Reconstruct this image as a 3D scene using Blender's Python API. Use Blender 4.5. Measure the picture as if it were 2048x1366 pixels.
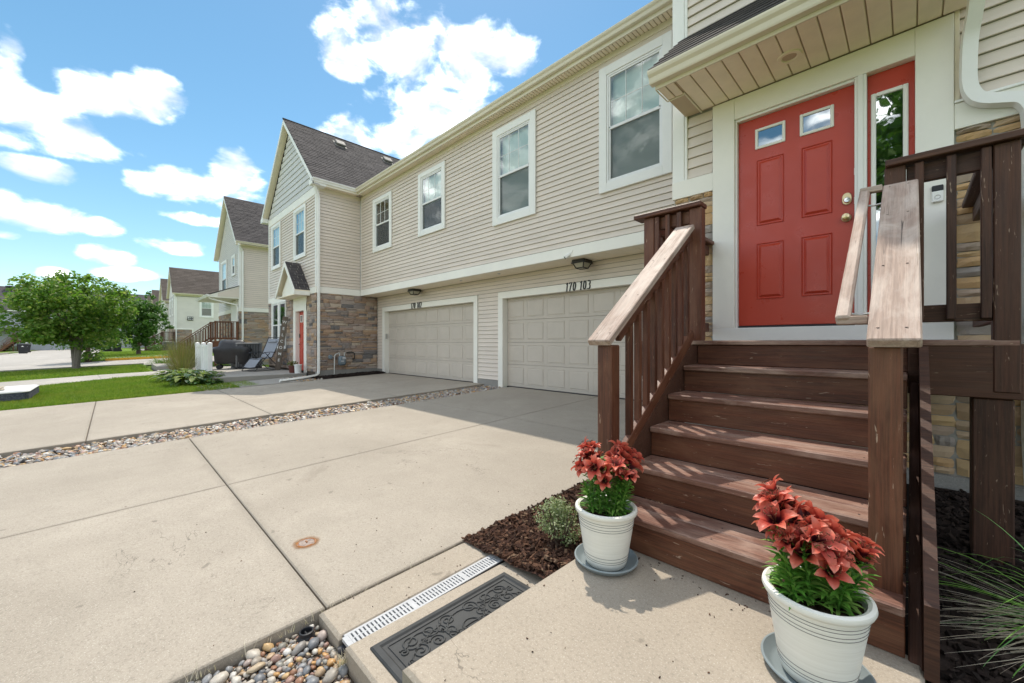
import bpy, bmesh, math, random
from mathutils import Matrix, Vector, noise as mnoise
R = math.radians
scene = bpy.context.scene
for o in list(bpy.data.objects):
    bpy.data.objects.remove(o)

# ------------------------------------------------------------------ camera
F = 800.0; CX = 1024.0; HY = 684.5; ZC = 1.05          # focal length and horizon in photo pixels, eye height
ANG = math.atan2(CX - 223.0, F)
FW = (-math.cos(ANG), math.sin(ANG)); RT = (math.sin(ANG), math.cos(ANG))
cam = bpy.data.cameras.new("camera"); cam_o = bpy.data.objects.new("camera", cam)
scene.collection.objects.link(cam_o)
cam.lens = F / 2048 * 36; cam.sensor_width = 36; cam.clip_start = 0.05; cam.clip_end = 2000
cam.shift_y = 1.5 / 2048
cam_o.location = (0, 0, ZC); cam_o.rotation_euler = (R(90), 0, math.pi / 2 - ANG)
scene.camera = cam_o

# ------------------------------------------------------------------ sky, sun, exposure
SUN_EL = R(62); SUN_DIR_XY = (-0.788, 0.616)           # horizontal direction towards the sun
SUN = Vector((SUN_DIR_XY[0] * math.cos(SUN_EL), SUN_DIR_XY[1] * math.cos(SUN_EL), math.sin(SUN_EL)))
sun = bpy.data.lights.new("sun", 'SUN'); sun.energy = 2.0; sun.angle = R(0.6); sun.color = (1.0, 0.92, 0.80)
sun_o = bpy.data.objects.new("sun", sun); scene.collection.objects.link(sun_o)
sun_o.rotation_euler = SUN.to_track_quat('Z', 'Y').to_euler(); sun_o.location = (-20, 15, 30)
vs = scene.view_settings
vs.view_transform = 'Standard'; vs.look = 'None'; vs.gamma = 1.0; vs.use_curve_mapping = False
vs.exposure = 0.98
try:
    scene.cycles.use_denoising = True; scene.cycles.denoiser = 'OPENIMAGEDENOISE'
    scene.cycles.denoising_input_passes = 'RGB_ALBEDO_NORMAL'
except Exception:
    pass
scene.cycles.max_bounces = 6; scene.cycles.diffuse_bounces = 4; scene.cycles.glossy_bounces = 3; scene.cycles.transmission_bounces = 3; scene.cycles.transparent_max_bounces = 8
scene.cycles.sample_clamp_indirect = 8.0
scene.cycles.caustics_reflective = False; scene.cycles.caustics_refractive = False

def ray(px, py):
    u = (px - CX) / F; v = (HY - py) / F
    return (FW[0] + u * RT[0], FW[1] + u * RT[1], v)

world = bpy.data.worlds.new("World"); scene.world = world; world.use_nodes = True
def build_world():
    nt = world.node_tree; N = nt.nodes; L = nt.links; N.clear()
    def node(t, **kw):
        n = N.new(t)
        for k, v in kw.items(): setattr(n, k, v)
        return n
    def math_(op, a, b=None, c=None):
        n = node('ShaderNodeMath', operation=op)
        for i, q in enumerate((a, b, c)):
            if q is None: continue
            if hasattr(q, 'is_linked') or hasattr(q, 'links'): L.new(q, n.inputs[i])
            else: n.inputs[i].default_value = q
        return n.outputs[0]
    out = node('ShaderNodeOutputWorld')
    sky = node('ShaderNodeTexSky', sky_type='NISHITA', sun_disc=False)
    sky.sun_elevation = SUN_EL; sky.sun_rotation = math.atan2(SUN_DIR_XY[0], SUN_DIR_XY[1])
    sky.air_density = 1.0; sky.dust_density = 0.15; sky.ozone_density = 1.0; sky.altitude = 0
    bg = node('ShaderNodeBackground'); bg.inputs[1].default_value = 0.084
    hsv = node('ShaderNodeHueSaturation'); hsv.inputs['Saturation'].default_value = 1.15; hsv.inputs['Hue'].default_value = 0.482
    L.new(sky.outputs[0], hsv.inputs['Color']); L.new(hsv.outputs[0], bg.inputs[0])
    tc = node('ShaderNodeTexCoord')
    sep = node('ShaderNodeSeparateXYZ'); L.new(tc.outputs['Generated'], sep.inputs[0])
    x, y, z = sep.outputs
    az = math_('ARCTAN2', x, y); el = math_('ARCSINE', math_('MINIMUM', math_('MAXIMUM', z, -1.0), 1.0))
    comb = node('ShaderNodeCombineXYZ'); L.new(az, comb.inputs[0]); L.new(el, comb.inputs[1])
    def azel(px, py):
        d = Vector(ray(px, py)).normalized(); return math.atan2(d.x, d.y), math.asin(d.z)
    # cumulus banks (centre and half size in photo pixels turned into azimuth and elevation)
    px = [(800,95,150,80),(930,125,130,85),(1020,110,60,60),(700,120,60,45),(880,235,140,70),(790,285,120,48),(960,300,170,70),
          (40,205,112,80),(190,185,105,46),(300,190,75,50),(160,275,140,42),(20,130,40,60),
          (400,378,130,38),(475,348,62,42),(90,343,80,24),(295,368,58,28),
          (80,432,120,34),(15,415,55,36),(205,455,58,20),
          (335,490,72,18),(210,512,66,22),(110,545,42,14),(10,470,44,11),(250,546,85,14),(120,592,120,12),(410,440,70,14)]
    blobs = []
    for cx, cy, rx, ry in px:
        a0, e0 = azel(cx, cy); a1, _ = azel(cx - rx, cy); a2, _ = azel(cx + rx, cy); _, e1 = azel(cx, cy - ry); _, e2 = azel(cx, cy + ry)
        blobs.append((a0, e0, abs(a2 - a1) / 2, abs(e1 - e2) / 2))
    acc = None
    for a0, e0, ra, re in blobs:
        s = node('ShaderNodeVectorMath', operation='SUBTRACT'); L.new(comb.outputs[0], s.inputs[0]); s.inputs[1].default_value = (a0, e0, 0)
        m = node('ShaderNodeVectorMath', operation='MULTIPLY'); L.new(s.outputs[0], m.inputs[0]); m.inputs[1].default_value = (1 / ra, 1 / re, 0)
        d = node('ShaderNodeVectorMath', operation='DOT_PRODUCT'); L.new(m.outputs[0], d.inputs[0]); L.new(m.outputs[0], d.inputs[1])
        if acc is None: acc = d.outputs['Value']
        else:
            acc = math_('SMOOTH_MIN', acc, d.outputs['Value'], 0.10)
    # stretched noise: clouds low in the sky are seen edge-on
    sc = node('ShaderNodeVectorMath', operation='MULTIPLY'); L.new(comb.outputs[0], sc.inputs[0]); sc.inputs[1].default_value = (1.0, 1.7, 1)
    nz = node('ShaderNodeTexNoise'); nz.inputs['Scale'].default_value = 9.5; nz.inputs['Detail'].default_value = 6.5; nz.inputs['Roughness'].default_value = 0.55
    nz.inputs['Distortion'].default_value = 0.25
    L.new(sc.outputs[0], nz.inputs['Vector'])
    off = node('ShaderNodeVectorMath', operation='ADD'); L.new(sc.outputs[0], off.inputs[0]); off.inputs[1].default_value = (-0.01, 0.045, 0)
    nz2 = node('ShaderNodeTexNoise'); nz2.inputs['Scale'].default_value = 9.5; nz2.inputs['Detail'].default_value = 4; nz2.inputs['Roughness'].default_value = 0.55
    nz2.inputs['Distortion'].default_value = 0.25
    L.new(off.outputs[0], nz2.inputs['Vector'])
    # density = (1 - r^2) + noise
    base = math_('SUBTRACT', 1.0, math_('MINIMUM', acc, 3.0))
    # unseen cloud round the rest of the sky, made denser to brighten the shade
    gsc = node('ShaderNodeVectorMath', operation='MULTIPLY'); L.new(comb.outputs[0], gsc.inputs[0]); gsc.inputs[1].default_value = (1.0, 2.0, 1)
    gn = node('ShaderNodeTexNoise'); gn.inputs['Scale'].default_value = 2.3; gn.inputs['Detail'].default_value = 1.5; L.new(gsc.outputs[0], gn.inputs['Vector'])
    gbase = math_('MULTIPLY', math_('SUBTRACT', gn.outputs['Fac'], 0.435), 9.0)
    gbase = math_('MAXIMUM', math_('MINIMUM', gbase, 1.0), -2.0)
    da = math_('ABSOLUTE', math_('SUBTRACT', az, R(-68)))
    mk = node('ShaderNodeMapRange', interpolation_type='SMOOTHSTEP'); L.new(da, mk.inputs[0]); mk.inputs[1].default_value = R(33); mk.inputs[2].default_value = R(58)
    mk2 = node('ShaderNodeMapRange', interpolation_type='SMOOTHSTEP'); L.new(el, mk2.inputs[0]); mk2.inputs[1].default_value = R(36); mk2.inputs[2].default_value = R(56)
    gm_ = math_('MAXIMUM', mk.outputs[0], mk2.outputs[0])
    base = math_('ADD', math_('MULTIPLY', base, math_('SUBTRACT', 1.0, gm_)), math_('MULTIPLY', gbase, gm_))
    dens = math_('ADD', math_('MULTIPLY', base, 0.55), math_('MULTIPLY', math_('SUBTRACT', nz.outputs['Fac'], 0.5), 2.5))
    mr = node('ShaderNodeMapRange', interpolation_type='SMOOTHSTEP'); L.new(dens, mr.inputs[0])
    mr.inputs[1].default_value = -0.10; mr.inputs[2].default_value = 0.85; mr.inputs[3].default_value = 0; mr.inputs[4].default_value = 0.97
    # shading of the cloud bodies: thick lower parts greyer
    shade = math_('ADD', math_('MULTIPLY', math_('SUBTRACT', nz2.outputs['Fac'], 0.42), 2.6), math_('MULTIPLY', base, 0.22))
    cr = node('ShaderNodeValToRGB'); L.new(shade, cr.inputs[0])
    cr.color_ramp.elements[0].position = 0.22; cr.color_ramp.elements[0].color = (0.95, 0.945, 0.93, 1)
    cr.color_ramp.elements[1].position = 0.92; cr.color_ramp.elements[1].color = (0.205, 0.22, 0.24, 1)
    ce = cr.color_ramp.elements.new(0.48); ce.color = (0.335, 0.345, 0.36, 1)
    bgc = node('ShaderNodeBackground'); L.new(cr.outputs[0], bgc.inputs[0]); bgc.inputs[1].default_value = 2.25
    # nothing below the horizon
    hz = node('ShaderNodeMapRange'); L.new(z, hz.inputs[0]); hz.inputs[1].default_value = 0.0; hz.inputs[2].default_value = 0.05
    fac = math_('MULTIPLY', mr.outputs[0], hz.outputs[0])
    mix = node('ShaderNodeMixShader'); L.new(fac, mix.inputs[0]); L.new(bg.outputs[0], mix.inputs[1]); L.new(bgc.outputs[0], mix.inputs[2])
    L.new(mix.outputs[0], out.inputs[0])
build_world()
try:
    world.cycles.sampling_method = 'MANUAL'; world.cycles.sample_map_resolution = 512
except Exception:
    pass

# ------------------------------------------------------------------ pixel -> place (a pixel gives the direction, the plane it lies on the distance)
def PY(px, py, y): d = ray(px, py); t = y / d[1]; return Vector((d[0] * t, y, ZC + d[2] * t))
def PX(px, py, x): d = ray(px, py); t = x / d[0]; return Vector((x, d[1] * t, ZC + d[2] * t))
def PZ(px, py, z): d = ray(px, py); t = (z - ZC) / d[2]; return Vector((d[0] * t, d[1] * t, z))
def gz(x, y):                                             # the lie of the land
    yy = max(y, -16.0)
    z = -0.05 - 0.035 * (7 - min(yy, 7.0))
    r = min(max((-x - 25) / 32.0, 0), 1); r = r * r * (3 - 2 * r)
    return z + 0.35 * r
def PG(px, py):
    d = ray(px, py); t = 0.5
    while t < 400:
        if ZC + d[2] * t < gz(d[0] * t, d[1] * t): break
        t += 0.02 + t * 0.002
    return Vector((d[0] * t, d[1] * t, gz(d[0] * t, d[1] * t)))

# ------------------------------------------------------------------ scene tree
COL = scene.collection
W = {}                                                     # world matrix of every object, kept by hand
def wm(o): return W.get(o.name, Matrix.Identity(4))
def link(o, parent=None, M=None):
    COL.objects.link(o)
    M = M or Matrix.Identity(4)
    if parent is not None:
        o.parent = parent; o.matrix_parent_inverse = wm(parent).inverted()
    o.matrix_basis = M; W[o.name] = M.copy()
    return o
def tag(o, label=None, cat=None, group=None, kind=None):
    if label: o["label"] = label
    if cat: o["category"] = cat
    if group: o["group"] = group
    if kind: o["kind"] = kind
    return o
def empty(name, loc=(0, 0, 0), label=None, cat=None, group=None, kind=None, parent=None, rz=0):
    o = bpy.data.objects.new(name, None); o.empty_display_size = 0.2
    link(o, parent, Matrix.Translation(Vector(loc)) @ Matrix.Rotation(rz, 4, 'Z'))
    return tag(o, label, cat, group, kind)
def mobj(name, me, mat, parent=None, M=None):
    if mat is not None and not me.materials: me.materials.append(mat)
    o = bpy.data.objects.new(name, me)
    return link(o, parent, M)
def copy_tree(o, parent=None, M=None):
    c = o.copy(); COL.objects.link(c)
    if parent is None:
        c.matrix_basis = M; c.parent = None
    else:
        c.parent = parent
    for ch in list(o.children): copy_tree(ch, c)
    return c

class MB:
    """collects faces for ONE mesh"""
    def __init__(s): s.v = []; s.f = []; s.m = []; s.mi = 0
    def add(s, vs, fs):
        n = len(s.v); s.v += [tuple(q) for q in vs]; s.f += [tuple(i + n for i in f) for f in fs]; s.m += [s.mi] * len(fs)
        return s
    def box(s, x0, x1, y0, y1, z0, z1):
        x0, x1 = min(x0, x1), max(x0, x1); y0, y1 = min(y0, y1), max(y0, y1); z0, z1 = min(z0, z1), max(z0, z1)
        return s.add([(x0,y0,z0),(x1,y0,z0),(x1,y1,z0),(x0,y1,z0),(x0,y0,z1),(x1,y0,z1),(x1,y1,z1),(x0,y1,z1)],
                     [(0,3,2,1),(4,5,6,7),(0,1,5,4),(1,2,6,5),(2,3,7,6),(3,0,4,7)])
    def cbox(s, x0, x1, y0, y1, z0, z1, c=0.004):
        """box with chamfered edges"""
        x0, x1 = min(x0, x1), max(x0, x1); y0, y1 = min(y0, y1), max(y0, y1); z0, z1 = min(z0, z1), max(z0, z1)
        c = min(c, (x1-x0)/3, (y1-y0)/3, (z1-z0)/3)
        vs = []; idx = {}
        for i in (0, 1):
            for j in (0, 1):
                for k in (0, 1):
                    X = (x0, x1)[i]; Yv = (y0, y1)[j]; Zv = (z0, z1)[k]
                    ix = X + (c if i == 0 else -c); iy = Yv + (c if j == 0 else -c); iz = Zv + (c if k == 0 else -c)
                    idx[i, j, k, 'x'] = len(vs); vs.append((X, iy, iz))
                    idx[i, j, k, 'y'] = len(vs); vs.append((ix, Yv, iz))
                    idx[i, j, k, 'z'] = len(vs); vs.append((ix, iy, Zv))
        fs = []
        for i in (0, 1):
            q = [idx[i,0,0,'x'], idx[i,1,0,'x'], idx[i,1,1,'x'], idx[i,0,1,'x']]; fs.append(q if i else q[::-1])
            q = [idx[0,i,0,'y'], idx[1,i,0,'y'], idx[1,i,1,'y'], idx[0,i,1,'y']]; fs.append(q[::-1] if i else q)
            q = [idx[0,0,i,'z'], idx[1,0,i,'z'], idx[1,1,i,'z'], idx[0,1,i,'z']]; fs.append(q if i else q[::-1])
        for a in (0, 1):
            for b in (0, 1):
                q = [idx[0,a,b,'y'], idx[1,a,b,'y'], idx[1,a,b,'z'], idx[0,a,b,'z']]; fs.append(q if (a == 0) == (b == 1) else q[::-1])
                q = [idx[a,0,b,'x'], idx[a,1,b,'x'], idx[a,1,b,'z'], idx[a,0,b,'z']]; fs.append(q if (a == 0) != (b == 1) else q[::-1])
                q = [idx[a,b,0,'x'], idx[a,b,1,'x'], idx[a,b,1,'y'], idx[a,b,0,'y']]; fs.append(q if (a == 0) == (b == 1) else q[::-1])
                for c2 in (0, 1):
                    q = [idx[a,b,c2,'x'], idx[a,b,c2,'y'], idx[a,b,c2,'z']]
                    fs.append(q if (a + b + c2) % 2 == 1 else q[::-1])
        return s.add(vs, fs)
    def quad(s, a, b, c, d): return s.add([a, b, c, d], [(0, 1, 2, 3)])
    def prism(s, poly, fn0, fn1):
        """poly: list of 2d points; fn0/fn1 map a 2d point to the two end caps"""
        n = len(poly); vs = [fn0(p) for p in poly] + [fn1(p) for p in poly]
        fs = [tuple(range(n))[::-1], tuple(range(n, 2 * n))] + [(i, (i + 1) % n, n + (i + 1) % n, n + i) for i in range(n)]
        return s.add(vs, fs)
    def tube(s, pts, r, n=8, caps=True, flat=None):
        """round tube along pts; r number or list. flat=(w,h) gives a rectangular section instead"""
        pts = [Vector(p) for p in pts]; rings = []; up = Vector((0, 0, 1)); prev = None
        for i, p in enumerate(pts):
            t = (pts[min(i + 1, len(pts) - 1)] - pts[max(i - 1, 0)])
            if t.length < 1e-9: t = Vector((0, 0, 1))
            t.normalize()
            if prev is None:
                a = t.cross(up)
                if a.length < 1e-3: a = t.cross(Vector((0, 1, 0)))
            else:
                a = prev - t * prev.dot(t)
            a.normalize(); prev = a.copy(); b = t.cross(a)
            rr = r[i] if isinstance(r, (list, tuple)) else r
            if flat:
                w, h = flat
                rings.append([p + a * (w/2*sx) + b * (h/2*sy) for sx, sy in ((-1,-1),(1,-1),(1,1),(-1,1))])
            else:
                rings.append([p + (a * math.cos(2*math.pi*k/n) + b * math.sin(2*math.pi*k/n)) * rr for k in range(n)])
        m = len(rings[0]); vs = [q for rg in rings for q in rg]; fs = []
        for i in range(len(rings) - 1):
            for k in range(m):
                fs.append((i*m+k, i*m+(k+1)%m, (i+1)*m+(k+1)%m, (i+1)*m+k))
        if caps: fs.append(tuple(range(m))[::-1]); fs.append(tuple((len(rings)-1)*m+k for k in range(m)))
        return s.add(vs, fs)
    def lathe(s, prof, c=(0, 0, 0), n=32, caps=True):
        """prof: list of (radius, z)"""
        vs = []; fs = []
        for r, z in prof:
            for k in range(n):
                a = 2*math.pi*k/n; vs.append((c[0]+r*math.cos(a), c[1]+r*math.sin(a), c[2]+z))
        for i in range(len(prof) - 1):
            for k in range(n):
                fs.append((i*n+k, i*n+(k+1)%n, (i+1)*n+(k+1)%n, (i+1)*n+k))
        if caps:
            fs.append(tuple(range(n))[::-1]); fs.append(tuple((len(prof)-1)*n+k for k in range(n)))
        return s.add(vs, fs)
    @staticmethod
    def curve(pts, n=5, r=.35):
        """round the corners of a path"""
        pts = [Vector(p) for p in pts]; out = [pts[0]]
        for a, b, c in zip(pts, pts[1:], pts[2:]):
            d0, d1 = (a-b), (c-b); k = min(d0.length, d1.length) * r
            p, q = b + d0.normalized()*k, b + d1.normalized()*k
            out += [p.lerp(b, t/n).lerp(b.lerp(q, t/n), t/n) for t in range(n+1)]
        return out + [pts[-1]]
    def mesh(s, name, mats=None, smooth=False):
        me = bpy.data.meshes.new(name); me.from_pydata(s.v, [], s.f)
        for m in (mats or []): me.materials.append(m)
        if s.f and any(s.m): me.polygons.foreach_set('material_index', s.m)
        if smooth: me.polygons.foreach_set('use_smooth', [True] * len(me.polygons))
        me.update(); return me
    def build(s, name, mat, parent=None, smooth=False, M=None):
        mats = mat if isinstance(mat, (list, tuple)) else [mat]
        me = s.mesh(name, mats, smooth)
        if smooth:
            try: me.set_sharp_from_angle(angle=R(40))
            except Exception: pass
        o = bpy.data.objects.new(name, me)
        return link(o, parent, M)

_bcache = {}
def board(name, p0, p1, w, t, wdir, mat, parent, ch=0.004):
    """a timber from p0 to p1 (centre line): w wide along wdir, t thick; local X runs with the grain"""
    p0, p1 = Vector(p0), Vector(p1); ax = (p1 - p0); ln = ax.length; ax.normalize()
    wd = Vector(wdir); wd = (wd - ax * wd.dot(ax)).normalized(); th = ax.cross(wd)
    key = (name, round(ln, 3), round(w, 4), round(t, 4), mat.name)
    if key not in _bcache:
        _bcache[key] = MB().cbox(0, ln, -w/2, w/2, -t/2, t/2, ch).mesh(name, [mat])
    M = Matrix(((ax.x, wd.x, th.x, p0.x), (ax.y, wd.y, th.y, p0.y), (ax.z, wd.z, th.z, p0.z), (0, 0, 0, 1)))
    o = bpy.data.objects.new(name, _bcache[key]); return link(o, parent, M)
def wallM(origin, out, sx=1, sy=1, sz=1):
    """local X along the wall, local Y out of it, local Z up"""
    out = Vector(out); a = out.cross(Vector((0, 0, 1)))
    return Matrix(((a.x*sx, out.x*sy, 0, origin[0]), (a.y*sx, out.y*sy, 0, origin[1]), (a.z*sx, out.z*sy, sz, origin[2]), (0, 0, 0, 1)))
# ------------------------------------------------------------------ materials (all procedural)
MATS = {}
class NT:
    def __init__(s, name, rough=0.6, spec=0.4):
        s.m = bpy.data.materials.new(name); s.m.use_nodes = True; s.t = s.m.node_tree; s.N = s.t.nodes; s.L = s.t.links
        s.b = s.N['Principled BSDF']; s.b.inputs['Roughness'].default_value = rough
        s.b.inputs['Specular IOR Level'].default_value = spec; s.out = s.N['Material Output']; MATS[name] = s.m
        s._tc = None
    def n(s, t, **kw):
        q = s.N.new(t)
        for k, v in kw.items(): setattr(q, k, v)
        return q
    def link(s, a, b): s.L.new(a, b)
    def coord(s, which='Object', scale=(1, 1, 1), rnd=0.0):
        if s._tc is None: s._tc = s.n('ShaderNodeTexCoord')
        mp = s.n('ShaderNodeMapping'); s.L.new(s._tc.outputs[which], mp.inputs[0]); mp.inputs['Scale'].default_value = scale
        if rnd:
            oi = s.n('ShaderNodeObjectInfo'); mu = s.n('ShaderNodeMath', operation='MULTIPLY'); mu.inputs[1].default_value = rnd
            s.L.new(oi.outputs['Random'], mu.inputs[0]); cb = s.n('ShaderNodeCombineXYZ')
            for i in range(3): s.L.new(mu.outputs[0], cb.inputs[i])
            s.L.new(cb.outputs[0], mp.inputs['Location'])
        return mp.outputs[0]
    def world(s, scale=(1, 1, 1)):
        g = s.n('ShaderNodeNewGeometry'); mp = s.n('ShaderNodeMapping'); s.L.new(g.outputs['Position'], mp.inputs[0]); mp.inputs['Scale'].default_value = scale
        return mp.outputs[0]
    def noise(s, vec, scale=5, detail=4, rough=0.55, dist=0):
        q = s.n('ShaderNodeTexNoise'); s.L.new(vec, q.inputs['Vector']); q.inputs['Scale'].default_value = scale
        q.inputs['Detail'].default_value = detail; q.inputs['Roughness'].default_value = rough; q.inputs['Distortion'].default_value = dist
        return q.outputs['Fac']
    def ramp(s, fac, stops, interp='LINEAR'):
        q = s.n('ShaderNodeValToRGB'); s.L.new(fac, q.inputs[0]); e = q.color_ramp.elements; q.color_ramp.interpolation = interp
        while len(e) > 1: e.remove(e[-1])
        e[0].position = stops[0][0]; e[0].color = tuple(stops[0][1]) + (1,)
        for p, c in stops[1:]:
            k = e.new(p); k.color = tuple(c) + (1,)
        return q.outputs[0]
    def mix(s, fac, a, b, mode='MIX'):
        q = s.n('ShaderNodeMix', data_type='RGBA', blend_type=mode)
        for i, v in ((0, fac), (6, a), (7, b)):
            if hasattr(v, 'node'): s.L.new(v, q.inputs[i])
            elif i == 0: q.inputs[0].default_value = v
            else: q.inputs[i].default_value = tuple(v) + (1,)
        return q.outputs[2]
    def mth(s, op, a, b=None):
        q = s.n('ShaderNodeMath', operation=op)
        for i, v in enumerate((a, b)):
            if v is None: continue
            if hasattr(v, 'node'): s.L.new(v, q.inputs[i])
            else: q.inputs[i].default_value = v
        return q.outputs[0]
    def maprange(s, v, a, b, c=0, d=1):
        q = s.n('ShaderNodeMapRange'); s.L.new(v, q.inputs[0])
        for i, k in enumerate((a, b, c, d)): q.inputs[1 + i].default_value = k
        return q.outputs[0]
    def color(s, c):
        if hasattr(c, 'node'): s.L.new(c, s.b.inputs['Base Color'])
        else: s.b.inputs['Base Color'].default_value = tuple(c) + (1,)
        return s
    def rough(s, r): s.L.new(r, s.b.inputs['Roughness']); return s
    def bump(s, h, strength=0.3, dist=0.01):
        q = s.n('ShaderNodeBump'); q.inputs['Strength'].default_value = strength; q.inputs['Distance'].default_value = dist
        s.L.new(h, q.inputs['Height']); s.L.new(q.outputs[0], s.b.inputs['Normal']); return s
    def rand(s):
        """random number per object and per loose piece of a mesh"""
        g = s.n('ShaderNodeNewGeometry'); oi = s.n('ShaderNodeObjectInfo')
        a = s.mth('ADD', g.outputs['Random Per Island'], oi.outputs['Random']); return s.mth('FRACT', s.mth('MULTIPLY', a, 7.31))

def m_concrete(name, c0, c1, dark=0.85, seed=0.0, stain=0.5):
    t = NT(name, 0.85, 0.25)
    w = t.world()
    big = t.noise(w, 0.55, 5, 0.6, 0.4); mid = t.noise(w, 3.2, 6, 0.68, 0.3); fine = t.noise(w, 70, 4, 0.78); spk = t.noise(w, 170, 3, 0.7)
    c = t.mix(t.maprange(big, 0.34, 0.68), tuple(q * 0.90 for q in c0), tuple(q * 1.07 for q in c1))
    c = t.mix(t.maprange(mid, 0.40, 0.72, 0, 0.42), c, tuple(q * 0.76 for q in c0))
    c = t.mix(t.maprange(fine, 0.50, 0.70, 0, 0.62), c, tuple(q * 0.46 for q in c0))
    c = t.mix(t.maprange(spk, 0.56, 0.68, 0, 0.70), c, (0.62, 0.57, 0.49))
    st = t.noise(w, 1.1, 8, 0.72, 0.9)
    c = t.mix(t.maprange(st, 0.60, 0.78, 0, stain), c, (c0[0] * 0.52, c0[1] * 0.50, c0[2] * 0.48))
    # drips and rubber marks, small and dark
    dr = t.noise(w, 6.5, 2, 0.5, 0.2); c = t.mix(t.maprange(dr, 0.735, 0.76, 0, 0.55), c, tuple(q * 0.42 for q in c0))
    # hairline cracks
    cr = t.noise(w, 0.42, 7, 0.62, 0.5); cm = t.noise(w, 0.7, 2, 0.5)
    k = t.mth('MULTIPLY', t.maprange(t.mth('ABSOLUTE', t.mth('SUBTRACT', cr, 0.53)), 0.0002, 0.0014, 0.75, 0), t.maprange(cm, 0.54, 0.60))
    c = t.mix(k, c, tuple(q * 0.35 for q in c0))
    # grime gathered along the edges of each slab
    g = t.n('ShaderNodeTexCoord'); sp = t.n('ShaderNodeSeparateXYZ'); t.link(g.outputs['Generated'], sp.inputs[0])
    ed = None
    for i in (0, 1):
        e = t.mth('MINIMUM', sp.outputs[i], t.mth('SUBTRACT', 1.0, sp.outputs[i])); ed = e if ed is None else t.mth('MINIMUM', ed, e)
    en = t.mth('ADD', ed, t.mth('MULTIPLY', t.mth('SUBTRACT', mid, 0.5), 0.06))
    c = t.mix(t.maprange(en, -0.004, 0.016, 0.38, 0), c, tuple(q * 0.50 for q in c0))
    oi = t.n('ShaderNodeObjectInfo')
    c = t.mix(t.maprange(oi.outputs['Random'], 0, 1, 0, 0.25), c, tuple(q * 0.80 for q in c1))
    t.color(c); t.bump(t.mth('ADD', fine, t.mth('MULTIPLY', spk, 0.6)), 0.45, 0.003)
    return t.m
CONCRETE = m_concrete('concrete', (0.370, 0.322, 0.262), (0.405, 0.357, 0.296))
CONCRETE_SLAB = m_concrete('concrete_step', (0.378, 0.322, 0.254), (0.42, 0.36, 0.288), stain=0.35)
CONCRETE_OLD = m_concrete('concrete_grey', (0.33, 0.31, 0.28), (0.38, 0.36, 0.325))
CONCRETE_STREET = m_concrete('concrete_street', (0.40, 0.37, 0.335), (0.44, 0.41, 0.37), stain=0.2)
FOUNDATION = m_concrete('foundation', (0.30, 0.29, 0.27), (0.38, 0.365, 0.34))

def m_plain(name, c, rough=0.5, spec=0.4, metal=0, var=0.06, nscale=6, bump=0.0, bscale=60):
    t = NT(name, rough, spec); t.b.inputs['Metallic'].default_value = metal
    w = t.world(); nz = t.noise(w, nscale, 5, 0.6)
    t.color(t.mix(t.maprange(nz, 0.3, 0.7), tuple(q * (1 - var) for q in c), tuple(min(1, q * (1 + var)) for q in c)))
    if bump: t.bump(t.noise(w, bscale, 3, 0.6), bump, 0.003)
    return t.m
def m_siding(name, c):
    t = NT(name, 0.48, 0.35); v = t.coord('Object', (0.6, 14, 14), 9.0)
    w = t.world((0.5, 0.5, 1.5)); dirt = t.noise(w, 1.6, 6, 0.65)
    g = t.noise(v, 6, 5, 0.6)
    oi = t.n('ShaderNodeObjectInfo')
    col = t.mix(t.maprange(oi.outputs['Random'], 0, 1, 0, 1), tuple(q * 0.965 for q in c), tuple(q * 1.03 for q in c))
    col = t.mix(t.maprange(dirt, 0.42, 0.75, 0, 0.5), col, tuple(q * 0.80 for q in c))
    col = t.mix(t.maprange(g, 0.35, 0.7, 0, 0.12), col, tuple(q * 1.12 for q in c))
    t.color(col); t.bump(g, 0.12, 0.002); return t.m
SIDING = m_siding('vinyl_siding', (0.71, 0.625, 0.545))
SIDING_FAR = m_siding('vinyl_siding_far', (0.66, 0.63, 0.575))
def m_trim(name, c, grain=True):
    t = NT(name, 0.5, 0.4); w = t.world((9, 9, 9)); v = t.noise(t.world((1, 1, 1)), 22, 6, 0.7, 1.6)
    d = t.noise(t.world(), 1.2, 6, 0.7)
    col = t.mix(t.maprange(d, 0.4, 0.8, 0, 0.45), c, tuple(q * 0.80 for q in c))
    t.color(col)
    if grain: t.bump(v, 0.22, 0.003)
    return t.m
TRIM = m_trim('white_trim', (0.86, 0.835, 0.765)); TRIM_SMOOTH = m_trim('white_trim_smooth', (0.85, 0.845, 0.81), False)
CREAM = m_trim('cream_aluminium', (0.75, 0.69, 0.56), False)
VENT = m_plain('vent_grey', (0.20, 0.19, 0.175), 0.7)
SOFFIT = m_plain('soffit_vinyl', (0.86, 0.77, 0.61), 0.5, 0.35, var=0.05)
GROOVE = m_plain('soffit_groove', (0.52, 0.42, 0.29), 0.7)
VINYL = m_plain('white_vinyl', (0.80, 0.80, 0.79), 0.4, 0.45, var=0.03)
GDOOR = m_plain('garage_door_paint', (0.54, 0.48, 0.415), 0.5, 0.4, var=0.04, nscale=3, bump=0.15, bscale=90)
def m_door():
    t = NT('red_door_paint', 0.30, 0.5); w = t.world()
    nz = t.noise(w, 1.5, 6, 0.6); g = t.noise(t.world((60, 60, 5)), 3, 4, 0.6)
    c = t.mix(t.maprange(nz, 0.3, 0.7), (0.44, 0.040, 0.018), (0.50, 0.054, 0.026))
    t.color(c); t.rough(t.maprange(t.noise(w, 7, 5, .65), .3, .7, .24, .42)); t.bump(g, 0.12, 0.002); return t.m
RED = m_door()
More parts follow.
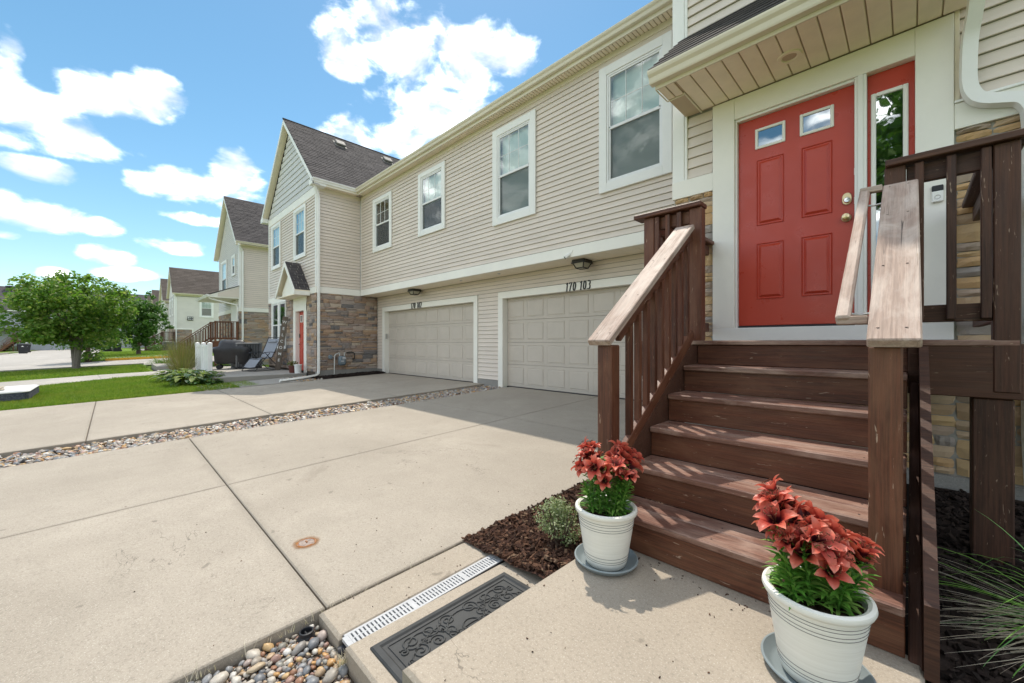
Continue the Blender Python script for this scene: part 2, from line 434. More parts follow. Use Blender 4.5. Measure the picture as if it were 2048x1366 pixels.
def m_wood(name, dark, lite, wear, wearamt, rough=0.55, crack=0.0):
    t = NT(name, rough, 0.4); v = t.coord('Object', (1.3, 26, 26), 17.0); v2 = t.coord('Object', (4, 110, 110), 11.0); v3 = t.coord('Object', (2.2, 7, 7), 5.0)
    g = t.noise(v, 1.6, 6, 0.62, 0.6); f = t.noise(v2, 1.4, 4, 0.7); b = t.noise(v3, 1.2, 5, 0.65, 0.5)
    md = t.noise(t.coord('Object', (0.9, 48, 48), 13.0), 1.7, 4, 0.6, 0.8)
    col = t.mix(t.maprange(g, 0.34, 0.66), dark, lite)
    col = t.mix(t.maprange(md, 0.46, 0.60, 0, 0.60), col, tuple(q * 0.50 for q in dark))
    col = t.mix(t.maprange(f, 0.48, 0.66, 0, 0.70), col, tuple(q * 0.40 for q in dark))
    oi = t.n('ShaderNodeObjectInfo'); col = t.mix(t.maprange(oi.outputs['Random'], 0, 1, 0, 0.35), col, tuple(q * 1.35 for q in lite))
    col = t.mix(t.mth('MULTIPLY', t.maprange(b, 0.42, 0.66), wearamt), col, wear)
    # scuffs: small flakes where the stain is gone
    sc = t.noise(t.coord('Object', (9, 60, 60), 3.0), 1.0, 3, 0.7, 1.0)
    col = t.mix(t.maprange(sc, 0.665, 0.71, 0, 0.85), col, (0.40, 0.28, 0.20))
    if crack:
        cn = t.noise(t.coord('Object', (0.45, 17, 17), 7.0), 1.0, 2, 0.35); cm = t.noise(t.coord('Object', (2.2, 9, 9), 23.0), 1.0, 2, 0.5)
        k = t.mth('MULTIPLY', t.maprange(t.mth('ABSOLUTE', t.mth('SUBTRACT', cn, 0.5)), 0.0015, 0.006, 1, 0), t.maprange(cm, 0.53, 0.57))
        col = t.mix(t.mth('MULTIPLY', k, crack), col, tuple(q * 0.22 for q in dark))
    t.color(col); t.rough(t.maprange(g, 0.2, 0.8, rough - 0.1, rough + 0.2)); t.bump(t.mth('ADD', f, t.mth('MULTIPLY', g, 0.6)), 0.35, 0.004)
    return t.m
WOOD = m_wood('stained_wood', (0.055, 0.017, 0.009), (0.150, 0.050, 0.024), (0.25, 0.12, 0.065), 0.35, 0.45, crack=0.4)
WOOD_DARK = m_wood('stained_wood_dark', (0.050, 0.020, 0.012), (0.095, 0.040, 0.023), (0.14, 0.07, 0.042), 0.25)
WOOD_WORN = m_wood('weathered_wood', (0.24, 0.155, 0.12), (0.42, 0.31, 0.25), (0.60, 0.50, 0.43), 0.80, 0.6, crack=0.9)
WOOD_TREAD = m_wood('worn_tread_wood', (0.115, 0.044, 0.028), (0.25, 0.125, 0.088), (0.46, 0.32, 0.25), 0.68, 0.48, crack=0.5)
WOOD_RED = m_wood('red_brown_wood', (0.10, 0.035, 0.017), (0.17, 0.065, 0.03), (0.22, 0.11, 0.06), 0.3)
def m_stone(name, pal, mortar=False):
    t = NT(name, 0.82, 0.3); r = t.rand(); n = len(pal)
    col = t.ramp(r, [(i / n, c) for i, c in enumerate(pal)], 'CONSTANT')
    w = t.world(); a = t.noise(w, 9, 7, 0.7, 0.6); f = t.noise(w, 60, 4, 0.7)
    col = t.mix(t.maprange(a, 0.35, 0.75, 0, 0.55), col, t.mix(0.5, col, (0.20, 0.17, 0.14)))
    col = t.mix(t.maprange(t.noise(w, 22, 5, 0.7), 0.58, 0.78, 0, 0.5), col, (0.50, 0.40, 0.28))
    t.color(col); t.bump(t.mth('ADD', a, t.mth('MULTIPLY', f, 0.35)), 0.55, 0.012); return t.m
STONE = m_stone('ledge_stone', [(.33,.235,.18),(.40,.315,.245),(.25,.215,.20),(.40,.27,.18),(.33,.275,.24),(.47,.385,.305),(.16,.15,.15),(.38,.27,.215),(.29,.235,.205),(.44,.30,.195),(.36,.30,.265),(.43,.35,.295),(.37,.29,.25),(.30,.22,.17)])
STONE_WARM = m_stone('ledge_stone_warm', [(.56,.38,.20),(.48,.33,.20),(.58,.40,.21),(.40,.31,.24),(.54,.40,.27),(.44,.33,.25),(.56,.36,.18),(.33,.29,.26),(.50,.36,.23)])
MORTAR = m_plain('mortar', (0.30, 0.29, 0.26), 0.9, 0.2, var=0.15, nscale=20, bump=0.4)
MORTAR_DARK = m_plain('stone_joint', (0.085, 0.07, 0.058), 0.95, 0.1, var=0.15)
def m_shingle(name, a, b):
    t = NT(name, 0.9, 0.2); r = t.rand(); w = t.world()
    f = t.noise(w, 55, 4, 0.75); big = t.noise(w, 0.8, 4, 0.6)
    col = t.mix(r, a, b); col = t.mix(t.maprange(f, 0.45, 0.75, 0, 0.5), col, tuple(q * 1.9 for q in b))
    col = t.mix(t.maprange(big, 0.4, 0.7, 0, 0.3), col, tuple(q * 0.8 for q in a))
    t.color(col); t.bump(f, 0.4, 0.004); return t.m
SHINGLE = m_shingle('asphalt_shingle', (0.050, 0.045, 0.046), (0.088, 0.079, 0.078))
SHINGLE_BROWN = m_shingle('asphalt_shingle_brown', (0.072, 0.058, 0.050), (0.105, 0.086, 0.076))
SHINGLE_FAR = m_shingle('asphalt_shingle_slate', (0.060, 0.055, 0.060), (0.085, 0.078, 0.084))
def m_glass(name, tint=(0.88, 0.95, 0.95), r0=0.10):
    t = NT(name); t.N.remove(t.b)
    lw = t.n('ShaderNodeLayerWeight'); lw.inputs[0].default_value = 0.5
    tr = t.n('ShaderNodeBsdfTransparent'); tr.inputs[0].default_value = tint + (1,)
    gl = t.n('ShaderNodeBsdfGlossy'); gl.inputs['Roughness'].default_value = 0.02; gl.inputs[0].default_value = (0.95, 1.0, 1.0, 1)
    w = t.world(); nz = t.noise(w, 1.7, 3, 0.5); bp = t.n('ShaderNodeBump'); bp.inputs['Strength'].default_value = 0.06; bp.inputs['Distance'].default_value = 0.05
    t.link(nz, bp.inputs['Height']); t.link(bp.outputs[0], gl.inputs['Normal'])
    mx = t.n('ShaderNodeMixShader'); f2 = t.mth('ADD', t.mth('MULTIPLY', t.mth('POWER', lw.outputs['Facing'], 3.0), 0.9 - r0), r0)
    t.link(f2, mx.inputs[0]); t.link(tr.outputs[0], mx.inputs[1]); t.link(gl.outputs[0], mx.inputs[2]); t.link(mx.outputs[0], t.out.inputs[0])
    return t.m
GLASS = m_glass('window_glass', (0.86, 0.96, 0.95), 0.13); GLASS_DARK = m_glass('door_glass', (0.40, 0.43, 0.43), 0.42)
def m_screen():
    t = NT('insect_screen', 0.8); tr = t.n('ShaderNodeBsdfTransparent'); mx = t.n('ShaderNodeMixShader'); mx.inputs[0].default_value = 0.48
    nz = t.noise(t.world((14, 14, 3)), 2.2, 3, 0.6, 1.5)
    t.color(t.mix(t.maprange(nz, .35, .65), (0.055, 0.065, 0.068), (0.115, 0.125, 0.125)))
    t.link(tr.outputs[0], mx.inputs[1]); t.link(t.b.outputs[0], mx.inputs[2]); t.link(mx.outputs[0], t.out.inputs[0]); return t.m
SCREEN = m_screen()
BLIND = m_plain('window_blind', (0.80, 0.84, 0.82), 0.6, var=0.02)
DARKROOM = m_plain('dark_interior', (0.035, 0.035, 0.04), 0.9, 0.1)
BLACK = m_plain('black_metal', (0.018, 0.017, 0.016), 0.45, 0.5, var=0.2)
BLACK_PLASTIC = m_plain('black_plastic', (0.020, 0.021, 0.026), 0.5, 0.4, var=0.15)
RUBBER = m_plain('grey_rubber', (0.038, 0.040, 0.041), 0.62, 0.4, var=0.22, nscale=9, bump=0.3, bscale=300)
BRASS = m_plain('satin_brass', (0.62, 0.50, 0.30), 0.28, 0.5, 1.0)
CHROME = m_plain('bright_metal', (0.72, 0.71, 0.68), 0.2, 0.5, 1.0)
GALV = m_plain('galvanised_metal', (0.55, 0.55, 0.53), 0.4, 0.5, 0.7, 0.15)
METER = m_plain('grey_meter_paint', (0.16, 0.20, 0.23), 0.45, 0.4)
GRATE = m_plain('pale_plastic', (0.46, 0.465, 0.475), 0.45, 0.4, var=0.08, nscale=30)
def m_rust():
    t = NT('rusty_iron', 0.8, 0.3); w = t.world(); a = t.noise(w, 30, 6, 0.7)
    t.color(t.ramp(a, [(0.35, (0.20, 0.065, 0.02)), (0.5, (0.36, 0.15, 0.055)), (0.62, (0.30, 0.24, 0.20)), (0.75, (0.40, 0.34, 0.30))])); t.bump(a, 0.4, 0.004); return t.m
RUST = m_rust()
def m_pot():
    t = NT('cream_pot', 0.45, 0.4); nz = t.noise(t.coord('Object', (2, 2, 60)), 2.5, 4, 0.6)
    t.color(t.mix(t.maprange(nz, .35, .7), (0.74, 0.715, 0.64), (0.82, 0.80, 0.73))); t.bump(nz, 0.12, 0.002); return t.m
POT = m_pot(); POTLINE = m_plain('pot_groove', (0.16, 0.15, 0.135), 0.7)
SAUCER = m_plain('blue_grey_saucer', (0.235, 0.275, 0.285), 0.4, 0.45, var=0.1)
SOIL = m_plain('potting_soil', (0.055, 0.036, 0.025), 0.95, 0.1, var=0.5, nscale=60, bump=0.8, bscale=120)
def m_mulch():
    t = NT('wood_mulch', 0.9, 0.2); r = t.rand(); w = t.world(); a = t.noise(w, 55, 5, 0.7)
    c = t.ramp(r, [(0, (0.040, 0.020, 0.013)), (0.3, (0.085, 0.040, 0.024)), (0.55, (0.055, 0.026, 0.018)), (0.75, (0.14, 0.072, 0.044)), (0.92, (0.22, 0.14, 0.09))], 'CONSTANT')
    c = t.mix(t.maprange(a, .4, .7, 0, .5), c, (0.022, 0.013, 0.009)); t.color(c); t.bump(a, 0.6, 0.01); return t.m
MULCH = m_mulch()
def m_mulch_shaded():  # the mulch again, with the shadow over these beds put into a darker colour
    t = NT('shaded_mulch', 0.95, 0.15); r = t.rand(); w = t.world(); a = t.noise(w, 55, 5, 0.7)
    c = t.ramp(r, [(0, (0.018, 0.013, 0.011)), (0.4, (0.030, 0.021, 0.018)), (0.8, (0.05, 0.036, 0.03))], 'CONSTANT')
    c = t.mix(t.maprange(a, .4, .7, 0, .5), c, (0.014, 0.010, 0.009)); t.color(c); t.bump(a, 0.6, 0.01); return t.m
MULCH_SHADED = m_mulch_shaded()
def m_pebble():
    t = NT('river_pebble', 0.45, 0.45); r = t.rand(); w = t.world()
    pal = [(.34,.30,.25),(.44,.31,.19),(.20,.21,.225),(.50,.45,.38),(.30,.15,.085),(.26,.265,.27),(.54,.36,.17),(.40,.32,.28),(.155,.165,.18),(.58,.54,.47),(.33,.20,.16),(.46,.36,.24),(.24,.23,.20),(.50,.28,.10),(.62,.60,.56),(.29,.27,.25)]
    c = t.ramp(r, [(i / len(pal), k) for i, k in enumerate(pal)], 'CONSTANT')
    a = t.noise(w, 45, 6, 0.7, 0.8); c = t.mix(t.maprange(a, .4, .72, 0, .5), c, t.mix(0.6, c, (0.12, 0.10, 0.085)))
    c = t.mix(t.maprange(t.noise(w, 160, 3, 0.6), .58, .75, 0, .35), c, (0.6, 0.56, 0.5))
    t.color(c); t.bump(a, 0.15, 0.004); return t.m
PEBBLE = m_pebble()
GRIT = m_plain('gravel_soil', (0.10, 0.075, 0.055), 0.95, 0.1, var=0.5, nscale=45, bump=0.8, bscale=90)
def m_grassground():
    t = NT('lawn_ground', 0.9, 0.2); w = t.world(); a = t.noise(w, 0.35, 6, 0.65); b = t.noise(w, 14, 5, 0.7); f = t.noise(w, 120, 3, 0.7)
    c = t.mix(t.maprange(a, .35, .65), (0.10, 0.20, 0.012), (0.19, 0.28, 0.028))
    c = t.mix(t.maprange(b, .4, .7, 0, .6), c, (0.06, 0.125, 0.010)); c = t.mix(t.maprange(f, .45, .7, 0, .5), c, (0.20, 0.28, 0.04))
    t.color(c); t.bump(t.mth('ADD', b, f), 0.9, 0.05); return t.m
LAWN = m_grassground()
def m_leaf(name, pal, trans=0.35, rough=0.5, spec=0.35):
    t = NT(name, rough, spec); r = t.rand(); n = len(pal)
    c = t.ramp(r, [(i / max(1, n - 1), k) for i, k in enumerate(pal)])
    t.color(c); tl = t.n('ShaderNodeBsdfTranslucent'); t.link(t.mix(0.5, c, t.mix(1.0, c, (1.5, 1.9, 0.7), 'MULTIPLY')), tl.inputs[0])
    mx = t.n('ShaderNodeMixShader'); mx.inputs[0].default_value = trans
    t.link(t.b.outputs[0], mx.inputs[1]); t.link(tl.outputs[0], mx.inputs[2]); t.link(mx.outputs[0], t.out.inputs[0]); return t.m
def m_turf():
    t = NT('grass_blade', 0.5, 0.35); r = t.rand(); w = t.world()
    c = t.ramp(r, [(0, (0.095, 0.22, 0.010)), (.4, (0.16, 0.30, 0.016)), (.75, (0.24, 0.36, 0.03)), (1, (0.34, 0.40, 0.07))])
    p = t.noise(w, 1.1, 5, 0.7); c = t.mix(t.maprange(p, .42, .70, 0, .75), c, (0.30, 0.34, 0.05)); q = t.noise(w, 5.0, 3, 0.6); c = t.mix(t.maprange(q, .5, .72, 0, .6), c, (0.055, 0.13, 0.010))
    t.color(c); tl = t.n('ShaderNodeBsdfTranslucent'); t.link(c, tl.inputs[0]); mx = t.n('ShaderNodeMixShader'); mx.inputs[0].default_value = 0.4
    t.link(t.b.outputs[0], mx.inputs[1]); t.link(tl.outputs[0], mx.inputs[2]); t.link(mx.outputs[0], t.out.inputs[0]); return t.m
GRASS = m_turf()
LEAF_MAPLE = m_leaf('maple_leaf', [(0.075, 0.165, 0.022), (0.11, 0.22, 0.03), (0.20, 0.28, 0.055), (0.09, 0.19, 0.025), (0.34, 0.37, 0.11)], 0.48)
LEAF_DARK = m_leaf('dark_leaf', [(0.045, 0.115, 0.016), (0.065, 0.15, 0.022), (0.10, 0.19, 0.03)], 0.4)
LEAF_LILY = m_leaf('lily_leaf', [(0.075, 0.21, 0.03), (0.11, 0.28, 0.04), (0.20, 0.38, 0.07), (0.085, 0.24, 0.035), (0.30, 0.44, 0.11)], 0.3, 0.35, 0.5)
LEAF_HOSTA = m_leaf('hosta_leaf', [(0.05, 0.12, 0.03), (0.16, 0.22, 0.045), (0.24, 0.28, 0.07), (0.04, 0.10, 0.05)])
LEAF_VAR = m_leaf('variegated_leaf', [(0.17, 0.23, 0.09), (0.34, 0.38, 0.21), (0.12, 0.19, 0.06), (0.44, 0.46, 0.30), (0.22, 0.29, 0.10)], 0.25)
LEAF_DAY = m_leaf('daylily_leaf', [(0.06, 0.14, 0.015), (0.11, 0.20, 0.025), (0.16, 0.24, 0.04)])
BLADE_GREEN = m_leaf('green_grass_blade', [(0.16, 0.36, 0.06), (0.22, 0.45, 0.08), (0.18, 0.40, 0.15)], 0.3, 0.35)
BLADE_DRY = m_leaf('dry_grass_blade', [(0.60, 0.52, 0.41), (0.70, 0.63, 0.52), (0.48, 0.39, 0.29)], 0.25, 0.6)
PLUME = m_leaf('reed_grass', [(0.13, 0.15, 0.03), (0.20, 0.15, 0.065), (0.09, 0.13, 0.022), (0.26, 0.19, 0.10)], 0.3)
def m_petal():
    t = NT('lily_petal', 0.42, 0.4); at = t.n('ShaderNodeAttribute', attribute_name='along'); r = t.rand()
    c = t.ramp(at.outputs['Fac'], [(0.0, (0.045, 0.004, 0.010)), (0.27, (0.080, 0.007, 0.014)), (0.45, (0.50, 0.062, 0.042)), (0.76, (0.74, 0.17, 0.105)), (1.0, (0.82, 0.33, 0.23))])
    c = t.mix(t.maprange(r, 0, 1, 0, 0.35), c, t.mix(1.0, c, (0.62, 0.42, 0.65), 'MULTIPLY'))
    t.color(c); tl = t.n('ShaderNodeBsdfTranslucent'); t.link(c, tl.inputs[0]); mx = t.n('ShaderNodeMixShader'); mx.inputs[0].default_value = 0.3
    t.link(t.b.outputs[0], mx.inputs[1]); t.link(tl.outputs[0], mx.inputs[2]); t.link(mx.outputs[0], t.out.inputs[0]); return t.m
PETAL = m_petal()
STAMEN = m_plain('stamen', (0.13, 0.035, 0.012), 0.7)
BUD = m_leaf('lily_bud', [(0.30, 0.30, 0.05), (0.36, 0.26, 0.06)], 0.2)
BARK = m_plain('grey_bark', (0.20, 0.175, 0.155), 0.9, 0.2, var=0.3, nscale=25, bump=0.6, bscale=40)
BARK_DARK = m_plain('brown_bark', (0.09, 0.065, 0.05), 0.9, 0.2, var=0.3, nscale=25, bump=0.6, bscale=40)
TERRACOTTA = m_plain('dark_red_pot', (0.10, 0.022, 0.016), 0.4, 0.5)
GREY_MESH = m_plain('grey_sling_fabric', (0.27, 0.29, 0.33), 0.8, 0.2, var=0.1, nscale=90)
MATTRESS_TOP = m_plain('white_quilt', (0.60, 0.60, 0.60), 0.8, 0.2, var=0.05, nscale=40, bump=0.3, bscale=30)
def m_mside():
    t = NT('speckled_navy_fabric', 0.9, 0.2); a = t.noise(t.world(), 70, 4, 0.75)
    t.color(t.ramp(a, [(0.38, (0.022, 0.026, 0.045)), (0.52, (0.06, 0.065, 0.09)), (0.66, (0.30, 0.31, 0.34))])); return t.m
MATTRESS_SIDE = m_mside()
CARDBOARD = m_plain('pale_cardboard', (0.42, 0.37, 0.30), 0.9, 0.2, var=0.2, nscale=20)
YELLOW = m_plain('yellow_kerb_paint', (0.60, 0.33, 0.04), 0.8, 0.3, var=0.2, nscale=8)
AC_GREY = m_plain('grey_ac_metal', (0.16, 0.165, 0.17), 0.5, 0.4)
SIGN_BLACK = m_plain('black_sign', (0.012, 0.013, 0.016), 0.5); SIGN_WHITE = m_plain('white_lettering', (0.75, 0.75, 0.74), 0.6)
BOARD_GREY = m_wood('weathered_sign_board', (0.085, 0.065, 0.05), (0.13, 0.10, 0.08), (0.17, 0.14, 0.11), 0.4)
YELLOW_FLOWER = m_plain('yellow_flower', (0.75, 0.42, 0.03), 0.6)
# ------------------------------------------------------------------ the setting
def frange(a, b, s):
    n = max(1, int(math.ceil((b - a) / s))); return [a + (b - a) * i / n for i in range(n + 1)]
def sheet(name, xs, ys, dz, mat, kind='structure', parent=None):
    mb = MB(); nx, ny = len(xs), len(ys)
    mb.add([(x, y, gz(x, y) + dz) for y in ys for x in xs], [(j*nx+i, j*nx+i+1, (j+1)*nx+i+1, (j+1)*nx+i) for j in range(ny-1) for i in range(nx-1)])
    o = mb.build(name, mat, parent, smooth=True)
    if parent is None: tag(o, kind=kind)
    return o
xs = [-600,-300,-160,-120] + frange(-100, -24, 2)[:-1] + frange(-24, 4, 1) + [8, 15, 40, 120, 400]
ys = [-500,-200,-80,-40] + frange(-20, 8, 1) + [12, 30, 80, 200, 500]
sheet('ground', xs, ys, -0.12, LAWN)
def lawn_piece(x0, x1, y0, y1, dz=-0.012, st=0.5): return sheet('lawn', frange(x0, x1, st), frange(y0, y1, st), dz, LAWN)
lawn_piece(-21.5, -13.22, -22, 3.4)
lawn_piece(-31.0, -22.5, -22, 1.35, -0.012, 1)
lawn_piece(-58.0, -38.7, -0.9, 5.2, -0.0, 1)
lawn_piece(-115, -31.5, -40, -8.3, -0.0, 3)

def slab(name, poly, zf, thick, mat, parent=None, bev=0.006):
    """a concrete slab over an axis-aligned rectangle; zf(x,y) gives the top"""
    (x0, y0), (x1, y1) = poly; mb = MB(); c = bev
    top = [(x0+c,y0+c),(x1-c,y0+c),(x1-c,y1-c),(x0+c,y1-c)]; rim = [(x0,y0),(x1,y0),(x1,y1),(x0,y1)]
    vs = [(x,y,zf(x,y)) for x,y in top] + [(x,y,zf(x,y)-c) for x,y in rim] + [(x,y,zf(x,y)-thick) for x,y in rim]
    fs = [(0,1,2,3)] + [(4+i,4+(i+1)%4,(i+1)%4,i) for i in range(4)] + [(8+i,8+(i+1)%4,4+(i+1)%4,4+i) for i in range(4)] + [(11,10,9,8)]
    mb.add(vs, fs); return mb.build(name, mat, parent)
# driveways: concrete panels between control joints
G2 = 0.0042
def driveway(label, xcuts, ycuts):
    e = empty('driveway', ((xcuts[0]+xcuts[-1])/2, 3, gz(-5, 3)), kind='structure')
    for i in range(len(xcuts)-1):
        for j in range(len(ycuts)-1):
            slab('concrete_panel', ((xcuts[i]+G2, ycuts[j]+G2), (xcuts[i+1]-G2, ycuts[j+1]-G2)), gz, 0.16, CONCRETE, e)
    return e
driveway('near', [-7.05, -4.48, -2.06], [-13.5, -9.8, -6.4, -2.95, 0.755, 4.46, 6.98])
d2 = driveway('far', [-13.2, -8.02], [-13.5, -9.5, -6.2, -3.1, -0.25, 2.0])
for (a, b) in (((-13.2, 2.0), (-10.75, 4.45)), ((-10.75, 2.0), (-8.02, 4.45)), ((-13.2, 4.45), (-10.75, 6.98)), ((-10.75, 4.45), (-8.02, 6.98))):
    slab('concrete_panel', ((a[0]+G2, a[1]+G2), (b[0]-G2, b[1]-G2)), gz, 0.16, CONCRETE, d2)
# dark soil packed in the joints
jm = MB()
for x0, x1, y0, y1 in ((-7.05,-2.06,-13.5,6.98), (-13.2,-8.02,-13.5,6.98)):
    jm.add([(x, y, gz(x, y)-0.022) for x, y in ((x0+.02,y0),(x1-.02,y0),(x1-.02,y1),(x0+.02,y1))], [(0,1,2,3)])
o = jm.build('joint_filler', GRIT); tag(o, kind='structure')

# porch walk in front of the steps, the lower slab with the mat, the strip beyond the drain
pw = empty('porch_walk', (-0.6, 1.2, 0), kind='structure')
slab('concrete_slab', ((-1.165, 0.665), (0.03, 1.90)), lambda x, y: 0.0, 0.32, CONCRETE_SLAB, pw, 0.012)
slab('concrete_slab', ((-1.698, 0.70), (-1.168, 1.74)), lambda x, y: -0.236, 0.20, CONCRETE_SLAB, pw, 0.012)
slab('concrete_slab', ((-2.046, 0.715), (-1.806, 1.66)), lambda x, y: gz(x, y)+.003, 0.20, CONCRETE_SLAB, pw, 0.014)

# sidewalk to the neighbouring entrance
sw = empty('sidewalk', (-22, 0, -0.3), kind='structure')
ed = [(-17.6,-6.0,-22.0,-6.6), (-19.0,-2.4,-22.9,-3.2), (-20.75,-0.25,-23.75,-0.4), (-21.1,1.6,-23.7,1.25), (-21.2,3.4,-23.9,3.3)]
ed = [(-14.5,-14,-19.5,-15)] + ed
for (ax, ay, bx, by), (cx_, cy_, dx, dy) in zip(ed, ed[1:]):
    for (p, q, r_, s_) in (((ax, ay), (bx, by), (dx, dy), (cx_, cy_)),):
        k = 0.006
        P = [Vector((u[0], u[1])) for u in (p, q, r_, s_)]; c = sum(P, Vector((0, 0))) / 4
        P = [u + (c - u).normalized() * k for u in P]
        MB().add([(u.x, u.y, gz(u.x, u.y)+0.012) for u in P] + [(u.x, u.y, gz(u.x, u.y)-0.1) for u in P],
                 [(0,1,2,3),(4,7,6,5),(0,4,5,1),(1,5,6,2),(2,6,7,3),(3,7,4,0)]).build('concrete_panel', CONCRETE_STREET, sw)
# street and the parking court
st = empty('street', (-45, -5, -0.3), kind='structure')
def street_piece(x0, x1, y0, y1): sheet('street_panel', frange(x0, x1, 2.0), frange(y0, y1, 2.0), -0.045, CONCRETE_STREET, parent=st)
street_piece(-38.55, -31.15, -24, 30); street_piece(-72, -38.56, -8.2, -1.0); street_piece(-118, -72.01, -8.9, -1.0)
# kerbs
def kerb(name, pts, mat, w=0.15, h=0.12):
    mb = MB()
    for (x0, y0), (x1, y1) in zip(pts, pts[1:]):
        d = Vector((x1-x0, y1-y0)).normalized(); n = Vector((-d.y, d.x)) * w/2
        n_ = max(1, int(Vector((x1-x0, y1-y0)).length / 3))
        for i in range(n_):
            a = Vector((x0 + (x1-x0)*i/n_, y0 + (y1-y0)*i/n_)); b = Vector((x0 + (x1-x0)*(i+1)/n_, y0 + (y1-y0)*(i+1)/n_))
            vs = []
            for z in (-0.2, 0):
                for q in (a-n, b-n, b+n, a+n): vs.append((q.x, q.y, gz(q.x, q.y) + (h-0.045 if z == 0 else -0.2)))
            mb.add(vs, [(0,3,2,1),(4,5,6,7),(0,1,5,4),(1,2,6,5),(2,3,7,6),(3,0,4,7)])
    o = mb.build(name, mat); tag(o, kind='structure'); return o
kerb('yellow_kerb', [(-38.62, -0.3), (-38.62, 4.6)], YELLOW, 0.18, 0.14)
kerb('kerb', [(-72, -8.28), (-31.4, -8.28), (-31.2, -24)], CONCRETE_STREET)
kerb('kerb', [(-118, -8.98), (-72, -8.98)], CONCRETE_STREET)
kerb('yellow_kerb', [(-104, -0.7), (-86, -0.7)], YELLOW, 0.3, 0.16)
kerb('kerb', [(-31.07, -24), (-31.07, 1.3)], CONCRETE_STREET)
# path across the lawn beyond the court
sheet('path', frange(-42.4, -41.1, 1), frange(-0.9, 5, 1), 0.02, CONCRETE_STREET)
sheet('path', frange(-73, -60, 2), frange(2.4, 3.6, 1), 0.02, CONCRETE_STREET)
# ------------------------------------------------------------------ building kit
UP = Vector((0, 0, 1)); SOUTH = Vector((0, -1, 0)); EAST = Vector((1, 0, 0))
EXPO = 0.1065
def siding_mesh(name, h, mat, lap=0.019):
    mb = MB(); prof = [(0.0, 0.010), (lap - .003, 0.010), (lap + .001, 0.008), (lap + 0.003, 0.012), (lap + .001, 0.018), (lap*0.60, h*0.42), (0.003, h + 0.002), (0.0, h + 0.002)]
    mb.prism(prof, lambda p: (0, p[0], p[1]), lambda p: (1, p[0], p[1])); return mb.mesh(name, [mat])
SID = siding_mesh('siding_board', EXPO, SIDING); SID_FAR = siding_mesh('siding_board_far', EXPO, SIDING_FAR); SID_DK = siding_mesh('siding_board_grey', EXPO, SIDING_FAR)
def siding(parent, out, plane, a0, a1, z0, z1, rng, me=None, seam=3.7, clip=None, expo=EXPO, holes=()):
    """courses of boards on a wall facing `out` (SOUTH: plane is y, a is x; EAST: plane is x, a is y)"""
    me = me or SID; n = int(round((z1 - z0) / expo)); h = (z1 - z0) / n; made = []
    for k in range(n):
        z = z0 + k * h; s0, s1 = a0, a1
        if clip:
            r = clip(z + h * 0.5)
            if r is None: continue
            s0, s1 = max(a0, r[0]), min(a1, r[1])
            if s1 - s0 < 0.05: continue
        cuts = [s0]
        if seam and s1 - s0 > seam:
            q = s0 + rng.uniform(0.8, seam)
            while q < s1 - 0.5: cuts.append(q); q += seam
        cuts.append(s1); runs = list(zip(cuts, cuts[1:]))
        for h0, h1, hz0, hz1 in holes:                     # stop short at window openings
            if z + h > hz0 + .03 and z < hz1 - .03:
                nr_ = []
                for u, v in runs:
                    if v <= h0 or u >= h1: nr_.append((u, v)); continue
                    if u < h0: nr_.append((u, h0))
                    if v > h1: nr_.append((h1, v))
                runs = nr_
        for u, v in runs:
            if v - u < .02: continue
            g = 0.0012 if len(cuts) > 2 else 0
            if out is SOUTH: M = wallM((v - g, plane, z), out, (v - u - 2*g), 1, h / expo)
            else: M = wallM((plane, v - g, z), out, (v - u - 2*g), 1, h / expo)
            made.append(mobj('siding_board', me, None, parent, M))
    return made

def holed(mb, x0, x1, z0, z1, holes, f0, f1):
    """a wall slab with rectangular openings; f0/f1 put (x, z) on the front and back face"""
    xs_ = sorted(set([x0, x1] + [min(max(q, x0), x1) for h in holes for q in h[:2]])); zs_ = sorted(set([z0, z1] + [min(max(q, z0), z1) for h in holes for q in h[2:]]))
    for a, b in zip(xs_, xs_[1:]):
        for c, d in zip(zs_, zs_[1:]):
            mx_, mz_ = (a+b)/2, (c+d)/2
            if any(h[0] < mx_ < h[1] and h[2] < mz_ < h[3] for h in holes): continue
            mb.add([f0(a,c), f0(b,c), f0(b,d), f0(a,d), f1(a,c), f1(b,c), f1(b,d), f1(a,d)], [(0,1,2,3),(7,6,5,4),(0,4,5,1),(1,5,6,2),(2,6,7,3),(3,7,4,0)])
    return mb
# ledge stones: a few rough-faced shapes, scaled and shared
def stone_mesh(seed, mat, rough=0.30):
    rg = random.Random(seed); mb = MB(); nx, nz = 5, 3; vs = []
    for j in range(nz):
        for i in range(nx):
            u, w = i/(nx-1), j/(nz-1)
            e = min(u, 1-u)*(nx-1); e2 = min(w, 1-w)*(nz-1)
            d = 1.0 - (0.45 if e == 0 else 0) - (0.30 if e2 == 0 else 0) + rg.uniform(-rough, rough)*(1 if e and e2 else 0.55)
            vs.append((u + (rg.uniform(-.03,.03)), max(0.12, d), w + rg.uniform(-.06,.06)*(1 if 0 < w < 1 else .6)))
    n = len(vs); fs = [(j*nx+i+1, j*nx+i, (j+1)*nx+i, (j+1)*nx+i+1) for j in range(nz-1) for i in range(nx-1)]
    back = [(0,0,0),(1,0,0),(1,0,1),(0,0,1)]; vs += back
    b0 = [i for i in range(nx)]; t0 = [(nz-1)*nx+i for i in range(nx)]; l0 = [j*nx for j in range(nz)]; r0 = [j*nx+nx-1 for j in range(nz)]
    fs += [tuple([n, n+1] + b0[::-1]), tuple([n+2, n+3] + t0), tuple([n+3, n] + l0), tuple([n+1, n+2] + r0[::-1])]
    mb.add(vs, fs); return mb.mesh('stone', [mat])
STONES = [stone_mesh(s, STONE) for s in range(9)]; STONES_W = [stone_mesh(s+40, STONE_WARM) for s in range(9)]
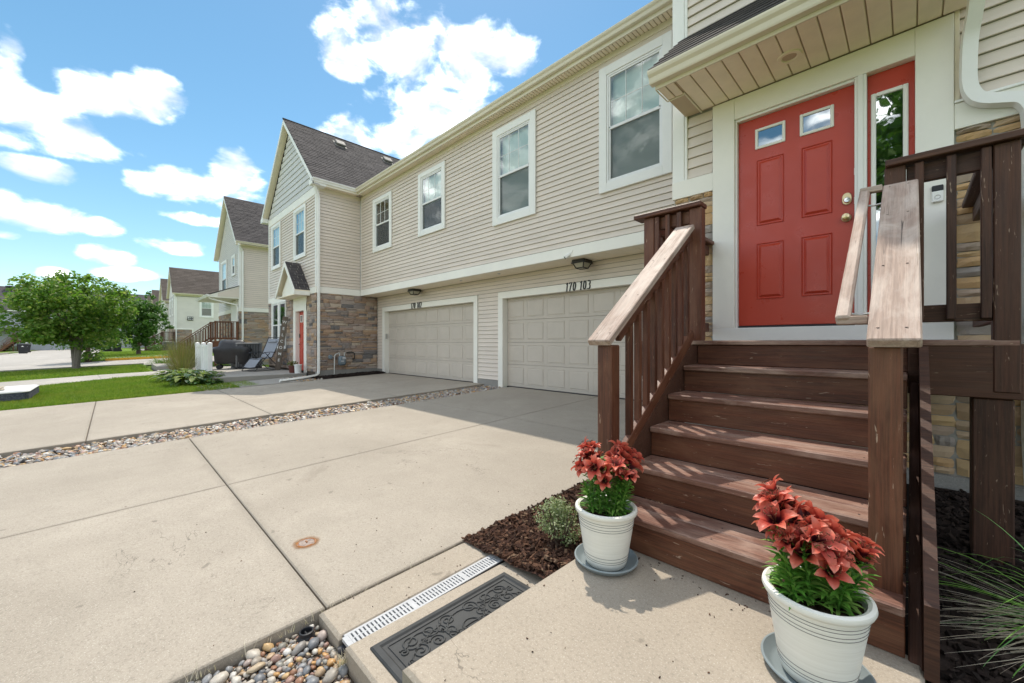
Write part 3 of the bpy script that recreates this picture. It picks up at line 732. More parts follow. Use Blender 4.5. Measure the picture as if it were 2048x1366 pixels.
def ledge(rng, s0, s1, z0, z1, hmin=0.05, hmax=0.13, lmin=0.16, lmax=0.52):
    """irregular coursing of a rectangle -> list of (s, z, length, height)"""
    out = []; z = z0
    while z < z1 - 0.02:
        h = rng.uniform(hmin, hmax)
        if z + h > z1 - 0.03: h = z1 - z
        s = s0
        while s < s1 - 0.005:
            l = rng.uniform(lmin, lmax)
            if s + l > s1 - 0.09: l = s1 - s
            if h > 0.095 and rng.random() < 0.45:
                k = rng.uniform(.38, .62); out.append((s, z, l, h*k)); out.append((s, z+h*k, l, h*(1-k)))
            else: out.append((s, z, l, h))
            s += l
        z += h
    return out
def stones(parent, out, plane, items, rng, meshes, gap=0.006, dep=(0.02, 0.05), joined=False):
    if joined:
        mb = MB()
    for s, z, l, h in items:
        me = rng.choice(meshes); d = rng.uniform(*dep)
        if out is SOUTH: M = wallM((s + l - gap, plane, z + gap*.6), out, l - 2*gap, d, h - gap*1.2)
        else: M = wallM((plane, s + l - gap, z + gap*.6), out, l - 2*gap, d, h - gap*1.2)
        if joined: mb.add([M @ v.co for v in me.vertices], [tuple(p.vertices) for p in me.polygons])
        else: mobj('stone', me, None, parent, M)
    if joined:
        o = mb.build('stone_facing', meshes[0].materials[0], parent); o['kind'] = 'stuff'; return o

_pm = {}
def pbox(name, a, b, mat, parent, ch=0.003):
    """chamfered block given by two corners"""
    return MB().cbox(a[0], b[0], a[1], b[1], a[2], b[2], ch).build(name, mat, parent)
def window_unit(parent, out, plane, a0, a1, z0, z1, trim=0.125, blind='both', muntin=True, screen=True, label=None, dep=0.03, curtains=False, detail=True):
    """double-hung window with flat casing; (a0,a1,z0,z1) outside of the casing"""
    if out is SOUTH: P = lambda a, d, z: (a, plane - d, z)
    else: P = lambda a, d, z: (plane + d, a, z)
    def bx(mb, a, b, d0, d1, za, zb, c=0.003):
        p, q = P(a, d0, za), P(b, d1, zb); mb.cbox(p[0], q[0], p[1], q[1], p[2], q[2], c)
    w = empty('window', P((a0+a1)/2, 0, z0), parent=parent)
    i0, i1, j0, j1 = a0+trim, a1-trim, z0+trim, z1-trim
    for nm, args in (('casing', (a0, i0, z0, z1)), ('casing', (i1, a1, z0, z1)), ('casing', (i0+.0005, i1-.0005, j1, z1-.0005)), ('casing', (i0+.0005, i1-.0005, z0+.0005, j0))):
        mb = MB(); bx(mb, args[0], args[1], 0, dep+0.012, args[2], args[3]); mb.build(nm, TRIM_SMOOTH, w)
    f = 0.035
    mb = MB()
    for q in ((i0, i0+f, j0, j1), (i1-f, i1, j0, j1), (i0+f, i1-f, j1-f, j1), (i0+f, i1-f, j0, j0+f)): bx(mb, q[0], q[1], -0.05, dep-0.004, q[2], q[3])
    mb.build('frame', VINYL, w)
    zm = (j0 + j1)/2; k0, k1 = i0+f, i1-f
    # upper sash
    mb = MB(); s = 0.032
    for q in ((k0, k0+s, zm, j1-f), (k1-s, k1, zm, j1-f), (k0+s, k1-s, j1-f-s, j1-f), (k0, k1, zm-0.025, zm+0.025)): bx(mb, q[0], q[1], -0.03, dep-0.014, q[2], q[3])
    up = mb.build('upper_sash', VINYL, w)
    mb = MB(); p = [P(k0+s, 0.0, zm+.025), P(k1-s, 0.0, zm+.025), P(k1-s, 0.0, j1-f-s), P(k0+s, 0.0, j1-f-s)]; mb.quad(*p); mb.build('pane', GLASS, w)
    if muntin:
        u0, u1, v0, v1 = k0+s, k1-s, zm+.025, j1-f-s
        for q in (1/3, 2/3):
            mb = MB(); c = u0+(u1-u0)*q; bx(mb, c-.007, c+.007, -0.012, 0.006, v0, v1); mb.build('muntin', VINYL, w)
        mb = MB(); c = (v0+v1)/2; bx(mb, u0, u1, -0.010, 0.004, c-.007, c+.007); mb.build('muntin', VINYL, w)
    mb = MB()
    for q in ((k0, k0+s, j0+f, zm-.025), (k1-s, k1, j0+f, zm-.025), (k0+s, k1-s, j0+f, j0+f+s)): bx(mb, q[0], q[1], -0.05, dep-0.026, q[2], q[3])
    lo = mb.build('lower_sash', VINYL, w)
    mb = MB(); mb.quad(P(k0+s,-.03,j0+f+s), P(k1-s,-.03,j0+f+s), P(k1-s,-.03,zm-.025), P(k0+s,-.03,zm-.025)); mb.build('pane', GLASS, w)
    if screen:
        mb = MB(); mb.quad(P(k0,.002,j0+f), P(k1,.002,j0+f), P(k1,.002,zm-.025), P(k0,.002,zm-.025)); mb.build('insect_screen', SCREEN, w)
    # room behind, and the blind hanging in it
    mb = MB(); mb.quad(P(i0,-.30,j0), P(i1,-.30,j0), P(i1,-.30,j1), P(i0,-.30,j1))
    for q in ((P(i0,-.05,j0),P(i0,-.05,j1),P(i0,-.3,j1),P(i0,-.3,j0)), (P(i1,-.05,j0),P(i1,-.05,j1),P(i1,-.3,j1),P(i1,-.3,j0)), (P(i0,-.05,j1),P(i1,-.05,j1),P(i1,-.3,j1),P(i0,-.3,j1)), (P(i0,-.05,j0),P(i1,-.05,j0),P(i1,-.3,j0),P(i0,-.3,j0))): mb.quad(*q)
    mb.build('reveal', DARKROOM, w)
    if blind:
        zb = j0+f if blind == 'both' else zm
        mb = MB(); n = int((j1-zb)/0.048)
        for i in range(n):
            z = zb + (j1-zb)*i/n
            mb.add([P(k0+.01,-.105,z), P(k1-.01,-.105,z), P(k1-.01,-.078,z+.044), P(k0+.01,-.078,z+.044)], [(0,1,2,3)])
        mb.build('blind', BLIND, w)
    if label: w['label'] = label
    return w

def shingle_slope(parent, name, p_eave0, p_eave1, p_top0, p_top1, rng, mat, expo=0.145, wid=0.30, lift=0.008):
    """overlapping tabs over a sloping quad; joined, far too many to lift one by one"""
    e0, e1, t0, t1 = map(Vector, (p_eave0, p_eave1, p_top0, p_top1)); mb = MB()
    nrm = (e1-e0).cross(t0-e0).normalized()
    if nrm.z < 0: nrm = -nrm
    n = max(1, int(round(((t0-e0).length) / expo)))
    for k in range(n):
        a0 = e0.lerp(t0, k/n); a1 = e1.lerp(t1, k/n); b0 = e0.lerp(t0, (k+1.05)/n); b1 = e1.lerp(t1, (k+1.05)/n)
        L = (a1-a0).length; m = max(1, int(round(L / wid))); sh = rng.random()
        for i in range(-1, m+1):
            u0 = max(0, (i+sh)/m); u1 = min(1, (i+1+sh)/m)
            if u1 - u0 < 0.02: continue
            h = lift * rng.uniform(0.8, 1.7); g = 0.004/L
            A, B = a0.lerp(a1, u0+g), a0.lerp(a1, u1-g); C, D = b0.lerp(b1, u1-g), b0.lerp(b1, u0+g)
            A2, B2 = A + nrm*h, B + nrm*h; C2, D2 = C + nrm*.002, D + nrm*.002
            mb.add([A, B, A2, B2, C2, D2], [(0,1,3,2), (2,3,4,5), (0,2,5), (1,4,3)])
    o = mb.build(name, mat, parent); o['kind'] = 'stuff'; return o
def gutter_profile(): return [(0,0),(0.055,0.0),(0.062,0.012),(0.070,0.045),(0.092,0.066),(0.100,0.085),(0.100,0.100),(0.094,0.100),(0.090,0.088),(0.0,0.095)]
def gutter(name, parent, out, plane, a0, a1, z, mat, sc=1.15):
    mb = MB()
    if out is SOUTH: f = lambda a: (lambda p: (a, plane - p[0]*sc, z + p[1]*sc))
    else: f = lambda a: (lambda p: (plane + p[0]*sc, a, z + p[1]*sc))
    mb.prism(gutter_profile(), f(a0), f(a1)); return mb.build(name, mat, parent)
def soffit_strip(parent, name, x0, x1, y0, y1, z, along, pitch, mat):
    """grooved vinyl panels seen from below; along='x' means the grooves repeat along x"""
    n = max(1, int(round(((x1-x0) if along == 'x' else (y1-y0)) / pitch)))
    for i in range(n):
        mb = MB(); g = 0.0042
        if along == 'x': a, b = x0+(x1-x0)*i/n, x0+(x1-x0)*(i+1)/n; mb.cbox(a+g, b-g, y0, y1, z, z+.012, .004)
        else: a, b = y0+(y1-y0)*i/n, y0+(y1-y0)*(i+1)/n; mb.cbox(x0, x1, a+g, b-g, z, z+.012, .004)
        mb.build(name, mat, parent)
# ------------------------------------------------------------------ the townhouse in front
rng = random.Random(11)
home = empty('townhouse', (-8, 8, -0.05), 'tan sided townhouse row with two taupe garage doors, red entry door and stone faced wing', 'house')
YG, YU, XW, YF = 7.0, 6.362, -14.092, 4.846           # garage wall, wall over it, wing side, wing front
XR = -16.935                                            # wing ridge
# --- cores (plain bodies behind the cladding)
core = MB(); core.box(-19.79, 3.2, 7.24, 13, -0.3, 6.2); core.box(-19.79, -14.13, YF+0.36, 7.23, -0.3, 6.3); core.box(-14.12, -1.9, YU+0.36, 7.23, 2.75, 6.25)
core.box(-1.86, 3.2, 4.66, 7.235, -0.3, 6.3); core.build('structure_core', MORTAR, home)
# --- garage wall
gw = empty('garage_wall', (-8, YG, 0), parent=home)
OP = ((-13.5, -8.46), (-7.31, -2.27)); ZH = 2.155
for a0, a1 in ((-8.28, -7.47),): siding(gw, SOUTH, YG+0.012, a0, a1, 0.07, 2.325, rng, seam=0)
siding(gw, SOUTH, YG+0.012, -14.07, -13.66, 0.07, 2.325, rng, seam=0)
siding(gw, SOUTH, YG+0.012, -14.07, -1.9, 2.326, 2.708, rng)
mb = MB(); mb.box(-14.09, -13.53, YG+.013, YG+.24, -.2, 2.72); mb.box(-8.43, -7.34, YG+.013, YG+.24, -.2, 2.72); mb.box(-2.24, -1.9, YG+.013, YG+.24, -.2, 2.72); mb.box(-14.09, -1.9, YG+.0135, YG+.239, ZH+.03, 2.719)
mb.build('wall_backing', MORTAR, gw)
MB().box(-8.30, -7.45, YG-.012, YG+.012, -.12, .068).box(-14.07, -13.67, YG-.012, YG+.012, -.12, .068).build('foundation', FOUNDATION, gw)
for k, (o0, o1) in enumerate(OP):
    g = empty('garage_door', ((o0+o1)/2, YG+.17, -.05), parent=home)
    t = 0.165
    pbox('jamb_casing', (o0-t, YG-.022, -.10), (o0, YG+.17, ZH), TRIM, g); pbox('jamb_casing', (o1, YG-.022, -.10), (o1+t, YG+.17, ZH), TRIM, g)
    pbox('header_casing', (o0-t, YG-.024, ZH+.0005), (o1+t, YG+.17, ZH+t), TRIM, g)
    # sectional door: four rows of eight raised panels
    yd = YG + .150; rows = 4; cols = 8; zb = -.062; h = (ZH - zb)/rows; wdt = (o1-o0)/cols
    for r_ in range(rows):
        pbox('door_section', (o0+.004, yd+.004, zb+r_*h+.002), (o1-.004, yd+.045, zb+(r_+1)*h-.002), GDOOR, g, .006)
    pm = None
    for r_ in range(rows):
        for c in range(cols):
            x0, x1, z0, z1 = wdt*.095, wdt*.905, h*.13, h*.87
            if pm is None:
                mb = MB(); e = .012; i_ = .030
                # recessed moulding with a raised field
                o_ = [(x0,z0),(x1,z0),(x1,z1),(x0,z1)]; a_ = [(x0+e,z0+e),(x1-e,z0+e),(x1-e,z1-e),(x0+e,z1-e)]; b_ = [(x0+i_,z0+i_),(x1-i_,z0+i_),(x1-i_,z1-i_),(x0+i_,z1-i_)]
                vs = [(x,0.0,z) for x,z in o_] + [(x,-.007,z) for x,z in o_] + [(x,-.001,z) for x,z in a_] + [(x,-.009,z) for x,z in b_]
                fs = [(i,(i+1)%4,4+(i+1)%4,4+i) for i in range(4)] + [(4+i,4+(i+1)%4,8+(i+1)%4,8+i) for i in range(4)] + [(8+i,8+(i+1)%4,12+(i+1)%4,12+i) for i in range(4)] + [(12,13,14,15)]
                mb.add(vs, fs); pm = mb.mesh('panel', [GDOOR])
            mobj('panel', pm, None, g, Matrix.Translation((o0+c*wdt, yd+.0035, zb+r_*h)))
    MB().cbox(o0, o1, yd-.02, yd+.05, -.092, -.064, .006).build('bottom_seal', BLACK_PLASTIC, g)
    if k == 0: pbox('keypad', (o0-.004, YG+.02, 1.17), (o0+.03, YG+.09, 1.36), GALV, g)
# --- soffit under the overhanging storey
sf = empty('overhang_soffit', (-8, 6.7, 2.71), parent=home)
soffit_strip(sf, 'soffit_panel', -14.06, -1.9, 6.382, 6.985, 2.712, 'x', 0.305, SOFFIT)
MB().box(-14.06, -1.9, 6.385, 6.99, 2.7255, 2.745).build('soffit_backing', GROOVE, sf)
# --- upper wall
uw = empty('upper_wall', (-8, YU, 2.9), parent=home)
WINS = ((-13.03, -11.76, 4.10, 5.90, None), (-10.17, -8.86, 4.11, 5.92, 'upper'), (-6.95, -5.61, 3.765, 5.97, 'both'), (-4.05, -2.70, 3.765, 6.03, 'both'))
HU = [(a+.09, b-.09, c+.09, d-.09) for a, b, c, d, _ in WINS]
siding(uw, SOUTH, YU, -14.055, -1.905, 2.926, 6.15, rng, holes=HU)
holed(MB(), -14.06, -1.90, 2.75, 6.3, HU, lambda x, z: (x, YU+.0005, z), lambda x, z: (x, YU+.02, z)).build('wall_backing', MORTAR, uw)
pbox('belt_board', (-14.048, YU-.028, 2.711), (-1.905, YU+.02, 2.924), TRIM, uw, .004)
pbox('frieze_board', (-14.048, YU-.024, 6.151), (-1.905, YU, 6.255), CREAM, uw)
pbox('inside_corner', (-14.052, YU-.020, 2.93), (-14.015, YU, 6.15), TRIM_SMOOTH, uw)
for a0, a1, z0, z1, bl in WINS:
    window_unit(home, SOUTH, YU-.017, a0, a1, z0, z1, 0.125 if z0 > 4 else 0.155, bl)
# --- eaves: soffit, fascia, gutter
ev = empty('eaves', (-8, 6.2, 6.25), parent=home)
mb = MB(); n = int(12.15/0.075)
for i in range(n):
    x = -14.05 + 12.15*i/n; mb.box(x+.008, x+12.15/n-.008, 6.142, 6.336, 6.252, 6.262)
q = mb.build('vented_soffit', SOFFIT, ev); q['kind'] = 'stuff'
MB().box(-14.06, -1.9, 6.14, 6.34, 6.2625, 6.275).build('soffit_backing', GROOVE, ev)
pbox('fascia', (-13.79, 6.115, 6.225), (-1.9, 6.14, 6.41), CREAM, ev)
gutter('gutter', ev, SOUTH, 6.114, -13.77, -1.9, 6.295, CREAM)
rf = MB(); rf.add([(-13.8,6.06,6.405),(3.3,6.06,6.405),(3.3,12.4,9.4),(-13.8,12.4,9.4),(3.3,18,6.6),(-13.8,18,6.6)], [(0,1,2,3),(3,2,4,5)])
rf.build('main_roof', SHINGLE, home)
# --- wing: side wall (faces the driveway)
ws = empty('wing_side_wall', (XW, 5.6, 0), parent=home)
siding(ws, EAST, XW, YF+.09, 6.345, 2.926, 6.15, rng, seam=0)
MB().box(XW-.02, XW-.0005, YF, 6.4, 2.7, 6.3).build('wall_backing', MORTAR, ws)
pbox('belt_board', (XW-.0, YF-.028, 2.711), (XW+.028, 6.334, 2.924), TRIM, ws, .004)
pbox('frieze_board', (XW, YF+.09, 6.151), (XW+.024, 6.338, 6.255), CREAM, ws)
pbox('corner_board', (XW+.0002, YF-.012, 2.925), (XW+.022, YF+.09, 6.255), TRIM_SMOOTH, ws)
stones(ws, EAST, XW-.008, ledge(random.Random(3), 4.84, 7.0, 0.10, 2.708, 0.055, 0.15, 0.16, 0.5), random.Random(4), STONES, 0.004, (.018, .05))
MB().box(XW-.03, XW-.0085, 4.83, 7.0, -.3, 2.72).build('stone_backing', MORTAR_DARK, ws)
MB().box(XW-.03, XW+.02, 4.82, 7.0, -.3, .098).build('foundation', FOUNDATION, ws)
# --- wing: front
wf = empty('wing_front_wall', (XR, YF, 0), parent=home)
XL = -19.79
HW = [(a+.08, b-.08, 4.16, 5.85) for a, b in ((-19.25, -17.99), (-16.3, -15.04))]
siding(wf, SOUTH, YF, XL+.09, XW-.09, 2.926, 6.02, rng, seam=0, holes=HW)
holed(MB(), XL, XW-.03, 2.702, 6.3, HW, lambda x, z: (x, YF+.0005, z), lambda x, z: (x, YF+.03, z)).build('wall_backing', MORTAR, wf)
pbox('belt_board', (XL, YF-.026, 2.711), (XW-.0003, YF, 2.924), TRIM, wf, .004)
for a, b in ((XL, XL+.09), (XW-.09, XW+.0)): pbox('corner_board', (a, YF-.018, 2.925), (b, YF+.001, 6.02), TRIM_SMOOTH, wf)
pbox('band_board', (XL, YF-.022, 6.021), (XW-.0004, YF+.05, 6.30), TRIM, wf)
def gclip(z):
    hw = (XW - XR) - (z - 6.30) * 1.0
    return None if hw < 0.15 else (XR - hw, XR + hw)
SIDW = siding_mesh('gable_board', 0.21, m_siding('gable_siding', (0.60, 0.59, 0.565)))
siding(wf, SOUTH, YF-.004, XL, XW, 6.301, 9.05, rng, SIDW, 0, gclip, 0.21)
MB().prism([(XL, 6.25), (XW, 6.25), (XR, 9.10)], lambda p: (p[0], YF, p[1]), lambda p: (p[0], YF+.15, p[1])).build('gable_backing', MORTAR, wf)
for a0, a1 in ((-19.25, -17.99), (-16.3, -15.04)): window_unit(home, SOUTH, YF-.017, a0, a1, 4.08, 5.93, .11, 'upper')
# stone front, split round the door and the window
items = []
rs = random.Random(8)
for s0, s1, z0, z1 in ((XL, -19.2, .05, 2.70), (-17.26, -16.42, .05, 2.70), (-14.98, XW+.03, .05, 2.70), (-19.2, -17.26, .05, .78)):
    items += ledge(rs, s0, s1, z0, z1, .055, .15, .2, .55)
stones(wf, SOUTH, YF-.004, items, rs, STONES, .004, (.02, .05), joined=True)
holed(MB(), XL, XW-.031, -.3, 2.70, [(-19.16, -17.30, .83, 2.66), (-16.15, -15.23, -.3, 2.25)], lambda x, z: (x, YF-.0035, z), lambda x, z: (x, YF+.03, z)).build('stone_backing', MORTAR_DARK, wf)
for a0, a1 in ((-19.19, -18.235), (-18.23, -17.27)): window_unit(home, SOUTH, YF-.02, a0, a1, .80, 2.70, .05, None, muntin=False, screen=True)
pbox('stone_sill', (-19.26, YF-.11, .70), (-17.2, YF-.005, .80), CONCRETE_OLD, wf)
def panel_door(parent, x0, x1, y, z0, z1, spec, lites):
    """slab with sunk moulded panels; spec/lites: (xa,xb,za,zb)"""
    d = pbox('door_slab', (x0, y+.002, z0), (x1, y+.045, z1), RED, parent, .003)
    for xa, xb, za, zb in spec:
        mb = MB(); e = .012; i_ = .034
        o_ = [(xa,za),(xb,za),(xb,zb),(xa,zb)]; f_ = lambda k: [(xa+k,za+k),(xb-k,za+k),(xb-k,zb-k),(xa+k,zb-k)]
        rings = [(o_, .0015), (o_, -.001), (f_(.004), -.006), (f_(e-.002), .0018), (f_(e+.007), .0019), (f_(i_+.006), -.0125)]
        vs = [(x, y+dy, z) for r_, dy in rings for x, z in r_]
        fs = [(4*k+i, 4*k+(i+1)%4, 4*k+4+(i+1)%4, 4*k+4+i) for k in range(len(rings)-1) for i in range(4)] + [tuple(4*(len(rings)-1)+i for i in range(4))]
        mb.add(vs, fs); mb.build('raised_panel', RED, parent)
    for xa, xb, za, zb in lites:
        t = .026
        mb = MB()
        for q in ((xa, xa+t, za, zb), (xb-t, xb, za, zb), (xa+t, xb-t, za, za+t), (xa+t, xb-t, zb-t, zb)): mb.cbox(q[0], q[1], y-.013, y+.002, q[2], q[3], .005)
        mb.build('lite_frame', TRIM_SMOOTH, parent)
        MB().quad((xa+t, y-.001, za+t), (xb-t, y-.001, za+t), (xb-t, y-.001, zb-t), (xa+t, y-.001, zb-t)).build('pane', GLASS_DARK, parent)
        MB().quad((xa+t, y+.0012, za+t), (xb-t, y+.0012, za+t), (xb-t, y+.0012, zb-t), (xa+t, y+.0012, zb-t)).build('dark_backing', DARKROOM, parent)
    return d
wd = empty('wing_door', (-15.7, YF, 0), parent=home)
pbox('casing', (-16.40, YF-.035, -.02), (-16.14, YF+.12, 2.45), TRIM, wd); pbox('casing', (-15.24, YF-.035, -.02), (-14.99, YF+.12, 2.45), TRIM, wd); pbox('casing', (-16.40, YF-.034, 2.18), (-14.99, YF+.12, 2.70), TRIM, wd)
panel_door(wd, -16.13, -15.25, YF+.10, .02, 2.17, [(-16.0,-15.74,.25,.85), (-15.64,-15.38,.25,.85), (-16.0,-15.74,1.0,1.68), (-15.64,-15.38,1.0,1.68)], [(-16.02,-15.74,1.78,2.05), (-15.64,-15.36,1.78,2.05)])
MB().lathe([(.0,0),(.028,.004),(.03,.03),(.0,.05)], (0,0,0), 12, False).build('knob', CHROME, wd, True, Matrix.Translation((-16.05, YF+.09, .98)) @ Matrix.Rotation(R(90), 4, 'X'))
pbox('keypad_lock', (-16.08, YF+.075, 1.22), (-16.02, YF+.10, 1.36), BLACK_PLASTIC, wd)
# little gable hood over that door
hd = empty('door_hood', (-15.68, 4.6, 2.7), parent=home)
hx, hw, y0_, zr, ze = -15.68, 1.07, 4.33, 3.86, 2.79
for s in (-1, 1):
    shingle_slope(hd, 'hood_shingles', (hx+s*hw, y0_, ze+.04) , (hx+s*hw, YF-.02, ze+.04), (hx, y0_, zr+.04), (hx, YF-.02, zr+.04), rng, SHINGLE, .15, .3)
    MB().prism([(hx, zr+.035), (hx+s*hw, ze+.035), (hx+s*hw, ze), (hx, zr)], lambda p: (p[0], y0_+.004, p[1]), lambda p: (p[0], YF-.02, p[1])).build('hood_deck', SOFFIT, hd)
    MB().prism([(hx, zr+.04), (hx+s*(hw+.01), ze+.03), (hx+s*(hw+.01), ze-.13), (hx, zr-.13)], lambda p: (p[0], y0_-.02, p[1]), lambda p: (p[0], y0_+.003, p[1])).build('rake_board', TRIM, hd)
    pbox('hood_fascia', (hx+s*(hw-.03), y0_+.004, ze-.135), (hx+s*hw, YF-.03, ze+.0), TRIM, hd)
MB().prism([(hx-hw+.25, ze-.10), (hx+hw-.25, ze-.10), (hx+hw-.25, ze+.09), (hx, zr-.32), (hx-hw+.25, ze+.09)], lambda p: (p[0], y0_+.14, p[1]), lambda p: (p[0], y0_+.18, p[1])).build('hood_gable', TRIM, hd)
pbox('hood_ceiling', (hx-hw+.03, y0_+.01, ze-.135), (hx+hw-.03, YF-.03, ze-.10), SOFFIT, hd)
# --- wing roof
wr = empty('wing_roof', (XR, 6, 6.4), parent=home)
ZE, ZR, XE = 6.42, 9.56, 3.17
for s in (-1, 1):
    e = XR + s*XE
    MB().prism([(XR, ZR), (e, ZE), (e, ZE-.03), (XR, ZR-.03)], lambda p: (p[0], 4.62, p[1]), lambda p: (p[0], 12.2, p[1])).build('roof_deck', SHINGLE, wr)
    if s > 0: shingle_slope(wr, 'shingles', (e, 4.61, ZE+.001), (e, 12.0, ZE+.001), (XR, 4.61, ZR+.001), (XR, 12.0, ZR+.001), rng, SHINGLE, .145, .32, .010)
    MB().prism([(XR, ZR-.032), (e, ZE-.032), (e-s*.0, ZE-.20), (XR, ZR-.20)], lambda p: (p[0], 4.615, p[1]), lambda p: (p[0], 4.645, p[1])).build('rake_board', TRIM_SMOOTH, wr)
    MB().prism([(XR, ZR-.17), (e, ZE-.17), (e, ZE-.19), (XR, ZR-.19)], lambda p: (p[0], 4.646, p[1]), lambda p: (p[0], YF-.001, p[1])).build('rake_soffit', SOFFIT, wr)
    MB().prism([(e, ZE-.03), (e, ZE-.20), (XR+s*(XW-XR+.02), ZE-.20), (XR+s*(XW-XR+.02), ZE-.03)], lambda p: (p[0], 4.6, p[1]), lambda p: (p[0], YF+.2, p[1])).build('eave_return', TRIM_SMOOTH, wr)
MB().tube([(XR, 4.6, ZR+.012), (XR, 12, ZR+.012)], .03, 6).build('ridge_cap', SHINGLE, wr)
pbox('fascia', (XW+.30, 4.66, 6.225), (XW+.325, 6.12, 6.40), CREAM, wr)
gutter('gutter', wr, EAST, XW+.2855, 4.60, 6.05, 6.295, TRIM_SMOOTH)
mb = MB(); n = 20
for i in range(n):
    y = 4.86 + 1.47*i/n; mb.box(XW+.026, XW+.30, y+.006, y+1.47/n-.006, 6.252, 6.262)
q = mb.build('vented_soffit', SOFFIT, wr); q['kind'] = 'stuff'
MB().box(XW, XW+.30, 4.86, 6.33, 6.2625, 6.275).build('soffit_backing', GROOVE, wr)
for yv in (6.55, 8.62):
    t_ = .50; px_ = XR + .52; pz_ = ZR - .52*(ZR-ZE)/XE
    MB().cbox(-.17, .17, -.19, .19, .03, .12, .02).cbox(-.22, .22, -.24, .24, .0, .02, .005).build('roof_vent', VENT, wr, False, Matrix.Translation((px_, yv, pz_+.01)) @ Matrix.Rotation(math.atan((ZR-ZE)/XE), 4, 'Y'))
# --- downspout on the wing corner, with its extension over the gravel
dsp = [(-13.90, 4.72, 6.30), (-13.90, 4.74, 6.18), (-13.985, 4.86, 5.98), (-14.025, 4.895, 5.88), (-14.025, 4.895, 0.12), (-13.99, 4.87, 0.0), (-13.86, 4.72, -0.05), (-13.55, 4.25, -.075), (-13.34, 3.55, -.105)]
MB().tube(MB.curve(dsp, 4), 1, flat=(.075, .06)).build('downspout', TRIM_SMOOTH, home)
# ------------------------------------------------------------------ entry bay of the townhouse
YE = 4.50
eb = empty('entry_wall', (-0.8, YE, 1.0), parent=home)
MB().box(-1.89, -1.27, YE+.0005, YE+.16, -.3, 6.4).box(.022, 3.2, YE+.0005, YE+.16, -.3, 6.4).box(-1.269, .0215, YE+.0005, YE+.16, 3.31, 6.4).box(-1.269, .0215, YE+.0005, YE+.16, -.3, 1.19).build('wall_backing', MORTAR, eb)
pbox('corner_board', (-1.905, YE-.036, 2.832), (-1.775, YE+.15, 6.3), TRIM_SMOOTH, eb); pbox('corner_board', (-1.774, YE-.030, 2.832), (-1.745, YE, 6.3), TRIM_SMOOTH, eb)
siding(eb, SOUTH, YE, -1.745, -1.49, 2.834, 3.51, rng, seam=0)
siding(eb, SOUTH, YE, -1.745, 2.4, 4.30, 6.3, rng, seam=0)
siding(eb, SOUTH, YE, 0.256, 2.4, 2.834, 4.299, rng, seam=0)
pbox('inside_corner', (0.2275, YE-.028, 2.834), (0.255, YE, 4.28), SOFFIT, eb)
pbox('belt_board', (-1.905, YE-.044, 2.645), (-1.476, YE, 2.832), TRIM, eb); pbox('belt_board', (0.2265, YE-.044, 2.640), (2.4, YE, 2.832), TRIM, eb)
pbox('belt_cap', (0.2265, YE-.058, 2.833), (2.4, YE-.017, 2.852), TRIM_SMOOTH, eb)
sr = random.Random(21)
items = ledge(sr, -1.885, -1.478, 0.95, 2.643, .06, .125, .14, .30) + ledge(sr, 0.235, 0.86, 0.05, 2.638, .062, .15, .16, .42) + ledge(sr, -1.2, 0.235, 0.05, 1.05, .05, .10, .24, .6)
stones(eb, SOUTH, YE-.002, items, sr, STONES_W, .0055, (.026, .05))
stones(eb, SOUTH, YE-.002, ledge(sr, 0.86, 2.4, .05, 2.638, .062, .15, .16, .42), sr, STONES_W, .0075, (.022, .048), joined=True)
MB().box(-1.89, -1.476, YE-.012, YE, .0, 2.64).box(.227, 2.4, YE-.012, YE, .0, 2.64).box(-1.4755, .2265, YE-.012, YE, .0, 1.066).build('mortar_bed', MORTAR, eb)
MB().box(-1.89, 2.4, YE-.05, YE-.013, -.3, .045).build('foundation', FOUNDATION, eb)
# --- door set
ds = empty('front_door', (-0.8, 4.5, 1.07), parent=home)
YD = 4.52
pbox('casing', (-1.475, 4.45, 1.195), (-1.268, YE+.06, 3.515), TRIM, ds); pbox('casing', (0.020, 4.45, 1.195), (0.2255, YE+.06, 3.515), TRIM, ds)
pbox('head_casing', (-1.2675, 4.452, 3.30), (0.0195, YE+.06, 3.515), TRIM, ds)
pbox('door_stop', (-1.267, 4.475, 1.195), (-1.25, YD+.05, 3.299), TRIM_SMOOTH, ds); pbox('door_stop', (-1.2495, 4.475, 3.275), (-.345, YD+.05, 3.299), TRIM_SMOOTH, ds)
pbox('mullion', (-.343, 4.458, 1.195), (-.265, YD+.05, 3.299), TRIM_SMOOTH, ds); pbox('mullion_bead', (-.322, 4.447, 1.195), (-.286, 4.457, 3.299), TRIM_SMOOTH, ds)
pbox('sill_board', (-1.475, 4.448, 1.068), (0.2255, YE+.06, 1.194), TRIM_SMOOTH, ds)
pbox('weatherstrip', (-1.249, YD-.012, 1.197), (-.345, YD+.04, 1.213), BLACK_PLASTIC, ds)
def rect(p, q, r_, s_):
    """world rectangle on the door plane from four photo corners TL, TR, BL, BR"""
    a, b, c, d = (PY(*k, YD) for k in (p, q, r_, s_)); return ((a.x+c.x)/2, (b.x+d.x)/2, (c.z+d.z)/2, (a.z+b.z)/2)
spec = [rect((1513.8,322.3),(1568.4,307),(1513.8,452),(1568.4,442.3)), rect((1602.7,296),(1665,279.8),(1602.7,436.5),(1665,424.8)),
        rect((1513,488),(1567.5,480),(1513,598.6),(1567.5,595.3)), rect((1603,474),(1664.5,466),(1603,592.4),(1664.5,588.7))]
lit = [rect((1511,259),(1572.7,240.5),(1511,299.3),(1572.7,282.5)), rect((1599.6,231),(1670,208.5),(1599.6,274.7),(1670,253.3))]
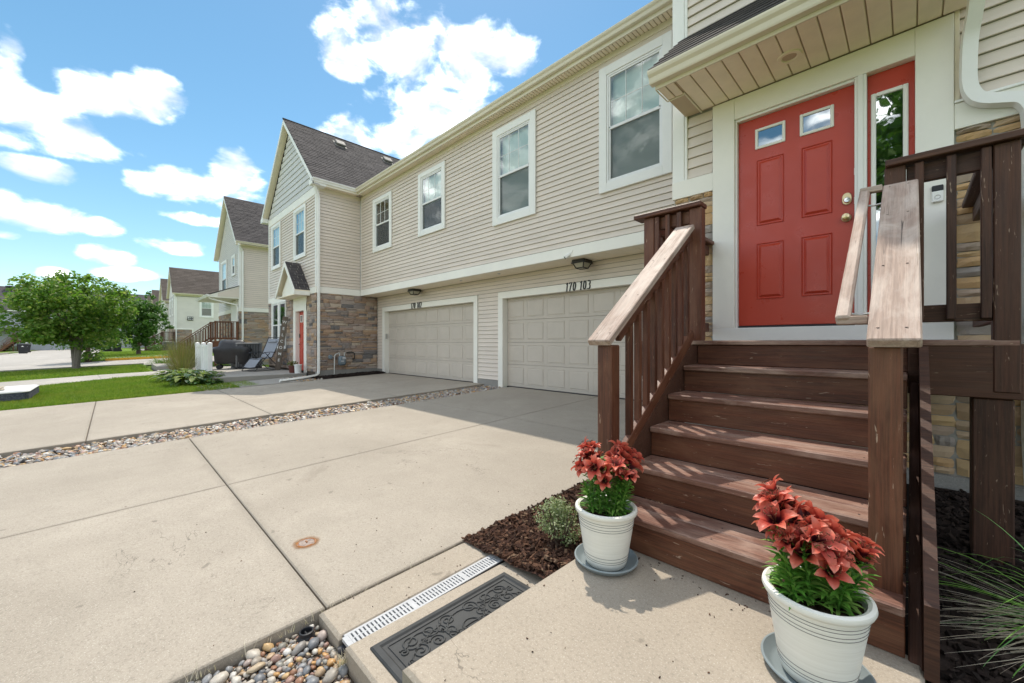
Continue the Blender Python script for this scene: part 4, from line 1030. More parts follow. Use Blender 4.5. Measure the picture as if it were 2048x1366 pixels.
# same widths for both columns of the door
xa = [sum(spec[i][0] for i in (0, 2))/2, sum(spec[i][1] for i in (0, 2))/2]; xb = [sum(spec[i][0] for i in (1, 3))/2, sum(spec[i][1] for i in (1, 3))/2]
zu = [(spec[0][2]+spec[1][2])/2, (spec[0][3]+spec[1][3])/2]; zl = [(spec[2][2]+spec[3][2])/2, (spec[2][3]+spec[3][3])/2]; zt = [(lit[0][2]+lit[1][2])/2, (lit[0][3]+lit[1][3])/2]
panel_door(ds, -1.248, -.347, YD, 1.215, 3.272, [(*xa, *zu), (*xb, *zu), (*xa, *zl), (*xb, *zl)], [(xa[0]-.012, xa[1]+.012, *zt), (xb[0]-.012, xb[1]+.012, *zt)])
RX = Matrix.Rotation(R(90), 4, 'X')
p = PY(1693, 436, YD)
MB().lathe([(.0,0),(.034,0),(.035,.005),(.030,.010),(.013,.014),(.012,.03),(.024,.040),(.029,.052),(.026,.062),(.014,.067),(.0,.068)], (0,0,0), 24, False).build('knob', BRASS, ds, True, Matrix.Translation((p.x, YD-.004, p.z)) @ RX)
p = PY(1694, 398, YD)
mb = MB(); mb.prism([(.034*math.cos(a), (.012 if math.sin(a) > 0 else -.012) + .042*math.sin(a)) for a in [2*math.pi*k/28 for k in range(28)]], lambda q: (q[0], 0, q[1]), lambda q: (q[0]*.9, -.012, q[1]*.92))
mb.build('deadbolt_plate', BRASS, ds, True, Matrix.Translation((p.x, YD-.002, p.z)))
MB().lathe([(.0,0),(.024,0),(.024,.018),(.019,.024),(.0,.025)], (0,0,0), 20, False).build('deadbolt_cylinder', CHROME, ds, True, Matrix.Translation((p.x+.002, YD-.013, p.z-.016)) @ RX)
for z in (2.52, 2.27, 2.02): pbox('strike_plate', (-.350, YD-.004, z-.03), (-.340, YD+.001, z+.03), TRIM_SMOOTH, ds, .001)
# sidelight
sl = empty('sidelight', (-.12, YD, 1.2), parent=home)
pbox('sidelight_panel', (-.264, YD+.002, 1.197), (.0195, YD+.045, 3.298), RED, sl)
a = PY(1742, 185, YD); b = PY(1817, 160, YD)
lx0, lx1, lz0, lz1 = a.x, b.x, 1.42, 3.13
mb = MB(); t = .032
for q in ((lx0, lx0+t, lz0, lz1), (lx1-t, lx1, lz0, lz1), (lx0+t, lx1-t, lz0, lz0+t), (lx0+t, lx1-t, lz1-t, lz1)): mb.cbox(q[0], q[1], YD-.014, YD+.002, q[2], q[3], .005)
mb.build('lite_frame', TRIM_SMOOTH, sl)
MB().quad((lx0+t, YD-.001, lz0+t), (lx1-t, YD-.001, lz0+t), (lx1-t, YD-.001, lz1-t), (lx0+t, YD-.001, lz1-t)).build('pane', GLASS_DARK, sl)
MB().quad((lx0+t, YD+.0012, lz0+t), (lx1-t, YD+.0012, lz0+t), (lx1-t, YD+.0012, lz1-t), (lx0+t, YD+.0012, lz1-t)).build('dark_backing', DARKROOM, sl)
# --- porch roof over the door
pr = empty('porch_roof', (-.7, 4.1, 3.5), parent=home)
ZS = 3.522
soffit_strip(pr, 'soffit_panel', -1.585, .30, 3.775, 4.449, ZS, 'x', .1347, SOFFIT)
soffit_strip(pr, 'soffit_panel', -1.765, -1.60, 3.775, 4.02, ZS, 'x', .0825, SOFFIT)
MB().box(-1.765, .30, 3.775, 4.49, ZS+.0125, ZS+.03).build('soffit_backing', GROOVE, pr)
pbox('soffit_return', (-1.60, 4.0, ZS-.012), (-1.585, 4.47, ZS+.0), CREAM, pr); pbox('soffit_return', (-1.77, 4.02, ZS-.012), (-1.586, 4.035, ZS), CREAM, pr); pbox('soffit_return', (-1.775, 3.775, ZS-.012), (-1.765, 4.03, ZS), CREAM, pr)
pbox('fascia', (-1.775, 3.755, 3.515), (.31, 3.775, 3.66), CREAM, pr)
gutter('gutter', pr, SOUTH, 3.754, -1.80, .33, 3.548, CREAM, 1.12)
y_e, z_e, y_t, z_t = 3.66, 3.665, 4.47, 4.40
nr = 7; sm = None
roofn = Vector((0, -(z_t-z_e), (y_t-y_e))).normalized()
for k in range(nr):
    f0, f1 = k/nr, (k+1.08)/nr
    x = -1.80 + (0.12 if k % 2 else 0)
    cuts = [-1.80] + [q for q in [x + .305*i for i in range(1, 8)] if q < .2] + [.33]
    for u, v in zip(cuts, cuts[1:]):
        A = Vector((u+.002, y_e+(y_t-y_e)*f0, z_e+(z_t-z_e)*f0)); B = A + Vector((v-u-.004, 0, 0)); C = Vector((v-.002, y_e+(y_t-y_e)*f1, z_e+(z_t-z_e)*f1)); D = C - Vector((v-u-.004, 0, 0))
        h = roofn * .013
        MB().add([A, B, A+h, B+h, C+roofn*.002, D+roofn*.002], [(0,1,3,2), (2,3,4,5), (0,2,5), (1,4,3)]).build('shingle', SHINGLE, pr)
MB().prism([(y_e, z_e), (y_t+.02, z_t+.02), (y_t+.02, z_t-.02), (y_e, z_e-.02)], lambda p: (-1.79, p[0], p[1]), lambda p: (.32, p[0], p[1])).build('roof_deck', BLACK_PLASTIC, pr)
MB().prism([(3.776, 3.66), (3.776, ZS+.032), (4.49, ZS+.032), (4.49, z_t-.03)], lambda p: (.29, p[0], p[1]), lambda p: (.315, p[0], p[1])).build('roof_cheek', SOFFIT, pr)
MB().prism([(3.776, 3.66), (3.776, ZS+.032), (4.49, ZS+.032), (4.49, z_t-.03)], lambda p: (-1.76, p[0], p[1]), lambda p: (-1.735, p[0], p[1])).build('roof_cheek', SOFFIT, pr)
c = PZ(1579, 113, ZS)
MB().lathe([(.052,-.002),(.060,-.013),(.086,-.012),(.092,.0),(.05,.0)], (c.x, c.y, ZS), 36, False).build('downlight_ring', SOFFIT, pr, True)
MB().lathe([(.0,-.001),(.052,-.001)], (c.x, c.y, ZS), 24, False).build('downlight_lens', GROOVE, pr)
# eave above the entry bay
pbox('upper_eave', (-2.1, 4.06, 6.28), (3.2, 4.66, 6.42), SOFFIT, home)
MB().add([(-2.15,4.05,6.42),(3.3,4.05,6.42),(3.3,9.2,8.6),(-2.15,9.2,8.6),(-2.15,9.2,6.42),(3.3,9.2,6.42)], [(0,1,2,3),(0,3,4)]).build('entry_bay_roof', SHINGLE, home)
# downspout beside the door
dp = [PY(1958, -40, 4.25), PY(1950, 20, 4.33), PY(1940, 72, 4.405), PY(1937, 110, 4.415), PY(1936, 160, 4.415), PY(1940, 182, 4.415), PY(1953, 197, 4.415), PY(1975, 201, 4.415), PY(2010, 199, 4.415), PY(2042, 197, 4.415), PY(2060, 212, 4.415), PY(2064, 240, 4.415)]
x_ = dp[-1].x; dp += [Vector((x_, 4.415, .4)), Vector((x_, 4.30, .05))]
MB().tube(MB.curve(dp, 5, .45), 1, flat=(.078, .062)).build('downspout', TRIM_SMOOTH, home)
# house numbers, drawn with a broad nib
def glyphs():
    T = math.pi
    arc = lambda cx, cy, rx, ry, a0, a1, n=14: [(cx+rx*math.cos(a0+(a1-a0)*i/n), cy+ry*math.sin(a0+(a1-a0)*i/n)) for i in range(n+1)]
    return {'1': ([[(.02,.80),(.17,.98),(.17,.03)], [(.06,.02),(.28,.02)]], .32), '7': ([[(.0,.86),(.06,.97),(.5,.97)], [(.5,.97),(.30,.55),(.20,.0)]], .54),
            '0': ([arc(.26,.5,.22,.48,T/2,T*2.5,26)], .56), '3': ([arc(.23,.75,.20,.22,T*.80,-T*.42), arc(.21,.28,.27,.27,T*.40,-T*.80)], .56), '2': ([arc(.23,.72,.22,.26,T*.9,-T*.25)+[(.05,.08)], [(.0,.03),(.5,.05)]], .56)}
GL = glyphs()
def number(text, x, y, z, h, parent):
    x0 = x
    for ch in text:
        if ch == ' ': x0 += h*.42; continue
        strokes, adv = GL[ch]; mb = MB()
        for st_ in strokes:
            pts = [Vector((p[0]*h*.70 + p[1]*h*.13, p[1]*h)) for p in st_]; nib = Vector((.052, -.020))*h
            for a, b in zip(pts, pts[1:]):
                d = (b-a).normalized(); e = d*.012*h; nn = Vector((-d.y, d.x))*.014*h
                if nn.dot(nib) < 0: nn = -nn
                w = nib + nn; mb.prism([(a-e+w), (b+e+w), (b+e-w), (a-e-w)], lambda q: (x0+q[0], y, z+q[1]), lambda q: (x0+q[0], y+.012, z+q[1]))
        mb.build('house_number', BLACK, parent); x0 += adv*h*.70 + h*.19
number('170 102', -11.66, YG-.0365, 2.150, .185, home)
number('170 103', -5.31, YG-.0365, 2.150, .185, home)
# ------------------------------------------------------------------ entry stairs and landing
stp = empty('entry_stairs', (-0.63, 2.5, 0), 'brown stained timber steps with weathered handrails leading up to the red front door', 'stairs')
ZDK = 1.062; NR = 6; RISE = ZDK/NR; RUN = 0.255; YN0 = 3.11          # deck nosing
SX0, SX1 = -1.146, -0.115                                             # between the stringers
for k in range(NR):
    # riser k stands under nosing k (0 = deck edge)
    yn = YN0 - k*RUN; zt = ZDK - k*RISE; yb = yn + .022
    board('riser', (SX0+.002, yb+.012, zt-.033-(RISE-.034)/2), (SX1+.10, yb+.012, zt-.033-(RISE-.034)/2), RISE-.034, .024, (0,0,1), WOOD, stp, .003)
    if k:
        zz = zt
        for j, (w_, c_) in enumerate(((.1385, .0693), (.1335, .2085))):
            board('tread', (SX0+.002, yn+c_, zz-.017), (SX1+.10, yn+c_, zz-.017), w_, .034, (0,1,0), WOOD_TREAD, stp, .006)
# stringers
def stringer(x, t):
    mb = MB(); n = 5
    poly = [(YN0-.10, ZDK-.0345), (YN0+.16, ZDK-.0345), (YN0+.16, ZDK-.36), (YN0-5*RUN+.24, -.012), (YN0-5*RUN-.025, -.012), (YN0-5*RUN-.025, RISE+.045)]
    mb.prism(poly, lambda p: (x-t/2, p[0], p[1]), lambda p: (x+t/2, p[0], p[1])); return mb.build('stringer', WOOD_DARK, stp)
stringer(SX0-.018, .034); stringer(SX1+.16, .034)
# landing
DX0, DX1, DY0, DY1 = -1.60, .375, 3.12, 4.445
n = 10
for i in range(n):
    y0 = DY0 - .012 + (DY1-DY0+.012)*i/n; y1 = DY0 - .012 + (DY1-DY0+.012)*(i+1)/n
    board('deck_board', (DX0, (y0+y1)/2, ZDK-.0155), (DX1, (y0+y1)/2, ZDK-.0155), y1-y0-.005, .031, (0,1,0), WOOD_TREAD, stp, .004)
board('rim_board', (SX1+.10, 3.135, .905), (DX1+.012, 3.135, .905), .275, .036, (0,0,1), WOOD_DARK, stp)
board('rim_board', (DX0, 3.155, .905), (SX0-.04, 3.155, .905), .275, .036, (0,0,1), WOOD_DARK, stp)
board('rim_board', (DX1-.03, 3.155, .905), (DX1-.03, DY1, .905), .275, .036, (0,0,1), WOOD_DARK, stp); board('rim_board', (DX0+.03, 3.175, .905), (DX0+.03, DY1, .905), .275, .036, (0,0,1), WOOD_DARK, stp)
board('ledger', (DX0+.06, DY1-.02, .905), (DX1-.06, DY1-.02, .905), .26, .036, (0,0,1), WOOD_DARK, stp)
for y in (3.45, 3.8, 4.15): board('joist', (DX0+.05, y, .90), (DX1-.05, y, .90), .24, .036, (0,0,1), WOOD_DARK, stp)
board('support_post', (.290, 3.20, -.12), (.290, 3.20, .765), .139, .139, (1,0,0), WOOD_DARK, stp, .006)
board('support_post', (-1.50, 3.20, -.2), (-1.50, 3.20, .765), .139, .139, (1,0,0), WOOD_DARK, stp, .006)
# --- stair railings
def rail_pt(y, z0=1.056, y0=1.90, slope=.735): return z0 + (y - y0)*slope
def stair_rail(xp, cap0, cap1, left):
    """post, sloping sub-rail, flat cap, lower rail and balusters at x = xp (post centre)"""
    yb = 1.975
    board('post', (xp, yb, .16 if not left else .10), (xp, yb, 1.035), .090, .092, (1,0,0), WOOD, stp, .006)
    s = .735
    yl, yh = 1.885, 3.065
    board('handrail_cap', ((cap0+cap1)/2, yl, rail_pt(yl)), ((cap0+cap1)/2, yh, rail_pt(yh)), cap1-cap0, .038, (1,0,0), WOOD_WORN, stp, .005)
    xi = xp + (.020 if left else -.020)
    board('sub_rail', (xi, 2.025, rail_pt(2.025)-.062), (xi, 3.062, rail_pt(3.062)-.062), .036, .078, (1,0,0), WOOD, stp)
    zl = lambda y: .385 + (y-2.02)*.70
    xi = xp + (.038 if left else -.020)
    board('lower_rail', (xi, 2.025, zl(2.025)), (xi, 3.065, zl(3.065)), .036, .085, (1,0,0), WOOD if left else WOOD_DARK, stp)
    n = 9
    for i in range(n):
        y = 2.09 + (3.03-2.09)*(i+.5)/n
        z0 = zl(y) + .040; z1 = rail_pt(y) - .085
        mb = MB(); w = .017
        vs = []
        for z, sg in ((z0, 1), (z1, 1)):
            for dx, dy in ((-w,-w),(w,-w),(w,w),(-w,w)): vs.append((dx, dy, z + dy*s))
        mb.add(vs, [(0,3,2,1),(4,5,6,7),(0,1,5,4),(1,2,6,5),(2,3,7,6),(3,0,4,7)])
        # grain runs up the baluster
        mb.v = [(z - z0, x, yy) for x, yy, z in mb.v]
        M = Matrix(((0,1,0,xi-.002),(0,0,1,y),(1,0,0,z0),(0,0,0,1)))
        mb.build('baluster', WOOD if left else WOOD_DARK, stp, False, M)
stair_rail(-1.205, -1.282, -1.142, True)
stair_rail(-.066, -.113, .026, False)
# outer skirt board under the right rail
board('skirt_board', (-.002, 1.86, .06), (-.002, 3.12, .96), .14, .034, (0,-1,1), WOOD_DARK, stp) if False else None
board('outer_rail', (.010, 1.84, -.06), (.010, 3.10, .80), .085, .036, (0,-.6,1), WOOD_DARK, stp)
# screw heads in the handrails
mb = MB()
for xx in (-.085, -.012):
    for y in (1.93, 2.30, 2.72, 3.02):
        z = rail_pt(y) + .0245*.0 + .0237
        mb.lathe([(.0045, 0), (.0045, .0012), (0, .0012)], (xx, y, z-.0002), 8, False)
for xx in (-1.25, -1.17):
    for y in (1.93, 2.25, 2.62, 3.0): mb.lathe([(.0045, 0), (.0045, .0012), (0, .0012)], (xx, y, rail_pt(y)+.0235), 8, False)
for k in range(1, NR):
    for xx in (SX0+.05, SX0+.10, (SX0+SX1)/2, SX1-.03):
        for c_ in (.045, .19): mb.lathe([(.004, 0), (.004, .0008), (0, .0008)], (xx+random.Random(k).uniform(-.01,.01), YN0-k*RUN+c_, ZDK-k*RISE+.0002), 8, False)
mb.build('screw_heads', BLACK, stp)
# graspable rail inside the right-hand one: sloping bar with two short returns
ga = rail_pt(2.02)+.030; gx = -.188
gl0, gl1 = 1.99, 3.045
board('grab_rail', (gx, gl0, rail_pt(gl0)+.012), (gx, gl1, rail_pt(gl1)+.012), .045, .036, (1,0,0), WOOD_WORN, stp, .008)
board('grab_rail_return', (gx-.020, gl0+.018, rail_pt(gl0)+.012), (-.114, gl0+.018, rail_pt(gl0)+.012), .036, .034, (0,1,0), WOOD_WORN, stp)
board('grab_rail_return', (gx-.020, gl1-.018, rail_pt(gl1)+.010), (-.114, gl1-.018, rail_pt(gl1)+.010), .036, .034, (0,1,0), WOOD_WORN, stp)
for y in (2.10, 2.98):
    z = rail_pt(y) - .012
    MB().tube([(gx, y, z+.006), (gx, y, z-.012), (gx+.018, y, z-.028), (gx+.045, y, z-.032), (-.086, y, z-.024)], .0055, 8).build('rail_bracket', GALV, stp, True)
# --- landing guards
def guard(x0, x1, y, posts, cap, bal, zc=2.055, name_m=WOOD):
    for px_ in posts: board('guard_post', (px_, y+.045, .80 if px_ < -1.3 or px_ > .2 else ZDK), (px_, y+.045, zc-.018), .088, .088, (1,0,0), name_m, stp, .005)
    board('guard_cap', (cap[0], y+.035, zc), (cap[1], y+.035, zc), .14, .036, (0,1,0), name_m, stp, .005)
    board('guard_rail', (x0, y+.045, zc-.075), (x1, y+.045, zc-.075), .036, .098, (0,1,0), name_m, stp)
    board('guard_rail', (x0, y+.045, 1.205), (x1, y+.045, 1.205), .036, .092, (0,1,0), name_m, stp)
    for b in bal: board('baluster', (b, y+.008, 1.17), (b, y+.008, zc-.025), .036, .036, (1,0,0), name_m, stp)
guard(-1.48, -1.20, 3.11, (-1.523, -1.155), (-1.64, -1.105), (-1.452, -1.365, -1.275), 2.085)
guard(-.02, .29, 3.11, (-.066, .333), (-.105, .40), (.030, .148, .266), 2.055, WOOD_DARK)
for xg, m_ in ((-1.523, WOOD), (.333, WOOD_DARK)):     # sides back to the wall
    zc = 2.085 if xg < 0 else 2.055
    board('guard_cap', (xg, 3.22, zc), (xg, 4.44, zc), .14, .036, (1,0,0), m_, stp, .005)
    board('guard_rail', (xg, 3.20, zc-.075), (xg, 4.44, zc-.075), .036, .098, (1,0,0), m_, stp); board('guard_rail', (xg, 3.20, 1.205), (xg, 4.44, 1.205), .036, .092, (1,0,0), m_, stp)
    for i in range(8): board('baluster', (xg - (.037 if xg < 0 else -.037), 3.30+i*.145, 1.17), (xg - (.037 if xg < 0 else -.037), 3.30+i*.145, zc-.025), .036, .036, (1,0,0), m_, stp)
# ------------------------------------------------------------------ things near the steps
# --- pots of lilies
def pot_mesh():
    mb = MB(); H = .262; rb, rt = .094, .136
    prof = [(0, .0), (rb-.006, 0), (rb, .006)]
    def rr(z): return rb + (rt-rb)*(z/H)**.92
    zs = sorted(set([.02+.011*k for k in range(1, 22)])); 
    for z in zs: prof.append((rr(z), z))
    prof += [(rr(H-.022), H-.022), (rr(H)+.006, H-.016), (rr(H)+.010, H-.006), (rr(H)+.008, H+.004), (rr(H)-.002, H+.008), (rr(H)-.012, H+.003), (rr(H)-.016, H-.02), (rr(H-.05)-.016, H-.05)]
    mb.lathe(prof, (0,0,0), 56, False); return mb, rr
def flower_mesh(seed):
    rg = random.Random(seed); mb = MB(); along = []
    for k in range(6):
        a = k*math.pi/3 + rg.uniform(-.12, .12); outer = k % 2
        L = rg.uniform(.064, .080); wmax = rg.uniform(.0120,.0150) if outer else rg.uniform(.0165,.0195); n = 7; lift0 = rg.uniform(.95, 1.35); curl = rg.uniform(1.2, 2.9)
        r, z, th = .004, .0, lift0; pts = []
        for i in range(n):
            t = i/(n-1); wd_ = wmax * (math.sin(math.pi*min(1, (t*.86+.10)))**.8) * (1 if t < .97 else .2)
            pts.append((r, z, wd_, t)); st = L/(n-1); r += math.cos(th)*st; z += math.sin(th)*st; th -= curl/(n-1)*(.4+1.2*t)
        base = len(mb.v); vs = []
        for r_, z_, w_, t in pts:
            for s in (-1, -.5, 0, .5, 1):
                off = s*w_; zz = z_ + (abs(s)**1.5)*w_*.38 - (0 if s else .0012)
                vs.append((r_*math.cos(a)-off*math.sin(a), r_*math.sin(a)+off*math.cos(a), zz)); along.append(t)
        fs = [(i*5+j, i*5+j+1, (i+1)*5+j+1, (i+1)*5+j) for i in range(n-1) for j in range(4)]
        mb.add(vs, fs)
    ns = len(mb.v); nf = len(mb.f); mb.mi = 1
    for k in range(6):
        a = k*math.pi/3 + .3; p = [(0,0,.004), (.008*math.cos(a), .008*math.sin(a), .03), (.017*math.cos(a), .017*math.sin(a), .052)]
        mb.tube(p, .0008, 4); c = p[-1]; mb.tube([(c[0]-.005*math.sin(a), c[1]+.005*math.cos(a), c[2]), (c[0]+.005*math.sin(a), c[1]-.005*math.cos(a), c[2]+.001)], .0016, 5)
    me = mb.mesh('flower', [PETAL, STAMEN], True)
    at = me.attributes.new('along', 'FLOAT', 'POINT'); vals = along + [1.0]*(len(mb.v)-len(along)); at.data.foreach_set('value', vals)
    return me
FLOWERS = [flower_mesh(s) for s in range(9)]
def leaf_strip(mb, p, d, up, L, w, droop, n=4, fold=.25):
    """one lance-shaped leaf from p along d"""
    p = Vector(p); d = Vector(d).normalized(); side = d.cross(up)
    if side.length < 1e-4: side = Vector((1,0,0))
    side.normalize(); vs = []; q = p.copy(); dd = d.copy()
    for i in range(n+1):
        t = i/n; ww = w * math.sin(math.pi*(.12+.86*t))**.9 if i < n else w*.05
        nrm = side.cross(dd)
        vs += [q + side*ww + nrm*ww*fold, q, q - side*ww + nrm*ww*fold]
        q = q + dd*(L/n); dd = (dd + Vector((0,0,-droop/n))).normalized()
    mb.add(vs, [(i*3+j, i*3+j+1, (i+1)*3+j+1, (i+1)*3+j) for i in range(n) for j in (0, 1)])
def lily_pot(loc, seed, label, stems, flowers, buds, slabel):
    sau = MB().lathe([(0,.004),(.100,.004),(.104,.0),(.115,.001),(.134,.022),(.140,.024),(.142,.020),(.136,.010),(.120,-.0),(0,0)][::1], (0,0,0), 48, False)
    rg = random.Random(seed)
    s_ = MB().lathe([(0,.0),(.112,.0),(.124,.006),(.142,.030),(.147,.030),(.149,.026),(.130,.004),(.122,-.0005)], (0,0,0), 48, False).build('plant_saucer', SAUCER, None, True, Matrix.Translation((loc[0], loc[1], .0015)))
    tag(s_, slabel, 'saucer', 'saucers under the lily pots')
    t = empty('flower_pot', (loc[0], loc[1], .003), label, 'flower pot', 'pots of lilies at the steps')
    base = Matrix.Translation((loc[0], loc[1], .0025))
    mb, rr = pot_mesh(); mb.build('pot', POT, t, True, base)
    # grooves turned into the pot
    for z0 in (.036, .046, .061, .190, .201, .216, .227):
        MB().tube([( (rr(z0)+.0002)*math.cos(2*math.pi*k/48), (rr(z0)+.0002)*math.sin(2*math.pi*k/48), z0) for k in range(49)], .0011, 5, False).build('groove', POTLINE, t, False, base)
    mb = MB(); nn = 40; rs_ = rr(.24)-.014
    ring = [(0,0,.238)] + [(rs_*f*math.cos(2*math.pi*k/nn), rs_*f*math.sin(2*math.pi*k/nn), .236+rg.uniform(-.006,.008)) for f in (.33,.66,1.0) for k in range(nn)]
    fs = [(0, 1+k, 1+(k+1)%nn) for k in range(nn)] + [(1+j*nn+k, 1+j*nn+(k+1)%nn, 1+(j+1)*nn+(k+1)%nn, 1+(j+1)*nn+k) for j in (0,1) for k in range(nn)]
    mb.add(ring, fs); mb.build('soil', SOIL, t, True, base)
    tops = []
    for sx, sy, h, lx, ly in stems:
        mb = MB(); p0 = Vector((sx, sy, .235)); h *= 1.12; p1 = Vector((sx+lx, sy+ly, .235+h)); mid = (p0+p1)/2 + Vector((-lx*.25, -ly*.25, 0))
        pts = [p0.lerp(mid, k/4).lerp(mid.lerp(p1, k/4), k/4) for k in range(5)]
        mb.tube(pts, [.005,.0045,.004,.0035,.003], 6)
        n = int(h*330)
        for i in range(n):
            f = (i+.5)/n; pp = pts[0].lerp(mid, f).lerp(mid.lerp(pts[-1], f), f); a = i*2.4 + rg.uniform(-.35,.35)
            el = .45 + .35*f + rg.uniform(-.25,.25); L = (.075 - .030*f)*rg.uniform(.8,1.15)
            d = Vector((math.cos(a)*math.cos(el), math.sin(a)*math.cos(el), math.sin(el)))
            leaf_strip(mb, pp, d, Vector((0,0,1)), L, .0062*rg.uniform(.8,1.2), rg.uniform(.5,1.3))
        mb.build('leafy_stem', LEAF_LILY, t, True, base); tops.append(p1)
    flowers = [(a, b, c+.028, d+rg.uniform(-.3,.35), e+rg.uniform(-.5,.5)) for a, b, c, d, e in flowers] + [(a*rg.uniform(.7,1.12)+rg.uniform(-.02,.02), b*rg.uniform(.7,1.12)+rg.uniform(-.02,.02), c+rg.uniform(-.025,.04), d+rg.uniform(-.4,.7), e+rg.uniform(-1.2,1.2)) for a, b, c, d, e in flowers[::2]]
    for (fx, fy, fz, tilt, az) in flowers:
        M = base @ Matrix.Translation((fx, fy, fz)) @ Matrix.Rotation(az, 4, 'Z') @ Matrix.Rotation(tilt, 4, 'Y') @ Matrix.Scale(rg.uniform(.72, 1.15), 4)
        mobj('flower', rg.choice(FLOWERS), None, t, M)
        # its own short stalk down to the nearest stem
        q = min(tops, key=lambda k: (k-Vector((fx,fy,fz))).length); MB().tube([q, (q+Vector((fx,fy,fz)))/2+Vector((0,0,-.008)), (fx,fy,fz)], .0022, 5).build('flower_stalk', LEAF_LILY, t, False, base)
    for (bx_, by_, bz_) in buds:
        MB().lathe([(0,0),(.006,.006),(.0085,.02),(.007,.038),(.002,.052)], (bx_,by_,bz_), 8, False).build('bud', BUD, t, True, base)
    return t
def spread(seed, clusters):
    rg = random.Random(seed); st_, fl = [], []
    for cx_, cy_, h, k, r_ in clusters:
        for i in range(k):
            a = 2*math.pi*i/k + rg.uniform(-.3,.3); fl.append((cx_+r_*math.cos(a)*rg.uniform(.6,1.1), cy_+r_*math.sin(a)*rg.uniform(.6,1.1), .235+h+rg.uniform(-.035,.035), rg.uniform(.5,1.15), a))
        fl.append((cx_, cy_, .235+h+.035, rg.uniform(0,.35), rg.uniform(0,6)))
    return fl
# directions across the picture: right = RT, towards the camera = -FW
def rel(r_, f_): return (RT[0]*r_+FW[0]*f_, RT[1]*r_+FW[1]*f_)
def stems_rel(lst): 
    out = []
    for r_, f_, h, lr, lf in lst:
        a = rel(r_, f_); b = rel(lr, lf); out.append((a[0], a[1], h, b[0], b[1]))
    return out
s1 = stems_rel([(-.055,.01,.225,-.02,.01),(-.03,-.03,.19,-.03,-.01),(.0,.04,.21,-.01,.02),(.03,-.04,.18,.03,0),(.06,.0,.19,.04,.0),(.07,.03,.16,.06,.01),(.04,-.02,.20,.04,-.01),(-.07,-.01,.12,-.03,-.02),(.0,-.02,.17,.01,0),(.055,-.045,.13,.03,-.02)])
f1 = []
for (r_, f_, z, k) in ((-.095,.02,.475,0),(-.07,-.03,.43,1),(-.075,.05,.515,2),(-.045,.0,.485,3),(-.10,-.02,.44,4),(.045,-.03,.425,0),(.075,.02,.47,1),(.105,-.01,.44,2),(.07,.05,.50,3),(.135,.02,.475,4),(.02,.0,.45,2),(.055,-.06,.40,1),(-.02,-.04,.44,3),(.10,-.05,.405,0),(-.085,.0,.50,2),(-.055,.04,.505,0),(-.06,-.05,.455,4),(.09,.035,.485,2),(.115,.03,.465,3),(.03,-.045,.445,1),(.06,.03,.455,4),(-.03,.02,.47,1)):
    p = rel(r_, f_); az = math.atan2(p[1], p[0]) + (k-2)*.25; f1.append((p[0], p[1], z-.02, .45+.12*k, az))
p = rel(-.012, -.05)
lily_pot((-1.035, 1.672), 3, 'cream ridged pot of coral lilies standing beside the variegated bush', s1, f1, [(p[0], p[1], .44)], 'round blue-grey saucer under the pot nearest the variegated bush')
s2 = stems_rel([(-.08,.0,.19,-.03,.01),(-.06,.045,.22,-.03,.02),(-.04,-.03,.17,-.03,-.01),(-.015,.02,.20,-.03,.02),(.01,-.035,.15,.0,-.01),(.035,.0,.15,.02,.01),(.06,.04,.14,.04,.0),(.075,-.02,.12,.06,.0),(.05,-.045,.10,.04,-.02),(-.085,-.03,.12,-.03,-.01),(.0,.05,.18,-.01,.01),(.085,.01,.15,.05,0),(.02,-.06,.09,.01,-.02)])
f2 = []
for (r_, f_, z, k) in ((-.115,.04,.50,0),(-.085,.06,.525,1),(-.06,.05,.50,2),(-.125,.0,.455,3),(-.095,-.01,.43,4),(-.06,.0,.455,0),(-.02,.03,.455,1),(.01,.05,.45,2),(-.03,-.03,.41,3),(.005,.0,.415,4),(.03,.03,.415,0),(-.08,-.045,.39,1),(.0,-.05,.375,2),(.04,-.01,.40,3),(.115,.0,.375,4),(.145,.01,.37,2),(-.04,.055,.49,3),(-.11,.03,.42,0),(-.10,.05,.485,3),(-.075,.03,.48,4),(-.04,.02,.46,1),(-.055,-.035,.42,2),(-.015,-.01,.435,0),(.02,.015,.43,3),(.025,-.035,.395,1),(-.10,-.03,.41,2),(.13,-.015,.36,0),(-.02,.055,.475,4)):
    p = rel(r_, f_); az = math.atan2(p[1], p[0]) + (k-2)*.3; f2.append((p[0], p[1], z-.01, .45+.12*k, az))
lily_pot((-.214, 1.575), 9, 'cream ridged pot of coral lilies in front of the right-hand stair post', s2, f2, [], 'round blue-grey saucer under the pot by the right-hand stair post')

# --- variegated bush beside the steps
def leaf_blob(mb, c, r, n, size, rg, up=.5, aspect=.6, squash=(1,1,1), shell=.55):
    for _ in range(n):
        v = Vector((rg.gauss(0,1), rg.gauss(0,1), rg.gauss(0,1))).normalized() * (r * (shell + (1-shell)*rg.random()**.6))
        p = Vector(c) + Vector((v.x*squash[0], v.y*squash[1], v.z*squash[2]))
        nrm = (v.normalized()*.8 + Vector((rg.uniform(-1,1), rg.uniform(-1,1), rg.uniform(-.6,1)+up))).normalized()
        a = nrm.cross(Vector((rg.uniform(-1,1), rg.uniform(-1,1), rg.uniform(-1,1)))).normalized(); b = nrm.cross(a)
        s = size*rg.uniform(.65,1.3); q = p
        mb.add([q - a*s*.5, q + b*s*aspect*.5 + nrm*s*.05, q + a*s*.5, q - b*s*aspect*.5 + nrm*s*.05], [(0,1,2,3)])
rg = random.Random(31)
bc = PZ(1118, 1080, -.12)
bush = empty('bush', (bc.x, bc.y, -.15), 'low variegated bush with small cream and green leaves beside the steps', 'bush')
mb = MB()
